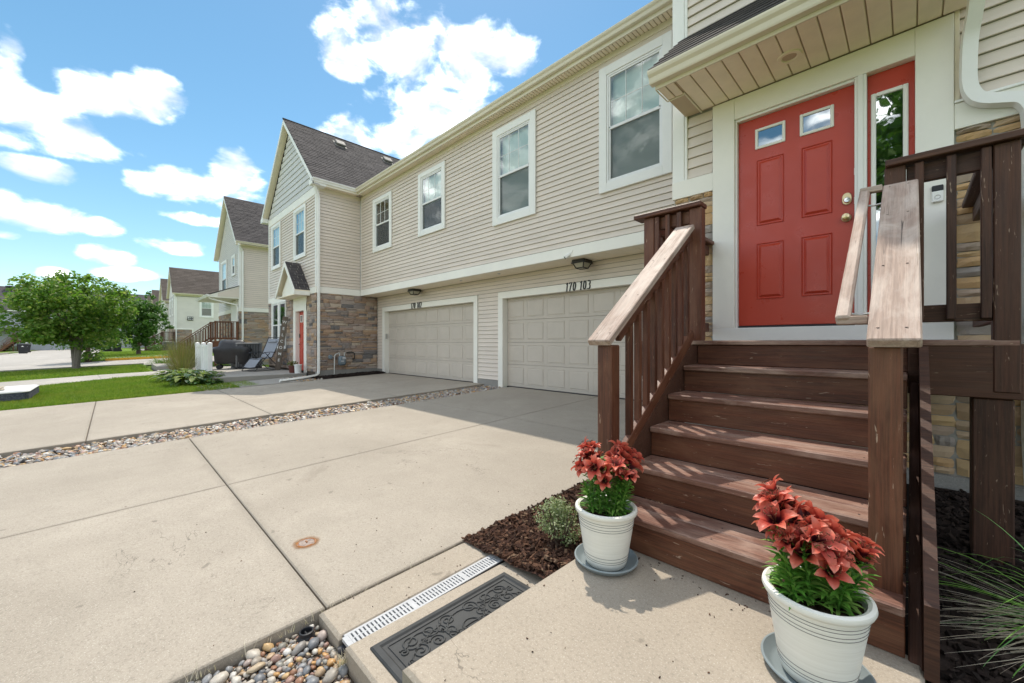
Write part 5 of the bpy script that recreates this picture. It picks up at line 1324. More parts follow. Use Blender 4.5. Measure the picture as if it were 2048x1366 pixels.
for i in range(26):
    a = rg.uniform(0, 6.28); r_ = rg.uniform(0, .10); q = rel(r_*math.cos(a)*1.1, r_*math.sin(a)+.05)
    leaf_blob(mb, (bc.x+q[0], bc.y+q[1], -.10+rg.uniform(.0,.19)*(1-r_*4)), .055, 95, .017, rg, .5, .55)
mb.build('foliage', LEAF_VAR, bush)
mb = MB()
for i in range(9):
    a = rg.uniform(0, 6.28); q = rel(.10*math.cos(a), .10*math.sin(a)); mb.tube([(bc.x, bc.y, -.17), (bc.x+q[0]*.5, bc.y+q[1]*.5, -.08), (bc.x+q[0], bc.y+q[1], .05)], [.006,.004,.002], 5)
mb.build('stems', BARK_DARK, bush)

# --- mulch beds
def chips(name, fn, n, mat, seed, smin=.02, smax=.07):
    rg = random.Random(seed); mb = MB()
    for _ in range(n):
        x, y, z = fn(rg); L = rg.uniform(smin, smax); w = L*rg.uniform(.15,.4); t = rg.uniform(.003,.009); M = Matrix.Translation((x,y,z)) @ Matrix.Rotation(rg.uniform(0,6.28),4,'Z') @ Matrix.Rotation(rg.gauss(0,.35),4,'Y') @ Matrix.Rotation(rg.gauss(0,.5),4,'X')
        vs = [M @ Vector(q) for q in ((-L/2,-w/2*.5,-t),(L/2,-w/2,-t),(L/2*.9,w/2,-t),(-L/2,w/2*.8,-t),(-L/2,-w/2*.5,t),(L/2*.92,-w/2,t),(L/2,w/2*.7,t),(-L/2*.9,w/2,t))]
        mb.add(vs, [(0,3,2,1),(4,5,6,7),(0,1,5,4),(1,2,6,5),(2,3,7,6),(3,0,4,7)])
    o = mb.build(name, mat); tag(o, kind='stuff'); return o
def bed(name, x0, x1, y0, y1, zf, mat, st=.08):
    xs_, ys_ = frange(x0, x1, st), frange(y0, y1, st); nx = len(xs_)
    mb = MB(); mb.add([(x, y, zf(x,y)) for y in ys_ for x in xs_], [(j*nx+i, j*nx+i+1, (j+1)*nx+i+1, (j+1)*nx+i) for j in range(len(ys_)-1) for i in range(nx-1)])
    o = mb.build(name, mat, None, True); tag(o, kind='structure'); return o
def zl_(x, y):
    h = mnoise.noise(Vector((x*6, y*6, 0)))*.018
    return -.225 + .035*(y-1.66)*.6 + h + .10*max(0, min(1, (x+1.9)/.8)) * (1 if y > 1.7 else .6)
bed('mulch_bed', -2.058, -1.10, 1.60, 7.0, zl_, MULCH)
chips('mulch', lambda r: (lambda x, y: (x, y, zl_(x,y)+.008))(r.uniform(-2.05,-1.16), 1.62+1.5*r.random()**1.3), 3200, MULCH, 5)
def zr_(x, y): return -.055 - .02*max(0, 2.2-y) + mnoise.noise(Vector((x*5, y*5, 3)))*.02
bed('mulch_bed', .035, 3.2, .55, 4.46, zr_, MULCH_SHADED); bed('mulch_bed', -1.10, .034, 1.91, 4.46, lambda x, y: -.07, MULCH_SHADED, .2)
chips('mulch', lambda r: (lambda x, y: (x, y, zr_(x,y)+.008))(r.uniform(.04,1.5), r.uniform(.9,4.4)), 4200, MULCH_SHADED, 6, .025, .085)
# bed along the wing
bed('mulch_bed', -14.06, -13.21, 4.55, 6.97, lambda x, y: gz(x,y)-.01 + .05*(1 if x < -13.4 else .2), MULCH_SHADED, .2)
chips('mulch', lambda r: (lambda x, y: (x, y, gz(x,y)+.04))(r.uniform(-14.04,-13.25), r.uniform(4.6,6.9)), 500, MULCH_SHADED, 9, .04, .1)

# --- door mat
zt = -.2358
mat_ = empty('door_mat', (-1.39, 1.15, zt), 'dark grey rubber door mat with embossed scrollwork below the porch slab', 'door mat')
mx0, mx1, my0, my1 = -1.605, -1.172, .765, 1.545
mb = MB(); b_ = .028
rings = [((mx0,my0,mx1,my1), 0), ((mx0,my0,mx1,my1), .006), ((mx0+.006,my0+.006,mx1-.006,my1-.006), .012), ((mx0+b_,my0+b_,mx1-b_,my1-b_), .015), ((mx0+b_+.008,my0+b_+.008,mx1-b_-.008,my1-b_-.008), .008)]
vs = [q for (a,b,c,d), z in rings for q in ((a,b,zt+z),(c,b,zt+z),(c,d,zt+z),(a,d,zt+z))]
fs = [(4*k+i, 4*k+(i+1)%4, 4*k+4+(i+1)%4, 4*k+4+i) for k in range(len(rings)-1) for i in range(4)] + [(16,17,18,19)]
mb.add(vs, fs); mb.build('mat_body', RUBBER, mat_)
mb = MB(); zz = zt + .0095
def stroke(pts, r=.0042): mb.tube([(x, y, zz) for x, y in pts], r, 6)
def spiral(cx_, cy_, r0, r1, a0, turns, n=26): return [(cx_+(r0+(r1-r0)*i/n)*math.cos(a0+turns*2*math.pi*i/n), cy_+(r0+(r1-r0)*i/n)*math.sin(a0+turns*2*math.pi*i/n)) for i in range(n+1)]
fx0, fx1, fy0, fy1 = mx0+.052, mx1-.052, my0+.055, my1-.055
stroke([(fx0,fy0),(fx1,fy0)], .003); stroke([(fx0,fy1),(fx1,fy1)], .003); stroke([(fx0,fy0),(fx0,fy1)], .003); stroke([(fx1,fy0),(fx1,fy1)], .003)
mxc, myc = (mx0+mx1)/2, (my0+my1)/2
for sx in (-1, 1):
    for sy in (-1, 1):
        Tm = lambda q: [(mxc+sx*x, myc+sy*y) for x, y in q]
        for cx_, cy_, r0, r1, a0, tn in ((.115,.255,.008,.046,0,1.7),(.045,.250,.006,.040,2.2,1.6),(.120,.160,.006,.040,1.0,1.6),(.045,.165,.006,.036,3.6,1.6),(.120,.065,.006,.042,4.4,1.7),(.055,.085,.006,.034,.6,1.5),(.085,.305,.004,.020,5.0,1.3),(.02,.305,.003,.016,1.0,1.2),(.085,.205,.003,.018,2.0,1.2),(.085,.115,.003,.018,4.0,1.2)):
            stroke(Tm(spiral(cx_, cy_, r0, r1, a0, tn)))
        stroke(Tm([(.0,.05+.24*t) if False else (.012+.13*math.sin(t*2.3)**2, .03+.27*t) for t in [k/16 for k in range(17)]]))
        stroke(Tm([(.02+.10*t, .30-.20*t*t) for t in [k/12 for k in range(13)]]))
        stroke(Tm([(.03*math.sin(t*3.14), .02+.09*t) for t in [k/10 for k in range(11)]]))
        stroke(Tm([(.005+.02*math.cos(t), .045+.03*math.sin(t)) for t in [k*math.pi/8 for k in range(9)]]))
for rx_, ry_ in ((.135,.115),(.060,.050),(.030,.075)): stroke([(mxc+rx_*math.cos(t), myc+ry_*math.sin(t)) for t in [k*math.pi/16 for k in range(33)]])
mb.build('scroll_relief', RUBBER, mat_, True)
# bits of bark and leaf blown over the slabs
rg = random.Random(17); mb = MB()
def bit(x, y, z):
    L_ = rg.uniform(.0015,.006); M = Matrix.Translation((x,y,z+.002)) @ Matrix.Rotation(rg.uniform(0,6.28),4,'Z') @ Matrix.Rotation(rg.gauss(0,.3),4,'X'); w_ = L_*rg.uniform(.25,.7); t_ = .0012
    mb.add([M @ Vector(q) for q in ((-L_,-w_,0),(L_,-w_*.6,0),(L_*.8,w_,0),(-L_*.7,w_*.8,0),(-L_*.8,-w_*.7,t_*2),(L_*.8,-w_*.5,t_*2),(L_*.6,w_*.8,t_*2),(-L_*.6,w_*.6,t_*2))], [(0,3,2,1),(4,5,6,7),(0,1,5,4),(1,2,6,5),(2,3,7,6),(3,0,4,7)])
for _ in range(36): bit(rg.uniform(-1.15,.0), .7+1.15*rg.random(), .0)
for _ in range(60): bit(rg.uniform(-1.14,-.1), 1.815-.05*abs(rg.gauss(0,1)), .0)
for _ in range(110):
    x = -2.08-abs(rg.gauss(0,1.3)); y = rg.uniform(.0,5.5)
    if x > -7: bit(x, y, gz(x,y))
for _ in range(16): x, y = rg.uniform(-2.04,-1.8), rg.uniform(.75,1.64); bit(x, y, gz(x,y)+.003)
for _ in range(40): x, y = rg.uniform(-1.66,-1.18), rg.uniform(1.55,1.73); bit(x, y, -.236)
o = mb.build('debris', MULCH); tag(o, kind='stuff')

# --- channel drain with slotted grate
dr = empty('channel_drain', (-1.735, 1.2, -.22), 'long pale slotted channel drain grate between the concrete strip and the door mat', 'drain')
gx0, gx1, gy0, gy1, gzt = -1.802, -1.706, .735, 1.70, -.247
DT = Matrix.Translation((0, 1.2, gzt)) @ Matrix.Rotation(math.atan(.033), 4, 'X') @ Matrix.Translation((0, -1.2, -gzt))
mb = MB(); t = .006
for a, b in ((gx0, gx0+.014), (gx1-.014, gx1), ((gx0+gx1)/2-.0035, (gx0+gx1)/2+.0035)): mb.cbox(a, b, gy0, gy1, gzt-.018, gzt, .001)
n = 52
for i in range(n+1):
    y = gy0 + (gy1-gy0)*i/n; w = .0055 if 0 < i < n else .012
    mb.box(gx0+.013, gx1-.013, y-w, y+w, gzt-.016, gzt-.0006)
for k in (1, 2): mb.box(gx0+.0135, gx1-.0135, gy0+(gy1-gy0)*k/3-.010, gy0+(gy1-gy0)*k/3+.010, gzt-.0155, gzt-.0004)
mb.build('grate', GRATE, dr, False, DT)
mb = MB(); mb.box(gx0-.003, gx0, gy0, gy1, gzt-.12, gzt-.004); mb.box(gx1, gx1+.003, gy0, gy1, gzt-.12, gzt-.004); mb.box(gx0-.003, gx1+.003, gy0-.004, gy0, gzt-.12, gzt-.002); mb.box(gx0, gx1, gy0, gy1, gzt-.12, gzt-.115)
mb.build('channel', BLACK_PLASTIC, dr, False, DT)
MB().tube([(gx0+.03, gy0-.004, gzt-.05), (gx0+.02, gy0-.035, gzt-.05)], .022, 12).build('outlet_spigot', BLACK_PLASTIC, dr, True, DT)

LIDMETAL = m_plain('worn_iron', (0.30, 0.235, 0.20), .7, .4, var=.4, nscale=50, bump=.4)
# --- rusty cleanout cover in the driveway
c = PG(613, 1087)
co = empty('cleanout_cover', (c.x, c.y, c.z), 'round rusty metal cleanout cover set in the driveway', 'cleanout cover')
n_ = Matrix.Translation((c.x, c.y, c.z+.001)) @ Matrix.Rotation(math.atan(.035), 4, 'X')
MB().lathe([(0,.005),(.042,.005),(.046,.003),(.046,0)], (0,0,0), 32, False).build('lid', LIDMETAL, co, False, n_)
MB().lathe([(.048,0),(.048,.004),(.054,.004),(.058,0)], (0,0,0), 32, False).build('rim', RUST, co, False, n_)
MB().box(-.012, .012, -.004, .004, .005, .011).build('lid_bolt', RUST, co, False, n_)
def m_stain():
    t = NT('rust_stain', .9, .1); g = t.coord('Object'); ln = t.n('ShaderNodeVectorMath', operation='LENGTH'); t.link(g, ln.inputs[0]); nz = t.noise(t.world(), 25, 5, .7)
    a = t.maprange(t.mth('ADD', ln.outputs['Value'], t.mth('MULTIPLY', nz, .04)), .075, .11, .75, 0); t.color((0.33, 0.15, 0.05)); t.link(a, t.b.inputs['Alpha']); return t.m
MB().lathe([(0,0),(.12,0)], (0,0,0), 32, False).build('rust_stain', m_stain(), co, False, Matrix.Translation((0,0,.0012)) @ n_)

# --- pop-up drain ring among the pebbles
c = PZ(613, 1256, -.285)
pe = empty('drain_emitter', (c.x, c.y, -.33), 'black plastic drain emitter ring among the river pebbles', 'drain emitter')
MB().lathe([(.031,-.05),(.031,.012),(.026,.014),(.024,.012),(.024,-.05)], (c.x,c.y,-.310), 28, False).build('ring', BLACK_PLASTIC, pe, True)
MB().lathe([(.045,-.03),(.036,-.012),(.031,-.004)], (c.x,c.y,-.310), 28, False).build('collar', BLACK_PLASTIC, pe, True)
MB().cbox(c.x-.03, c.x+.03, c.y-.005, c.y+.005, -.320, -.310).cbox(c.x-.005, c.x+.005, c.y-.03, c.y+.03, -.321, -.311).build('cross_bar', BLACK_PLASTIC, pe)

# --- river pebbles
def pebble_mesh(seed):
    rg = random.Random(seed); bm = bmesh.new(); bmesh.ops.create_icosphere(bm, subdivisions=2 if seed < 8 else 1, radius=1)
    sx, sy, sz = rg.uniform(.75,1.25), rg.uniform(.6,.95), rg.uniform(.45,.7); off = Vector((rg.uniform(0,50),)*3)
    for v in bm.verts:
        d = 1 + .34*mnoise.noise(v.co*1.1+off) + .12*mnoise.noise(v.co*2.7+off); v.co = Vector((v.co.x*sx*d, v.co.y*sy*d, v.co.z*sz*d))
    me = bpy.data.meshes.new('pebble'); bm.to_mesh(me); bm.free(); me.materials.append(PEBBLE); me.polygons.foreach_set('use_smooth', [True]*len(me.polygons)); return me
PEB = [pebble_mesh(s) for s in range(18)]
rg = random.Random(77)
gb = empty('gravel_bed', (-1.9, .4, -.35), kind='structure')
MB().box(-2.057, -1.05, -3.5, .713, -.37, -.338).build('gravel_soil', GRIT, gb)
placed = []
def try_put(x, y, r):
    for a, b, q in placed:
        if (a-x)**2 + (b-y)**2 < (.72*(q+r))**2: return False
    placed.append((x, y, r)); return True
def peb(x, y, z, r, parent, n):
    M = Matrix.Translation((x, y, z)) @ Matrix.Rotation(rg.uniform(0,6.28),4,'Z') @ Matrix.Rotation(rg.gauss(0,.3),4,'X') @ Matrix.Rotation(rg.gauss(0,.3),4,'Y') @ Matrix.Scale(r, 4)
    return mobj('pebble', PEB[rg.randrange(8)], None, parent, M)
cnt = 0
placed.append((c.x, c.y, .05))
for _ in range(20000):
    if cnt >= 230: break
    x = rg.uniform(-2.045, -1.13); y = .70 - .72*rg.random()
    if x > -1.66 and y > .66: continue
    w_ = x*FW[0]+y*FW[1]; u_ = x*RT[0]+y*RT[1]
    if w_ < .1 or HY + F*(ZC+.32)/w_ > 1400: continue
    r = rg.choice((.013,.016,.019,.022,.026,.030)) if rg.random() < .95 else .036
    if not try_put(x, y, r): continue
    peb(x, y, -.340 + r*.50 + rg.uniform(0,.012), r, gb, cnt); cnt += 1
# small stones filling the gaps and the part nearer the camera
mb = MB()
def peb_join(mb, x, y, z, r):
    me = PEB[8+rg.randrange(10)]; M = Matrix.Translation((x,y,z)) @ Matrix.Rotation(rg.uniform(0,6.28),4,'Z') @ Matrix.Rotation(rg.gauss(0,.35),4,'X') @ Matrix.Scale(r, 4)
    mb.add([M @ v.co for v in me.vertices], [tuple(p.vertices) for p in me.polygons])
for _ in range(3000):
    x, y = rg.uniform(-2.05,-1.12), .705-.75*rg.random()
    if x > -1.665 and y > .69: continue
    peb_join(mb, x, y, -.336+rg.uniform(-.004,.006), rg.uniform(.006,.013))
for _ in range(900): peb_join(mb, rg.uniform(-2.05,-1.06), -.05-2.2*rg.random(), -.33+rg.uniform(-.01,.015), rg.uniform(.014,.030))
o = mb.build('small_pebbles', PEBBLE, gb, True); o['kind'] = 'stuff'
# strip between the driveways
sb = empty('gravel_strip', (-7.5, 2, -.3), kind='structure')
sheet('gravel_soil', frange(-8.03, -7.04, .5), frange(-13.5, 6.98, .5), -.085, GRIT, parent=sb)
mb = MB(); n_ind = 0; cand = []
for _ in range(4600):
    y = 6.95 - 10.5*rg.random(); cand.append((rg.uniform(-8.0,-7.07), y))
cand.sort(key=lambda q: (q[0]**2+q[1]**2))
for i, (x, y) in enumerate(cand):
    r = rg.uniform(.022,.042); z = gz(x,y)-.075+r*.45+rg.uniform(0,.022)
    if n_ind < 110 and r > .034 and -1.2 < y < 3: peb(x, y, z+.008, r, sb, 0); n_ind += 1
    else: peb_join(mb, x, y, z, r)
for _ in range(700): y = -3.5-9*rg.random(); x = rg.uniform(-8,-7.07); peb_join(mb, x, y, gz(x,y)-.05, rg.uniform(.03,.05))
o = mb.build('small_pebbles', PEBBLE, sb, True); o['kind'] = 'stuff'

# --- ornamental grass at the right edge
rg = random.Random(50)
og = empty('ornamental_grass', (.50, 2.50, -.06), 'clump of ornamental grass with green and dry straw blades on shaded mulch', 'grass clump')
def blade(mb, p0, d, L, w, droop, n=9):
    p = Vector(p0); d = Vector(d).normalized(); vs = []
    side = d.cross(Vector((0,0,1))); side = side.normalized() if side.length > 1e-3 else Vector((1,0,0))
    for i in range(n+1):
        t = i/n; ww = w*(1-t)**.7 + .0002; vs += [p + side*ww, p - side*ww]; p = p + d*(L/n); d = (d + Vector((0,0,-droop/n))).normalized()
    mb.add(vs, [(i*2, i*2+1, i*2+3, i*2+2) for i in range(n)])
g_, d_ = MB(), MB()
lf = Vector((-RT[0], -RT[1], 0)); fwv = Vector((FW[0], FW[1], 0))
oc = Vector((.50, 2.50, -.05))
for i in range(90):
    a = rg.uniform(0, 6.28); d = lf*math.cos(a) + fwv*math.sin(a); el = rg.uniform(.5,1.25)
    blade(g_, oc + d*rg.uniform(0,.06), d*math.cos(el) + Vector((0,0,math.sin(el))), rg.uniform(.32,.66), rg.uniform(.0026,.0055), rg.uniform(.6,2.8))
for i in range(110):
    a = rg.gauss(.0,.38); d = lf*math.cos(a) + fwv*math.sin(a); el = rg.uniform(-.02,.30)
    blade(d_, oc + Vector((0,0,rg.uniform(.0,.07))) + d*rg.uniform(0,.05), d*math.cos(el) + Vector((0,0,math.sin(el))), rg.uniform(.30,.68), rg.uniform(.0010,.0026), rg.uniform(-.1,1.0))
for i in range(26):
    a = rg.gauss(.1,.5); d = lf*math.cos(a) + fwv*math.sin(a); el = rg.uniform(.25,.75)
    blade(d_ if i % 2 else g_, oc + d*rg.uniform(0,.05), d*math.cos(el) + Vector((0,0,math.sin(el))), rg.uniform(.45,.66), rg.uniform(.0010,.0026), rg.uniform(.2,.9))
g_.build('green_blades', BLADE_GREEN, og); d_.build('dry_blades', BLADE_DRY, og)

# --- doorbell
p = PY(1875, 388, 4.449)
db = empty('doorbell', (p.x, 4.449, p.z), 'white video doorbell with black camera top on the door casing', 'doorbell')
mb = MB(); mb.cbox(p.x-.031, p.x+.031, 4.424, 4.4485, p.z-.064, p.z+.018, .005); mb.build('button_face', TRIM_SMOOTH, db)
MB().cbox(p.x-.031, p.x+.031, 4.425, 4.4485, p.z+.0185, p.z+.062, .005).build('camera_head', BLACK_PLASTIC, db)
MB().lathe([(.010,0),(.013,.002),(.0165,.002),(.0175,0)], (0,0,0), 24, False).build('ring_button', GALV, db, True, Matrix.Translation((p.x, 4.4238, p.z-.028)) @ RX)
# --- lamps, camera under the overhang
SMOKED = m_plain('smoked_glass', (0.36, 0.33, 0.25), .3, .5)
def soffit_lamp(px_, py_, label):
    c = PZ(px_, py_, 2.71); c.y = 6.72
    c = Vector((PY(px_, py_, 6.72).x, 6.72, 2.709))
    L = empty('ceiling_lamp', c, label, 'lamp', 'flush lanterns under the overhang')
    mb = MB(); h = .15
    mb.cbox(c.x-h, c.x+h, c.y-h, c.y+h, c.z-.055, c.z, .01); mb.cbox(c.x-h-.012, c.x+h+.012, c.y-h-.012, c.y+h+.012, c.z-.070, c.z-.048, .004); mb.build('canopy', BLACK, L)
    b = .085; z0, z1 = c.z-.070, c.z-.165
    mb = MB()
    for sx in (-1,1):
        for sy in (-1,1): mb.tube([(c.x+sx*(h-.02), c.y+sy*(h-.02), z0), (c.x+sx*b, c.y+sy*b, z1)], .011, 6)
    for a, b2 in (((-1,-1),(1,-1)),((1,-1),(1,1)),((1,1),(-1,1)),((-1,1),(-1,-1))): mb.tube([(c.x+a[0]*b, c.y+a[1]*b, z1), (c.x+b2[0]*b, c.y+b2[1]*b, z1)], .011, 6)
    mb.build('cage', BLACK, L)
    mb = MB(); k = h-.024; q = b-.004
    mb.add([(c.x-k,c.y-k,z0),(c.x+k,c.y-k,z0),(c.x+k,c.y+k,z0),(c.x-k,c.y+k,z0),(c.x-q,c.y-q,z1),(c.x+q,c.y-q,z1),(c.x+q,c.y+q,z1),(c.x-q,c.y+q,z1)], [(0,1,5,4),(1,2,6,5),(2,3,7,6),(3,0,4,7),(4,5,6,7)]); mb.build('frosted_glass', SMOKED, L)
soffit_lamp(829, 573, 'black flush lantern over the farther garage door'); soffit_lamp(1164, 513, 'black flush lantern over the nearer garage door')
c = PY(1136, 511, 6.31)
sc_ = empty('security_camera', c, 'small white security camera on the belt board left of the nearer lantern', 'camera')
mm = Matrix.Translation(c) @ Matrix.Rotation(R(35), 4, 'Z') @ Matrix.Rotation(R(-35), 4, 'Y')
MB().cbox(-.07, .05, -.03, .03, -.03, .03, .012).build('camera_body', TRIM_SMOOTH, sc_, False, mm); MB().cbox(-.082, -.0705, -.026, .026, -.026, .026, .004).build('lens_plate', BLACK_PLASTIC, sc_, False, mm)
MB().tube([c+Vector((.03,0,.0)), c+Vector((.08,.01,.05)), c+Vector((.10,.025,.10))], .005, 6).build('cable', TRIM_SMOOTH, sc_)
for k, px_ in enumerate((922, 998)):
    c = PZ(px_, 561 if k == 0 else 547, 2.711)
    mb = MB().lathe([(0,-.02),(.03,-.018),(.04,0)], c, 12, False); o = mb.build('soffit_vent', GALV, home, True)
# ------------------------------------------------------------------ neighbour's patio and what stands on it
pt = empty('patio', (-17.5, 3.5, -.02), kind='structure')
slab('concrete_slab', ((-21.6, 2.15), (-18.6, 4.80)), lambda x, y: -.022, .25, CONCRETE_OLD, pt, .01); slab('concrete_slab', ((-18.588, 2.15), (-14.9, 4.80)), lambda x, y: -.022, .25, CONCRETE_OLD, pt, .01)
slab('step_slab', ((-14.85, 2.55), (-13.22, 4.05)), lambda x, y: gz(x, y)+.02, .15, CONCRETE_OLD, pt, .01)
slab('step_slab', ((-27.6, 1.45), (-24.3, 3.2)), lambda x, y: -.05, .3, CONCRETE_OLD, pt, .01)
slab('step_slab', ((-24.28, 1.45), (-23.2, 3.2)), lambda x, y: gz(x, y)+.03, .15, CONCRETE_STREET, pt, .01)
# stones under the downspout and by the patio corner
rg = random.Random(91); mb = MB()
for _ in range(420): x, y = rg.uniform(-14.85,-13.25), rg.uniform(3.95,4.75); peb_join(mb, x, y, gz(x,y)+.0, rg.uniform(.03,.06))
for _ in range(260): x, y = rg.uniform(-14.9,-13.25), rg.uniform(1.75,2.5); peb_join(mb, x, y, gz(x,y)-.01, rg.uniform(.025,.05))
o = mb.build('loose_stones', PEBBLE, None, True); tag(o, kind='stuff')

# white vinyl privacy fence: post - pickets - post
fy = 2.34
fn = empty('vinyl_fence', (-18, fy, 0), 'short white vinyl privacy fence panel screening the patio grill', 'fence')
for x in (-19.45, -18.05, -16.72):
    MB().cbox(x-.064, x+.064, fy-.064, fy+.064, -.2, 1.02, .006).build('post', VINYL, fn); MB().add([(x-.07,fy-.07,1.02),(x+.07,fy-.07,1.02),(x+.07,fy+.07,1.02),(x-.07,fy+.07,1.02),(x,fy,1.055)], [(0,1,4),(1,2,4),(2,3,4),(3,0,4),(3,2,1,0)]).build('post_cap', VINYL, fn)
for a, b in ((-19.386, -18.114), (-17.986, -16.784)):
    MB().cbox(a, b, fy-.03, fy+.03, .86, .96, .004).build('rail', VINYL, fn); MB().cbox(a, b, fy-.03, fy+.03, -.02, .08, .004).build('rail', VINYL, fn)
    n = 7
    for i in range(n): MB().cbox(a+(b-a)*i/n+.001, a+(b-a)*(i+1)/n-.001, fy-.014, fy+.014, .08, .86, .003).build('picket', VINYL, fn)
# low rail fence behind the grill
f2_ = empty('rail_fence', (-20.6, 3.6, 0), 'white post and rail section between the grill and the air conditioner', 'fence')
for x, y in ((-20.2, 3.72), (-21.9, 4.35)): MB().cbox(x-.06, x+.06, y-.06, y+.06, -.02, 1.0, .006).build('post', VINYL, f2_)
for z in (.25, .82): board('rail', (-20.2, 3.72, z), (-21.9, 4.35, z), .10, .04, (0,0,1), VINYL, f2_)

# covered grill
gp = PZ(450, 738, -.02)
gr = empty('covered_grill', (gp.x, gp.y, -.02), 'barbecue grill under a shiny black cover on the patio', 'grill')
GM = Matrix.Translation((gp.x, gp.y+.25, -.02)) @ Matrix.Rotation(R(72), 4, 'Z')
mb = MB()
sec = [(.20, .50, .24), (.30, .56, .27), (.62, .62, .31), (.80, .66, .33), (.86, .60, .31), (.90, .46, .30), (1.05, .42, .24), (1.14, .36, .16), (1.17, .28, .08)]
rg = random.Random(6); n = 28; vs = []
for z, a, b in sec:
    for k in range(n):
        t = 2*math.pi*k/n; c_, s_ = math.cos(t), math.sin(t); f = (abs(c_)**7+abs(s_)**7)**(-1/7); j = 1+rg.uniform(-.035,.035)
        vs.append((a*c_*f*j, b*s_*f*j, z + (rg.uniform(-.03,.03) if z < .25 else rg.uniform(-.012,.012))))
fs = [(i*n+k, i*n+(k+1)%n, (i+1)*n+(k+1)%n, (i+1)*n+k) for i in range(len(sec)-1) for k in range(n)] + [tuple((len(sec)-1)*n+k for k in range(n))]
COVER = m_plain('black_cover_fabric', (0.022, 0.022, 0.025), .32, .5, var=.3, nscale=5, bump=.6, bscale=9)
mb.add(vs, fs); mb.build('cover', COVER, gr, True, GM)
for x in (-.42, .42):
    for y in (-.2, .2): MB().cbox(x-.02, x+.02, y-.02, y+.02, .05, .25, .004).build('leg', BLACK, gr, False, GM)
for x in (-.42, .42):
    for y in (-.2, .2): MB().lathe([(.0,-.02),(.085,-.02),(.09,-.012),(.09,.012),(.085,.02),(.0,.02)], (0,0,0), 20, False).build('wheel', BLACK_PLASTIC, gr, True, GM @ Matrix.Translation((x, y, .09)) @ RX)

# air conditioner
def ac_unit(loc, label, s=1.0, rz=0):
    t = empty('air_conditioner', loc, label, 'air conditioner', 'outdoor cooling units', rz=rz); M = Matrix.Translation(loc) @ Matrix.Rotation(rz, 4, 'Z') @ Matrix.Scale(s, 4)
    MB().cbox(-.46,.46,-.46,.46,.0,.06,.01).build('base', BLACK_PLASTIC, t, False, M)
    mb = MB(); mb.box(-.41,.41,-.41,.41,.06,.98); mb.build('coil', BLACK_PLASTIC, t, False, M)
    mb = MB()
    for sx in (-1,1):
        for sy in (-1,1): mb.cbox(sx*.43-.03, sx*.43+.03, sy*.43-.03, sy*.43+.03, .06, 1.0, .01)
    n = 14
    for i in range(n):
        q = -.39+.78*(i+.5)/n
        for s_ in (-1,1): mb.box(q-.012, q+.012, s_*.435-.006, s_*.435+.006, .08, .98); mb.box(s_*.435-.006, s_*.435+.006, q-.012, q+.012, .08, .98)
    mb.build('grille', AC_GREY, t, False, M)
    MB().cbox(-.47,.47,-.47,.47,.98,1.05,.02).build('top', AC_GREY, t, False, M)
    mb = MB()
    for k in range(6): mb.lathe([(.08+.055*k, 1.052),(.088+.055*k, 1.06),(.096+.055*k, 1.052)], (0,0,0), 24, False)
    mb.build('fan_guard', BLACK, t, False, M); return t
ap = PZ(493, 736, -.02)
ac_unit((ap.x, ap.y, -.02), 'grey air conditioner between the covered grill and the lounge chair')

# zero-gravity lounge chair
lp = PZ(522, 741, -.02)
lc = empty('lounge_chair', (lp.x, lp.y, -.02), 'grey reclining lounge chair with black tube frame on the patio', 'chair')
LM = Matrix.Translation((lp.x, lp.y, -.02)) @ Matrix.Rotation(math.atan2(-.84, .53), 4, 'Z')   # local +X points to the foot end
def sling(name, pts, w):
    mb = MB(); vs = []
    for i, (x, z) in enumerate(pts): vs += [(x, -w/2, z), (x, 0, z-.025), (x, w/2, z)]
    mb.add(vs, [(i*3+j, i*3+j+1, (i+1)*3+j+1, (i+1)*3+j) for i in range(len(pts)-1) for j in (0,1)]); mb.build(name, GREY_MESH, lc, True, LM)
sling('back_sling', [(-.62,1.22),(-.50,.98),(-.36,.70),(-.24,.50)], .50); sling('seat_sling', [(-.22,.48),(-.02,.44),(.18,.47),(.24,.46)], .50); sling('footrest_sling', [(.26,.44),(.40,.30),(.52,.16)], .48)
mb = MB()
for s in (-1,1):
    y = s*.275
    mb.tube([(-.64,y,1.25),(-.36,y,.70),(-.22,y,.48),(.22,y,.47),(.56,y,.12)], .013, 8)
    mb.tube([(-.62,y*1.08,.02),(-.30,y*1.08,.30),(.10,y*1.08,.66)], .013, 8); mb.tube([(.55,y*1.08,.02),(.28,y*1.08,.30),(-.10,y*1.08,.66)], .013, 8)
    mb.tube([(-.62,y*1.08,.02),(-.2,y*1.08,.015),(.1,y*1.08,.015),(.55,y*1.08,.02)], .010, 6)
for x, z in ((-.64,1.25),(.56,.12),(-.62,.02),(.55,.02)): mb.tube([(x,-.285,z),(x,.285,z)], .013, 8)
mb.build('frame', BLACK, lc, True, LM)
for s in (-1,1):
    MB().tube([(-.34,s*.31,.68),(-.15,s*.31,.70),(.12,s*.31,.69),(.24,s*.31,.655)], 1, flat=(.05,.022)).build('armrest', BLACK_PLASTIC, lc, True, LM)
MB().cbox(-.60,-.50,-.2,.2,1.05,1.14,.03).build('head_pillow', GREY_MESH, lc, False, LM)

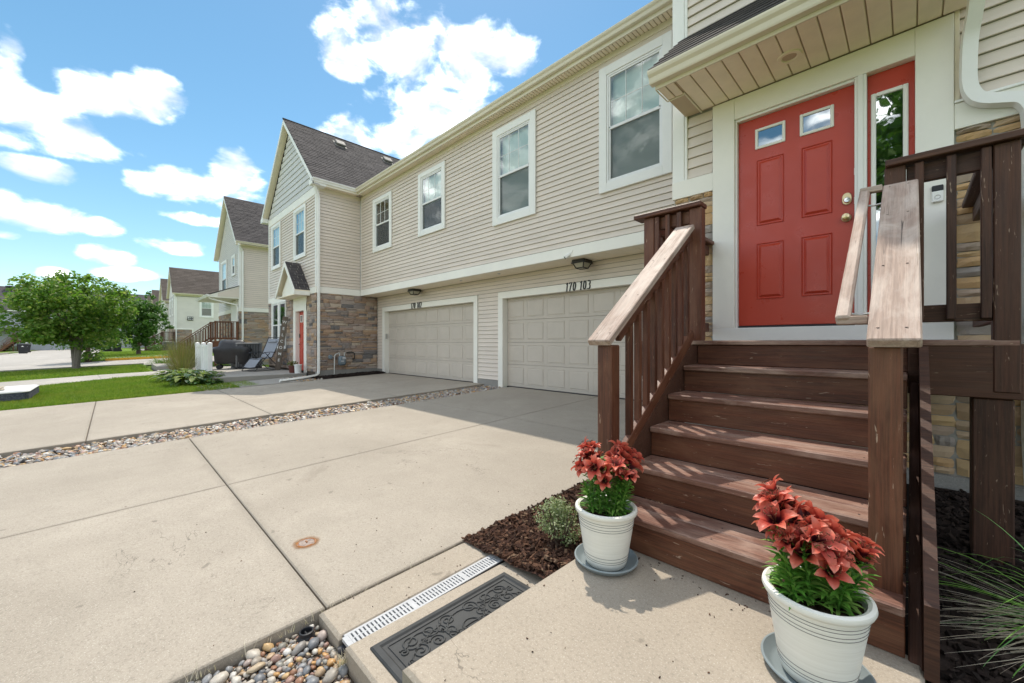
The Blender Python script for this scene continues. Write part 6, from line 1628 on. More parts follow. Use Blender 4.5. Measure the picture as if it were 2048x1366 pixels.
# welcome board leaning by the door
wb = empty('welcome_sign', (-17.3, 4.62, -.02), 'tall dark wooden board lettered WELCOME leaning against the stone wall', 'sign')
b0, b1 = Vector((-17.22, 4.50, -.02)), Vector((-16.80, 4.665, 2.02))
WDV = Vector((.62, .78, 0))
bo = board('plank', b0, b1, .20, .022, WDV, BOARD_GREY, wb)
ax = (b1-b0).normalized(); wdv = (WDV - ax*ax.dot(WDV)).normalized(); nv = wdv.cross(ax); nv = nv if nv.y < 0 else -nv
for i, ch in enumerate('WELCOME'):
    cu = bpy.data.curves.new('letter_curve', 'FONT'); cu.body = ch; cu.size = .15; cu.extrude = .002; cu.align_x = 'CENTER'; cu.offset = .001
    tmp = bpy.data.objects.new('letter_tmp', cu); COL.objects.link(tmp); bpy.context.view_layer.update()
    me = bpy.data.meshes.new_from_object(tmp); bpy.data.objects.remove(tmp); me.materials.clear(); me.materials.append(SIGN_WHITE)
    p = b0.lerp(b1, .94 - (i+.55)*.118) + nv*.014
    mobj('letter', me, None, wb, Matrix(((wdv.x, ax.x, nv.x, p.x), (wdv.y, ax.y, nv.y, p.y), (wdv.z, ax.z, nv.z, p.z), (0,0,0,1))))

# potted plant and white tub by the wing door
c = Vector((-15.38, 4.50, -.02))
pp = empty('potted_plant', c, 'small bushy plant in a dark red pot on the patio edge', 'potted plant')
MB().lathe([(0,0),(.105,0),(.13,.2),(.145,.21),(.145,.25),(.13,.25),(.125,.22),(0,.22)], c, 24, False).build('pot', TERRACOTTA, pp, True)
mb = MB(); rg = random.Random(3)
for i in range(7): a = i*.9; leaf_blob(mb, (c.x+.09*math.cos(a), c.y+.09*math.sin(a), c.z+.32), .09, 40, .05, rg)
mb.build('foliage', m_leaf('geranium_leaf', [(.06,.12,.03),(.12,.17,.04),(.22,.14,.05),(.09,.14,.03)]), pp)
c = Vector((-15.02, 4.56, -.02))
tb = empty('white_tub', c, 'small white plastic tub standing behind the dark red pot', 'tub')
MB().lathe([(0,0),(.10,0),(.115,.26),(.122,.27),(.122,.29),(.11,.29),(.105,.25),(0,.25)], c, 24, False).build('tub_body', VINYL, tb, True); MB().lathe([(0,.302),(.12,.302),(.126,.285),(.126,.292)], c, 24, False).build('lid', VINYL, tb, True)

# gas meter on the wing
gm = empty('gas_meter', (-14.0, 5.6, .2), 'grey gas meter with pipes on the stone side of the wing', 'gas meter')
xm = -13.92
c = PX(684, 721, xm)
MB().cbox(xm-.09, xm+.09, c.y-.125, c.y+.125, c.z-.17, c.z+.16, .05).build('meter_body', METER, gm, True); MB().cbox(xm+.085, xm+.105, c.y-.02, c.y+.10, c.z+.04, c.z+.12, .008).build('dial', GRATE, gm); MB().cbox(xm+.088, xm+.097, c.y-.06, c.y+.04, c.z-.04, c.z+.0, .003).build('label_plate', GRATE, gm)
p1, p2, p3 = PX(668.5, 752, xm), PX(669, 710, xm), PX(678, 706, xm)
MB().tube([(xm,p1.y,-.12),(xm,p2.y,p2.z-.04),(xm,p2.y+.03,p2.z+.02),(xm,p3.y,p3.z),(xm,c.y-.07,p3.z),(xm,c.y-.08,p3.z-.03),(xm,c.y-.08,c.z+.15)], .02, 8).build('inlet_pipe', GALV, gm, True)
p4, p5 = PX(700, 706, xm), PX(709, 718, xm)
MB().tube([(xm,c.y+.08,c.z+.15),(xm,c.y+.08,p3.z),(xm,c.y+.14,p3.z)], .02, 8).build('outlet_fitting', GALV, gm, True)
MB().tube([(xm,c.y+.14,p3.z),(xm,p5.y-.04,p3.z),(xm,p5.y,p3.z-.03),(xm,p5.y,p5.z+.03),(xm-.04,p5.y,p5.z),(xm-.14,p5.y,p5.z)], .02, 8).build('house_pipe', BLACK, gm, True)
p6 = PX(661, 714, xm)
MB().lathe([(0,-.045),(.06,-.04),(.075,-.012),(.075,.012),(.06,.04),(0,.045)], (0,0,0), 20, False).build('regulator', METER, gm, True, Matrix.Translation((xm, p6.y, p6.z)) @ Matrix.Rotation(R(90),4,'Y')); MB().tube([(xm,p6.y,p6.z),(xm,p2.y,p6.z)], .016, 8).build('regulator_pipe', GALV, gm, True)

# mattress dumped on the lawn
mx = empty('mattress', (-16, -2.3, -.36), 'grey and white mattress with dark speckled sides lying on the lawn', 'mattress')
g0 = gz(-16, -2.2)
MM = Matrix.Translation((-16.05, -2.35, g0)) @ Matrix.Rotation(math.atan(.035), 4, 'X')
def rbox(hx_, hy_, z0, z1, r, n=6):
    out = []
    for sx, sy, a0 in ((1,1,0),(-1,1,90),(-1,-1,180),(1,-1,270)):
        for k in range(n+1): a = R(a0+90*k/n); out.append((sx*(hx_-r)+r*math.cos(a), sy*(hy_-r)+r*math.sin(a)))
    return out
pl = rbox(1.02, .95, 0, 0, .12)
MB().prism(pl, lambda p: (p[0], p[1], .02), lambda p: (p[0], p[1], .20)).build('side_border', MATTRESS_SIDE, mx, False, MM)
mb = MB(); mb.prism(pl, lambda p: (p[0]*.995, p[1]*.995, .20), lambda p: (p[0]*.97, p[1]*.97, .235)); mb.build('quilted_top', MATTRESS_TOP, mx, False, MM)
mb = MB(); mb.tube([(p[0], p[1], .205) for p in pl+[pl[0]]], .014, 6, False); mb.build('piping', MATTRESS_TOP, mx, True, MM)
cb = empty('cardboard', (-16.4, -2.6, g0+.24), 'crumpled pale cardboard lying on top of the mattress', 'cardboard')
for k, (z, r_, w) in enumerate(((.245, 8, .42), (.262, 2, .40), (.281, 14, .36))): MB().cbox(-.75, .45, -w, w, 0, .014, .003).build('sheet', CARDBOARD, cb, False, MM @ Matrix.Translation((.1, .05-.02*k, z)) @ Matrix.Rotation(R(r_), 4, 'Z'))

# ------------------------------------------------------------------ plants round the patio
def clump_leaves(name, loc, label, cat, n, L, w, mat, seed, r0, droop, broad=False, group=None, el=(.4,1.3)):
    t = empty(name, loc, label, cat, group); rg = random.Random(seed); mb = MB()
    for i in range(n):
        a = rg.uniform(0, 6.28); d = Vector((math.cos(a), math.sin(a), 0)); e = rg.uniform(*el); p = Vector(loc) + d*rg.uniform(0, r0)
        dd = d*math.cos(e) + Vector((0,0,math.sin(e)))
        if broad:
            st = rg.uniform(.4,.9)*L; q = p + dd*st; mb.tube([p, q], .006, 4); leaf_strip(mb, q, (d + Vector((0,0,.25))), Vector((0,0,1)), L*rg.uniform(.5,.75), w*rg.uniform(.7,1.2), rg.uniform(.6,1.5), 5, .2)
        else: blade(mb, p, dd, L*rg.uniform(.7,1.15), w, droop*rg.uniform(.6,1.4), 6)
    mb.build('leaves', mat, t, broad); return t
h1 = PG(395, 772)
clump_leaves('hosta', (-15.55, 1.78, gz(-15.5,1.8)-.02), 'hosta with broad yellow-green leaves at the patio corner', 'hosta', 150, .46, .085, LEAF_HOSTA, 4, .42, 1, True)
clump_leaves('hosta', (-17.3, 1.72, gz(-17,1.7)-.02), 'hosta with lime leaves in front of the white fence', 'hosta', 130, .46, .08, LEAF_HOSTA, 5, .42, 1, True)
clump_leaves('hosta', (-15.05, 2.05, gz(-15,2)-.03), 'small dark hosta between the lawn edge and the patio slab', 'hosta', 60, .28, .06, LEAF_DARK, 6, .25, 1, True)
clump_leaves('reed_grass', (-20.6, 1.95, gz(-20,2)-.02), 'tall feathery reed grass just left of the white fence', 'ornamental grass', 420, 1.45, .007, PLUME, 7, .32, .5, el=(1.05,1.5))
clump_leaves('reed_grass', (-22.0, 2.25, gz(-22,2)-.02), 'tall brown reed grass in front of the red-brown stairs', 'ornamental grass', 420, 1.5, .007, PLUME, 8, .35, .5, el=(1.05,1.5))
clump_leaves('reed_grass', (-18.9, 1.85, gz(-19,1.9)-.02), 'loose greenish reed grass between the hosta and the fence', 'ornamental grass', 240, 1.0, .006, PLUME, 9, .3, .7, el=(.95,1.5))
dl = clump_leaves('daylily', (-28.3, 2.2, gz(-28,2.2)-.02), 'daylily clump with an orange bloom beside the concrete step', 'daylily', 420, .95, .014, LEAF_DAY, 10, .75, 1.9)
mb = MB(); p = PY(320, 711, 2.2)
for k in range(6): a = k*1.05; leaf_strip(mb, p, (math.cos(a), math.sin(a), .6), Vector((0,0,1)), .11, .028, .9)
mb.build('bloom', YELLOW_FLOWER, dl)
clump_leaves('daylily', (-26.6, 2.6, gz(-26,2.4)-.02), 'low leafy daylily at the foot of the red-brown stairs', 'daylily', 300, .7, .013, LEAF_DAY, 12, .5, 1.9)
# ------------------------------------------------------------------ neighbouring houses
def far_house(x1, label, w=5.75, detail=2, side_stone=True, roof_mat=None, corner_stone=False, back=12.0, side_win=None, eave=6.42, dz=0.0):
    """gable-fronted end unit; x1 = east side. Same kit as the house in front, plainer with distance"""
    h = empty('townhouse', (x1-w/2, YF, 0), label, 'house', 'gabled townhouses further along the row')
    rg = random.Random(int(abs(x1)*10)); x0 = x1 - w; xr = (x0+x1)/2; roof_mat = roof_mat or SHINGLE
    xe = w/2 + .32; zr = eave + xe*.99
    MB().box(x0+.02, x1-.36, YF+.36, back, -.3, eave-.1).build('structure_core', MORTAR, h)
    hf = [(x0+1.08, x0+2.52, 3.83, 5.87), (x1-1.67, x1-.93, 4.83, 5.82)] if detail == 2 else [(x0+1.08, x0+2.32, 4.08, 5.82), (x1-1.92, x1-.98, 4.08, 5.82)]
    hs_ = [(side_win[0]+.1, side_win[1]-.1, side_win[2]+.1, side_win[3]-.1)] if side_win else []
    holed(MB(), x0, x1-.03, -.3, 6.3, hf, lambda x, z: (x, YF+.001, z), lambda x, z: (x, YF+.03, z)).build('wall_backing', MORTAR, h)
    holed(MB(), YF, back, -.3, 6.3, hs_, lambda y, z: (x1-.0205, y, z), lambda y, z: (x1-.05, y, z)).build('wall_backing', MORTAR, h)
    sw_ = empty('side_wall', (x1, 6, 0), parent=h); fw_ = empty('front_wall', (xr, YF, 0), parent=h)
    zs = 2.925 if side_stone else .1
    if detail == 2:
        siding(sw_, EAST, x1-.02, YF+.09, back, zs, 6.15, rg, SID, 0); siding(fw_, SOUTH, YF, x0+.09, x1-.09, 2.925, 6.15, rg, SID_FAR, 0, holes=hf)
        siding(fw_, SOUTH, YF, x0, x1, 6.151, 9.05, rg, SID_FAR, 0, lambda z: None if (w/2-(z-6.25)) < .1 else (xr-(w/2-(z-6.25)), xr+(w/2-(z-6.25))))
    else:
        mb = MB()
        n = int((6.15-zs)/EXPO)
        for k in range(n): z = zs+k*EXPO; mb.add([(x1,YF+.09,z),(x1,back,z),(x1-.018,back,z+EXPO),(x1-.018,YF+.09,z+EXPO),(x1-.02,YF+.09,z),(x1-.02,back,z)], [(0,1,2,3),(4,5,1,0)])
        q = mb.build('siding', SIDING_FAR, sw_); q['kind'] = 'stuff'
        mb = MB(); n = int((6.15-2.925)/EXPO)
        for k in range(n): z = 2.925+k*EXPO; mb.add([(x0,YF-.018,z),(x1,YF-.018,z),(x1,YF,z+EXPO),(x0,YF,z+EXPO)], [(0,1,2,3)])
        mb.add([(x0,YF-.01,6.15),(x1,YF-.01,6.15),(xr,YF-.01,6.15+w/2)], [(0,1,2)])
        q = mb.build('siding', SIDING_FAR, fw_); q['kind'] = 'stuff'
    MB().prism([(x0, 6.1), (x1-.02, 6.1), (xr, 6.1+w/2-.03)], lambda p: (p[0], YF+.001, p[1]), lambda p: (p[0], YF+.1, p[1])).build('gable_backing', MORTAR, fw_)
    pbox('belt_board', (x0, YF-.03, 2.711), (x1+.001, YF, 2.923), TRIM, fw_)
    if side_stone:
        pbox('belt_board', (x1-.02, YF-.03, 2.711), (x1+.012, back, 2.923), TRIM, sw_)
        it = ledge(rg, YF-.02, back, -.05, 2.70, .07, .17, .25, .7); stones(sw_, EAST, x1-.03, it, rg, STONES, .004, (.02,.05), joined=True)
    elif corner_stone:
        it = ledge(rg, YF-.02, YF+1.5, -.05, 2.45, .07, .17, .25, .6); stones(sw_, EAST, x1-.005, it, rg, STONES, .004, (.02,.05), joined=True); pbox('stone_edge_trim', (x1-.02, YF+1.5, -.1), (x1+.06, YF+1.62, 2.5), TRIM, sw_); pbox('stone_cap', (x1-.02, YF-.03, 2.455), (x1+.07, YF+1.62, 2.56), TRIM, sw_)
    it = ledge(rg, x0, x1, -.05, 2.70, .07, .17, .25, .7); stones(fw_, SOUTH, YF-.002, it, rg, STONES, .004, (.02,.05), joined=True)
    pbox('corner_board', (x1-.03, YF-.025, 2.925 if side_stone else 2.57), (x1+.012, YF+.09, 6.26), TRIM_SMOOTH, sw_); pbox('corner_board', (x1-.12, YF-.024, 2.925), (x1-.031, YF, 6.15), TRIM_SMOOTH, fw_)
    pbox('frieze_board', (x1-.02, YF+.09, 6.151), (x1+.01, back, 6.26), CREAM, sw_)
    r_ = empty('roof', (xr, 8, eave), parent=h)
    for s in (-1, 1):
        e = xr + s*xe
        MB().prism([(xr, zr), (e, eave), (e, eave-.03), (xr, zr-.03)], lambda p: (p[0], YF-.23, p[1]), lambda p: (p[0], back+.3, p[1])).build('roof_deck', roof_mat, r_)
        if s > 0: shingle_slope(r_, 'shingles', (e, YF-.24, eave+.001), (e, back+.3, eave+.001), (xr, YF-.24, zr+.001), (xr, back+.3, zr+.001), rg, roof_mat, .145 if detail == 2 else .29, .34 if detail == 2 else .7, .012)
        MB().prism([(xr, zr-.032), (e, eave-.032), (e, eave-.20), (xr, zr-.20)], lambda p: (p[0], YF-.235, p[1]), lambda p: (p[0], YF-.205, p[1])).build('rake_board', TRIM_SMOOTH, r_)
        MB().prism([(xr, zr-.17), (e, eave-.17), (e, eave-.19), (xr, zr-.19)], lambda p: (p[0], YF-.204, p[1]), lambda p: (p[0], YF+.02, p[1])).build('rake_soffit', SOFFIT, r_)
    pbox('eave_soffit', (x1-.0, YF-.2, 6.262), (x1+.29, back, 6.28), SOFFIT, r_)
    gutter('gutter', r_, EAST, x1+.27, YF-.22, back+.2, eave-.12, CREAM)
    MB().tube([(x1+.30, YF-.1, 6.3), (x1+.30, YF-.08, 6.2), (x1+.05, YF+.14, 5.95), (x1+.05, YF+.14, 2.6), (x1+.05, YF+.14, .0)], 1, flat=(.08,.06)).build('downspout', TRIM_SMOOTH, h)
    if detail == 2:
        window_unit(h, SOUTH, YF-.017, x0+1.0, x0+2.6, 3.75, 5.95, .12, 'upper'); window_unit(h, SOUTH, YF-.017, x1-1.75, x1-.85, 4.75, 5.9, .10, 'both', muntin=False)
        MB().cbox(-.17,.17,-.19,.19,.03,.12,.02).build('roof_vent', VENT, r_, False, Matrix.Translation((xr+.5, 7.2, zr-.5)) @ Matrix.Rotation(R(44.7), 4, 'Y'))
    else:
        window_unit(h, SOUTH, YF-.017, x0+1.0, x0+2.4, 4.0, 5.9, .12, None, muntin=False); window_unit(h, SOUTH, YF-.017, x1-2.0, x1-.9, 4.0, 5.9, .12, None, muntin=False)
    if side_win: window_unit(h, EAST, x1+.0, side_win[0], side_win[1], side_win[2], side_win[3], .16, None)
    return h
H2X = -25.5
h2 = far_house(H2X, 'grey gabled townhouse beyond the patio with red-brown entry stairs', roof_mat=SHINGLE, back=9.5)
# shed hood and door of that house
hp = empty('entry_hood', (-27, 4.3, 3.3), parent=h2)
MB().prism([(YF-.02, 4.05), (3.55, 3.50), (3.55, 3.38), (YF-.02, 3.38)], lambda p: (-29.2, p[0], p[1]), lambda p: (H2X+.02, p[0], p[1])).build('hood_body', TRIM, hp)
MB().prism([(YF-.02, 4.09), (3.50, 3.535), (3.50, 3.505), (YF-.02, 4.055)], lambda p: (-29.25, p[0], p[1]), lambda p: (H2X+.06, p[0], p[1])).build('hood_shingles', SHINGLE, hp)
gutter('gutter', hp, SOUTH, 3.549, -29.25, H2X+.06, 3.40, TRIM_SMOOTH)
MB().prism([(YF-.02, 3.98), (3.9, 3.60), (3.9, 3.44), (YF-.02, 3.44)], lambda p: (H2X+.021, p[0], p[1]), lambda p: (H2X+.035, p[0], p[1])).build('hood_cheek', SIDING, hp)
MB().tube([(H2X-.1, 3.5, 3.42), (H2X-.1, 3.6, 3.3), (H2X-.12, 4.75, 3.05), (H2X-.12, 4.78, 2.9), (H2X-.12, 4.78, .2)], 1, flat=(.07,.06)).build('hood_downspout', TRIM_SMOOTH, hp)
for x in (-27.3, -26.05): pbox('door_casing', (x, YF-.06, 1.1), (x+.2, YF, 3.37), TRIM, h2)
pbox('door_leaf', (-27.1, YF-.05, 1.1), (-26.06, YF-.03, 3.3), TRIM_SMOOTH, h2)
h3 = far_house(-56.8, 'pale sided townhouse across the court with a brown roof and black number sign', detail=1, side_stone=False, roof_mat=SHINGLE_BROWN, corner_stone=True, back=16.0, side_win=(7.0, 8.3, 3.85, 5.98))
# number sign on its side wall
sg = empty('number_sign', (-56.75, 6.9, 3.5), 'black sign with white characters on the pale house wall', 'sign')
a = PX(374.5, 633, -56.75); b = PX(386.5, 641, -56.75)
MB().cbox(-56.78, -56.72, a.y, b.y, b.z, a.z, .01).build('sign_plate', SIGN_BLACK, sg)
rg = random.Random(2); mb = MB(); H_, L_ = a.z-b.z, b.y-a.y
for (u0, u1, v0, v1) in ((.08,.24,.52,.9),(.28,.36,.6,.9),(.12,.36,.22,.36),(.42,.60,.70,.88),(.42,.56,.22,.45),(.74,.88,.62,.9),(.70,.90,.25,.38),(.84,.92,.15,.3)):
    mb.box(-56.719, -56.712, a.y+L_*u0, a.y+L_*u1, b.z+H_*v0, b.z+H_*v1)
mb.build('white_characters', SIGN_WHITE, sg)
far_house(-68.2, 'second gabled townhouse past the number sign, mostly hidden by the brown roofed one', detail=1, side_stone=False, roof_mat=SHINGLE_BROWN, back=11)
far_house(-84.5, 'third gabled townhouse past the number sign along the street', detail=1, side_stone=False, roof_mat=SHINGLE_BROWN, back=11)
far_house(-97.0, 'last gabled townhouse of the row at the end of the street', detail=1, side_stone=False, roof_mat=SHINGLE_BROWN, back=11)
# --- long house closing the view
fb = empty('townhouse', (-106, -15, 0), 'long slate roofed house closing the view behind the trees', 'house')
X0, X1, Y0, Y1, ZEV, ZRG = -113, -101, -62, 14, 6.1, 10.4
mb = MB(); n = 56
for k in range(n): z = -.3+6.4*k/n; mb.add([(X1+.02,Y0,z),(X1+.02,Y1,z),(X1,Y1,z+6.4/n),(X1,Y0,z+6.4/n)], [(0,1,2,3)])
q = mb.build('siding', m_siding('blue_grey_siding', (.42,.44,.47)), fb); q['kind'] = 'stuff'
MB().box(X0, X1-.01, Y0, Y1, -.5, 6.1).build('structure_core', MORTAR, fb)
xm_ = (X0+X1)/2
for s, e in ((1, X1+.5), (-1, X0-.5)):
    shingle_slope(fb, 'shingles', (e, Y0-.4, ZEV), (e, Y1+.4, ZEV), (xm_, Y0-.4, ZRG), (xm_, Y1+.4, ZRG), random.Random(1), SHINGLE_FAR, .4, 1.2, .02)
    MB().prism([(xm_, ZRG), (e, ZEV), (e, ZEV-.05), (xm_, ZRG-.05)], lambda p: (p[0], Y0-.4, p[1]), lambda p: (p[0], Y1+.4, p[1])).build('roof_deck', SHINGLE_FAR, fb)
pbox('gutter', (X1+.5, Y0-.4, ZEV-.14), (X1+.62, Y1+.4, ZEV+.0), TRIM_SMOOTH, fb)
for px_, py_ in ((20, 577), (303, 591)):
    p = PX(px_, py_, -106.0); MB().lathe([(.3,-.4),(.3,.1),(.55,.15),(.5,.4),(0,.5)], (p.x, p.y, p.z), 14, False).build('roof_vent', BLACK_PLASTIC, fb, True)
for px_ in (246,):
    p = PX(px_, 601, -100.6); y, z = p.y, p.z
    MB().prism([(y-1.6, z-1.9), (y+1.6, z-1.9), (y, z-.2)], lambda q: (-100.7, q[0], q[1]), lambda q: (-104, q[0], q[1])).build('dormer', SIDING_FAR, fb)
    for s in (-1, 1): MB().prism([(y, z), (y+s*1.9, z-1.95), (y+s*1.9, z-2.2), (y, z-.25)], lambda q: (-100.4, q[0], q[1]), lambda q: (-100.68, q[0], q[1])).build('dormer_rake', TRIM_SMOOTH, fb)
for y in (-44, -36, -28, -20, -9, -3, 2.5): window_unit(fb, EAST, X1+.02, y, y+1.6, 3.6, 5.3, .15, None, muntin=False)
pbox('balcony', (X1+.03, -30, 3.0), (X1+2.2, -9.2, 3.25), BLACK, fb)
for y in (-29, -22, -15, -9.6): pbox('balcony_post', (X1+2.0, y, -.3), (X1+2.2, y+.2, 3.0), TRIM_SMOOTH, fb)
MB().box(X1+2.05, X1+2.1, -30, -9.2, 3.9, 4.0).build('balcony_rail', BLACK, fb)

# ------------------------------------------------------------------ neighbours' stairs
def neighbour_stairs(x1, y1, ztop, mat, label, gr='neighbours\' timber entry stairs', gz0=-.15, rz=0, w=1.45):
    """landing with guard and a straight flight to the south; east railing at x1"""
    t = empty('entry_stairs', (x1-w/2, y1-1.6, gz0), label, 'stairs', gr)
    x0 = x1 - w; yd = y1 - 1.0; n = 6; rise = (ztop-gz0)/n; run = .26
    MB().cbox(x0, x1+.05, yd, y1, ztop-.30, ztop, .005).build('landing', mat, t)
    for k in range(1, n):
        MB().cbox(x0+.05, x1-.05, yd-k*run, yd-(k-1)*run+.02, ztop-k*rise-.035, ztop-k*rise, .004).build('tread', mat, t)
    for k in range(n): MB().cbox(x0+.05, x1-.05, yd-k*run+.005, yd-k*run+.025, ztop-(k+1)*rise, ztop-k*rise-.036, .002).build('riser', mat, t)
    yl = yd-(n-1)*run
    for x in (x0+.04, x1-.0):
        for y, z0, z1 in ((yd, gz0, ztop+1.0), (yl, gz0-.05, gz0+rise+.93)): MB().cbox(x-.045, x+.045, y-.045, y+.045, z0, z1, .004).build('post', mat, t)
        MB().cbox(x-.045, x+.045, y1-.09, y1-.005, ztop-.3, ztop+1.0, .004).build('post', mat, t)
        board('handrail_cap', (x, yl-.10, gz0+rise+.93), (x, yd, ztop+1.0), .13, .036, (1,0,0), mat, t)
        board('lower_rail', (x, yl, gz0+rise+.15), (x, yd, ztop+.18), .036, .08, (1,0,0), mat, t)
        board('stringer', (x, yl-.05, gz0+.02), (x, yd, ztop-.16), .04, .26, (1,0,0), mat, t)
        board('guard_cap', (x, yd-.05, ztop+1.02), (x, y1, ztop+1.02), .13, .036, (1,0,0), mat, t); board('lower_rail', (x, yd, ztop+.14), (x, y1, ztop+.14), .036, .08, (1,0,0), mat, t)
        for i in range(11):
            f = (i+.7)/11.4; y = yl+(yd-yl)*f; za = gz0+rise+.15+(ztop+.18-gz0-rise-.15)*f; zb = gz0+rise+.92+(ztop+.98-gz0-rise-.92)*f; board('baluster', (x-.03, y, za), (x-.03, y, zb), .035, .035, (1,0,0), mat, t)
        for i in range(8): y = yd+(y1-yd)*(i+.7)/8.4; board('baluster', (x-.03, y, ztop+.12), (x-.03, y, ztop+1.0), .035, .035, (1,0,0), mat, t)
    return t
neighbour_stairs(H2X, 4.80, 1.12, WOOD_RED, 'red-brown timber stairs with railings behind the reed grass')
neighbour_stairs(-55.6, 4.80, 1.12, WOOD_DARK, 'dark brown timber stairs at the pale house across the court', gz0=.05)
neighbour_stairs(-86.0, 4.80, 1.12, WOOD_DARK, 'distant dark stairs further down the street', gz0=.05)
fs_ = neighbour_stairs(-93.5, -9.2, 1.35, WOOD_RED, 'distant red-brown stairs at the left edge beyond the street', gz0=-.35, w=3.5)
ac_unit((-53.6, 4.1, .05), 'grey air conditioner under the dark brown stairs of the pale house')

# ------------------------------------------------------------------ wheeled bins
def bin_(loc, label, rz=0):
    t = empty('wheeled_bin', loc, label, 'bin', 'dark wheeled bins by the street', rz=rz); M = Matrix.Translation(loc) @ Matrix.Rotation(rz, 4, 'Z')
    mb = MB(); lv = [(.0,.24,.26), (.12,.25,.28), (.92,.31,.36), (.95,.335,.385), (1.0,.335,.385)]
    vs = [(x*sx, y*sy, z) for z, x, y in lv for sx, sy in ((-1,-1),(1,-1),(1,1),(-1,1))]
    mb.add(vs, [(i*4+k, i*4+(k+1)%4, (i+1)*4+(k+1)%4, (i+1)*4+k) for i in range(len(lv)-1) for k in range(4)] + [(3,2,1,0)]); mb.build('tub', BLACK_PLASTIC, t, False, M)
    mb = MB(); mb.add([(-.35,-.40,1.0),(.35,-.40,1.0),(.35,.40,1.0),(-.35,.40,1.0),(-.27,-.30,1.09),(.27,-.30,1.09),(.27,.36,1.09),(-.27,.36,1.09)], [(0,1,5,4),(1,2,6,5),(2,3,7,6),(3,0,4,7),(4,5,6,7),(3,2,1,0)]); mb.build('lid', BLACK_PLASTIC, t, False, M)
    MB().tube([(-.24,.44,.98),(.24,.44,.98)], .018, 8).build('handle', BLACK_PLASTIC, t, True, M)
    for s in (-1,1): MB().lathe([(0,-.03),(.12,-.03),(.13,0),(.12,.03),(0,.03)], (0,0,0), 16, False).build('wheel', BLACK, t, True, M @ Matrix.Translation((s*.26,.26,.12)) @ Matrix.Rotation(R(90),4,'Y'))
    MB().prism([(-.11,.0),(.11,.0),(.0,.12)], lambda p: (.305, p[0], .74+p[1]), lambda p: (.33, p[0], .74+p[1])).build('white_emblem', SIGN_WHITE, t, False, M)
    return t
for (px_, py_), lab, rz in (((233,703),'dark wheeled bin with white emblem standing on the grass near the small tree',.2), ((45,707),'dark wheeled bin with white emblem on the far left kerb',.1)):
    p = PG(px_, py_); bin_((p.x, p.y, p.z), lab, rz)
bin_((-62.0, -.35, gz(-62,-.3)), 'dark wheeled bin half hidden behind the bin near the small tree', .3); bin_((-80.0, -7.7, gz(-80,-9)), 'dark wheeled bin further back on the far side of the street', .2)
# ------------------------------------------------------------------ trees and lawns
def tree(name, loc, label, trunk, crown, leaf, leafmat, bark, seed, nclump, per, limbs, group=None, cl=.55, shape=None):
    """trunk: list of stem base offsets; crown: (cx,cy,cz,rx,ry,rz) relative to loc"""
    rg = random.Random(seed); t = empty(name, loc, label, 'tree', group); L = Vector(loc); cx_, cy_, cz_, rx, ry, rz_ = crown; C = L + Vector((cx_, cy_, cz_))
    mb = MB()
    for bx_, by_, r in trunk:
        top = C + Vector((bx_*5, by_*5, -rz_*.1)); mid = L + Vector((bx_*2.2, by_*2.2, (cz_-rz_)*.9+.3))
        mb.tube([L+Vector((bx_*.3,by_*.3,-.15)), L+Vector((bx_*.5,by_*.5,.25)), mid, mid.lerp(top,.5), top], [r*1.35, r*1.1, r*.8, r*.5, r*.25], 8)
        for k in range(limbs):
            a = rg.uniform(0,6.28); e = C + Vector((rx*.75*math.cos(a), ry*.75*math.sin(a), rz_*rg.uniform(-.5,.6))); s = mid.lerp(top, rg.uniform(0,.6)); mb.tube([s, s.lerp(e,.5)+Vector((0,0,.15)), e], [r*.35, r*.2, r*.06], 6)
    mb.build('trunk', bark, t, True)
    mb = MB()
    for i in range(nclump):
        v = Vector((rg.gauss(0,1), rg.gauss(0,1), rg.gauss(0,1))).normalized(); q = rg.uniform(.30,1.0)**.6
        if shape: q *= shape(v.z*q)
        j = 1 + .16*math.sin(3*math.atan2(v.y, v.x)+seed) + .12*rg.uniform(-1,1)
        c = C + Vector((v.x*rx*q*j, v.y*ry*q*j, v.z*rz_*q*j)); s = cl*rg.uniform(.55,1.15)
        leaf_blob(mb, c, s, per, leaf, rg, .6, .75, (1,1,.75), .35)
    # stray twigs at the outline
    for i in range(int(nclump*.35)):
        v = Vector((rg.gauss(0,1), rg.gauss(0,1), abs(rg.gauss(0,1)))).normalized(); c = C + Vector((v.x*rx*1.08, v.y*ry*1.08, v.z*rz_*1.10)); leaf_blob(mb, c, cl*.35, int(per*.22), leaf, rg, .6, .75)
    mb.build('crown', leafmat, t); return t
p = PG(152, 738)
q = rel(-.25, 0)
tree('maple_tree', (p.x, p.y, p.z), 'broad multi-stemmed maple on the lawn strip at the left', [(-.10,-.06,.11),(.02,.03,.13),(.10,.08,.09),(-.16,.02,.07)], (q[0], q[1], 2.85, 2.25, 2.25, 1.85), .17, LEAF_MAPLE, BARK, 4, 190, 75, 5, 'trees along the street')
p = PG(176, 723)
tree('small_tree', (p.x, p.y, p.z), 'slender dark tree half hidden behind the maple', [(.0,.0,.14)], (.0, .3, 2.3, 1.15, 1.15, 1.7), .20, LEAF_DARK, BARK_DARK, 7, 80, 60, 4, 'trees along the street', .5)
c_ = PG(176, 723); mb = MB(); rg = random.Random(12)
us = empty('shrub', (c_.x, c_.y, c_.z), 'low green shrub round the foot of the slender dark tree', 'shrub')
for i in range(12): leaf_blob(mb, (c_.x+rg.uniform(-.6,.6), c_.y+rg.uniform(-.6,.6), c_.z+.25), .32, 60, .13, rg)
mb.build('foliage', LEAF_DAY, us)
p = PG(277, 709)
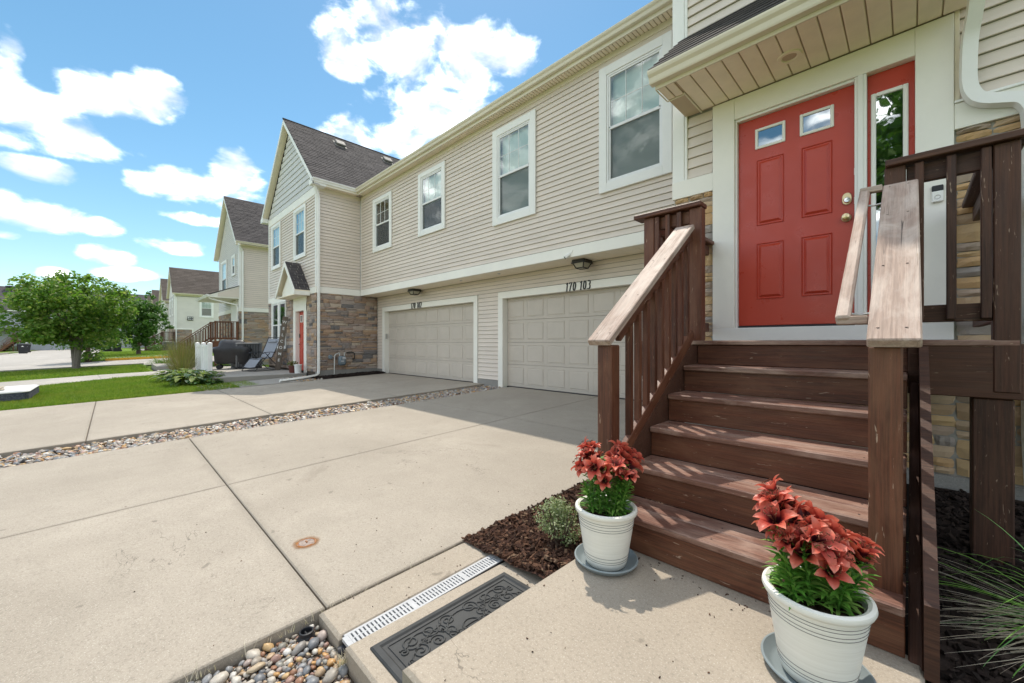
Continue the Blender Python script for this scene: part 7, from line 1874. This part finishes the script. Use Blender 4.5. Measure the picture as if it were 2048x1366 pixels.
tree('small_tree', (p.x, p.y, p.z), 'dense pyramidal green tree on the grass before the pale house', [(.0,.0,.13)], (.0, .0, 2.95, 1.75, 1.75, 2.25), .17, LEAF_DARK, BARK_DARK, 9, 170, 75, 3, 'trees along the street', .42, lambda z: (.98 - .30*max(0,z)) )
# tree behind the camera that the sidelight mirrors
tree('shade_tree', (2.6, -9.5, -.55), 'shade tree across the drive mirrored in the door sidelight', [(.0,.0,.17)], (-1.6, .4, 7.0, 3.0, 3.0, 2.6), .26, LEAF_DARK, BARK, 15, 120, 60, 5, 'trees along the street', .6)
# shrubs beyond the street
for px_, py_, lab, mat_, s in ((25, 696, 'grey-green rounded shrub before the distant red-brown stairs', LEAF_VAR, .9), (3, 700, 'yellow flowering clump at the far left edge', LEAF_DAY, .8), (150, 693, 'dark hedge-like shrub beyond the street end', LEAF_DARK, 1.6), (30, 684, 'dark evergreen shrub under the distant balcony', LEAF_DARK, 1.7), (100, 690, 'light green shrub behind the far bins', LEAF_MAPLE, 1.4)):
    p = PG(px_, min(py_+6, 702)); rg = random.Random(px_); sh = empty('shrub', (p.x, p.y, p.z), lab, 'shrub', 'shrubs beyond the street'); mb = MB()
    for i in range(16): leaf_blob(mb, (p.x+rg.uniform(-1,1)*s*.8, p.y+rg.uniform(-1,1)*s*1.1, p.z+rg.uniform(.2,1)*s*.7), .55*s, 40, .22, rg)
    mb.build('foliage', mat_, sh)
    if px_ == 3:
        mb = MB()
        for i in range(40): leaf_blob(mb, (p.x+rg.uniform(-1,1)*s, p.y+rg.uniform(-1,1)*s, p.z+s*rg.uniform(.7,1.1)), .1, 6, .14, rg)
        mb.build('blooms', YELLOW_FLOWER, sh)
for px_, py_, lab in ((322, 699, 'round dark shrub at the foot of the dark stairs'), (307, 700, 'small round shrub left of the dark stairs')):
    p = PG(px_, py_+3); rg = random.Random(px_); sh = empty('shrub', (p.x, p.y, p.z), lab, 'shrub', 'shrubs beyond the street'); mb = MB()
    for i in range(8): leaf_blob(mb, (p.x+rg.uniform(-.4,.4), p.y+rg.uniform(-.4,.4), p.z+.35), .35, 50, .13, rg)
    mb.build('foliage', LEAF_DARK, sh)
# --- grass blades
def turf(n, fn, h, w, seed):
    rg = random.Random(seed); vs = []; fs = []
    for i in range(n):
        x, y = fn(rg); z = gz(x, y) - .014; a = rg.uniform(0, 6.28); hh = h*rg.uniform(.5,1.2); ca, sa = math.cos(a)*w, math.sin(a)*w; lx, ly = rg.gauss(0,.4)*hh, rg.gauss(0,.4)*hh
        k = len(vs); vs += [(x-ca, y-sa, z), (x+ca, y+sa, z), (x+lx, y+ly, z+hh)]; fs.append((k, k+1, k+2))
    me = bpy.data.meshes.new('grass'); me.from_pydata(vs, [], fs); me.materials.append(GRASS); o = bpy.data.objects.new('grass', me); link(o); tag(o, kind='stuff'); return o
def in_lawn(r):
    while True:
        x = -13.24 - 8.6*r.random(); y = -6.5 + 9.5*r.random()
        xl = -21.0 + (.25 - y)*.62 if y < 0 else -21.1
        if x < xl + .04: continue
        if x < -14.9 and y > 2.1: continue
        if -17.05 < x < -15.05 and -3.3 < y < -1.42: continue
        return x, y
turf(95000, in_lawn, .070, .006, 1)
turf(30000, lambda r: (-24.0 - 6.9*r.random(), -7.5 + 8.7*r.random()), .085, .012, 2)
turf(16000, lambda r: (-38.8 - 17*r.random(), -.85 + 5.5*r.random()), .10, .02, 3)
turf(1200, lambda r: (-13.235 - .1*r.random()**2, -6 + 8*r.random()), .10, .006, 4)
# little weeds in the joints and along the slab edges
mb = MB(); rg = random.Random(8)
for i in range(260):
    k = rg.random()
    if k < .5: x, y = -2.05 + rg.uniform(-.004,.004), rg.uniform(.1, 1.6)
    elif k < .8: x, y = -1.70 + rg.uniform(0,.02), rg.uniform(.66,.72)
    else: x, y = rg.uniform(-6.6,-4.6), 4.46+rg.uniform(-.006,.006)
    a = rg.uniform(0,6.28); blade(mb, (x, y, gz(x,y)-.03), (math.cos(a)*.5, math.sin(a)*.5, 1), rg.uniform(.02,.06), .0012, rg.uniform(.2,1.2), 3)
o = mb.build('weeds', BLADE_DRY); tag(o, kind='stuff')
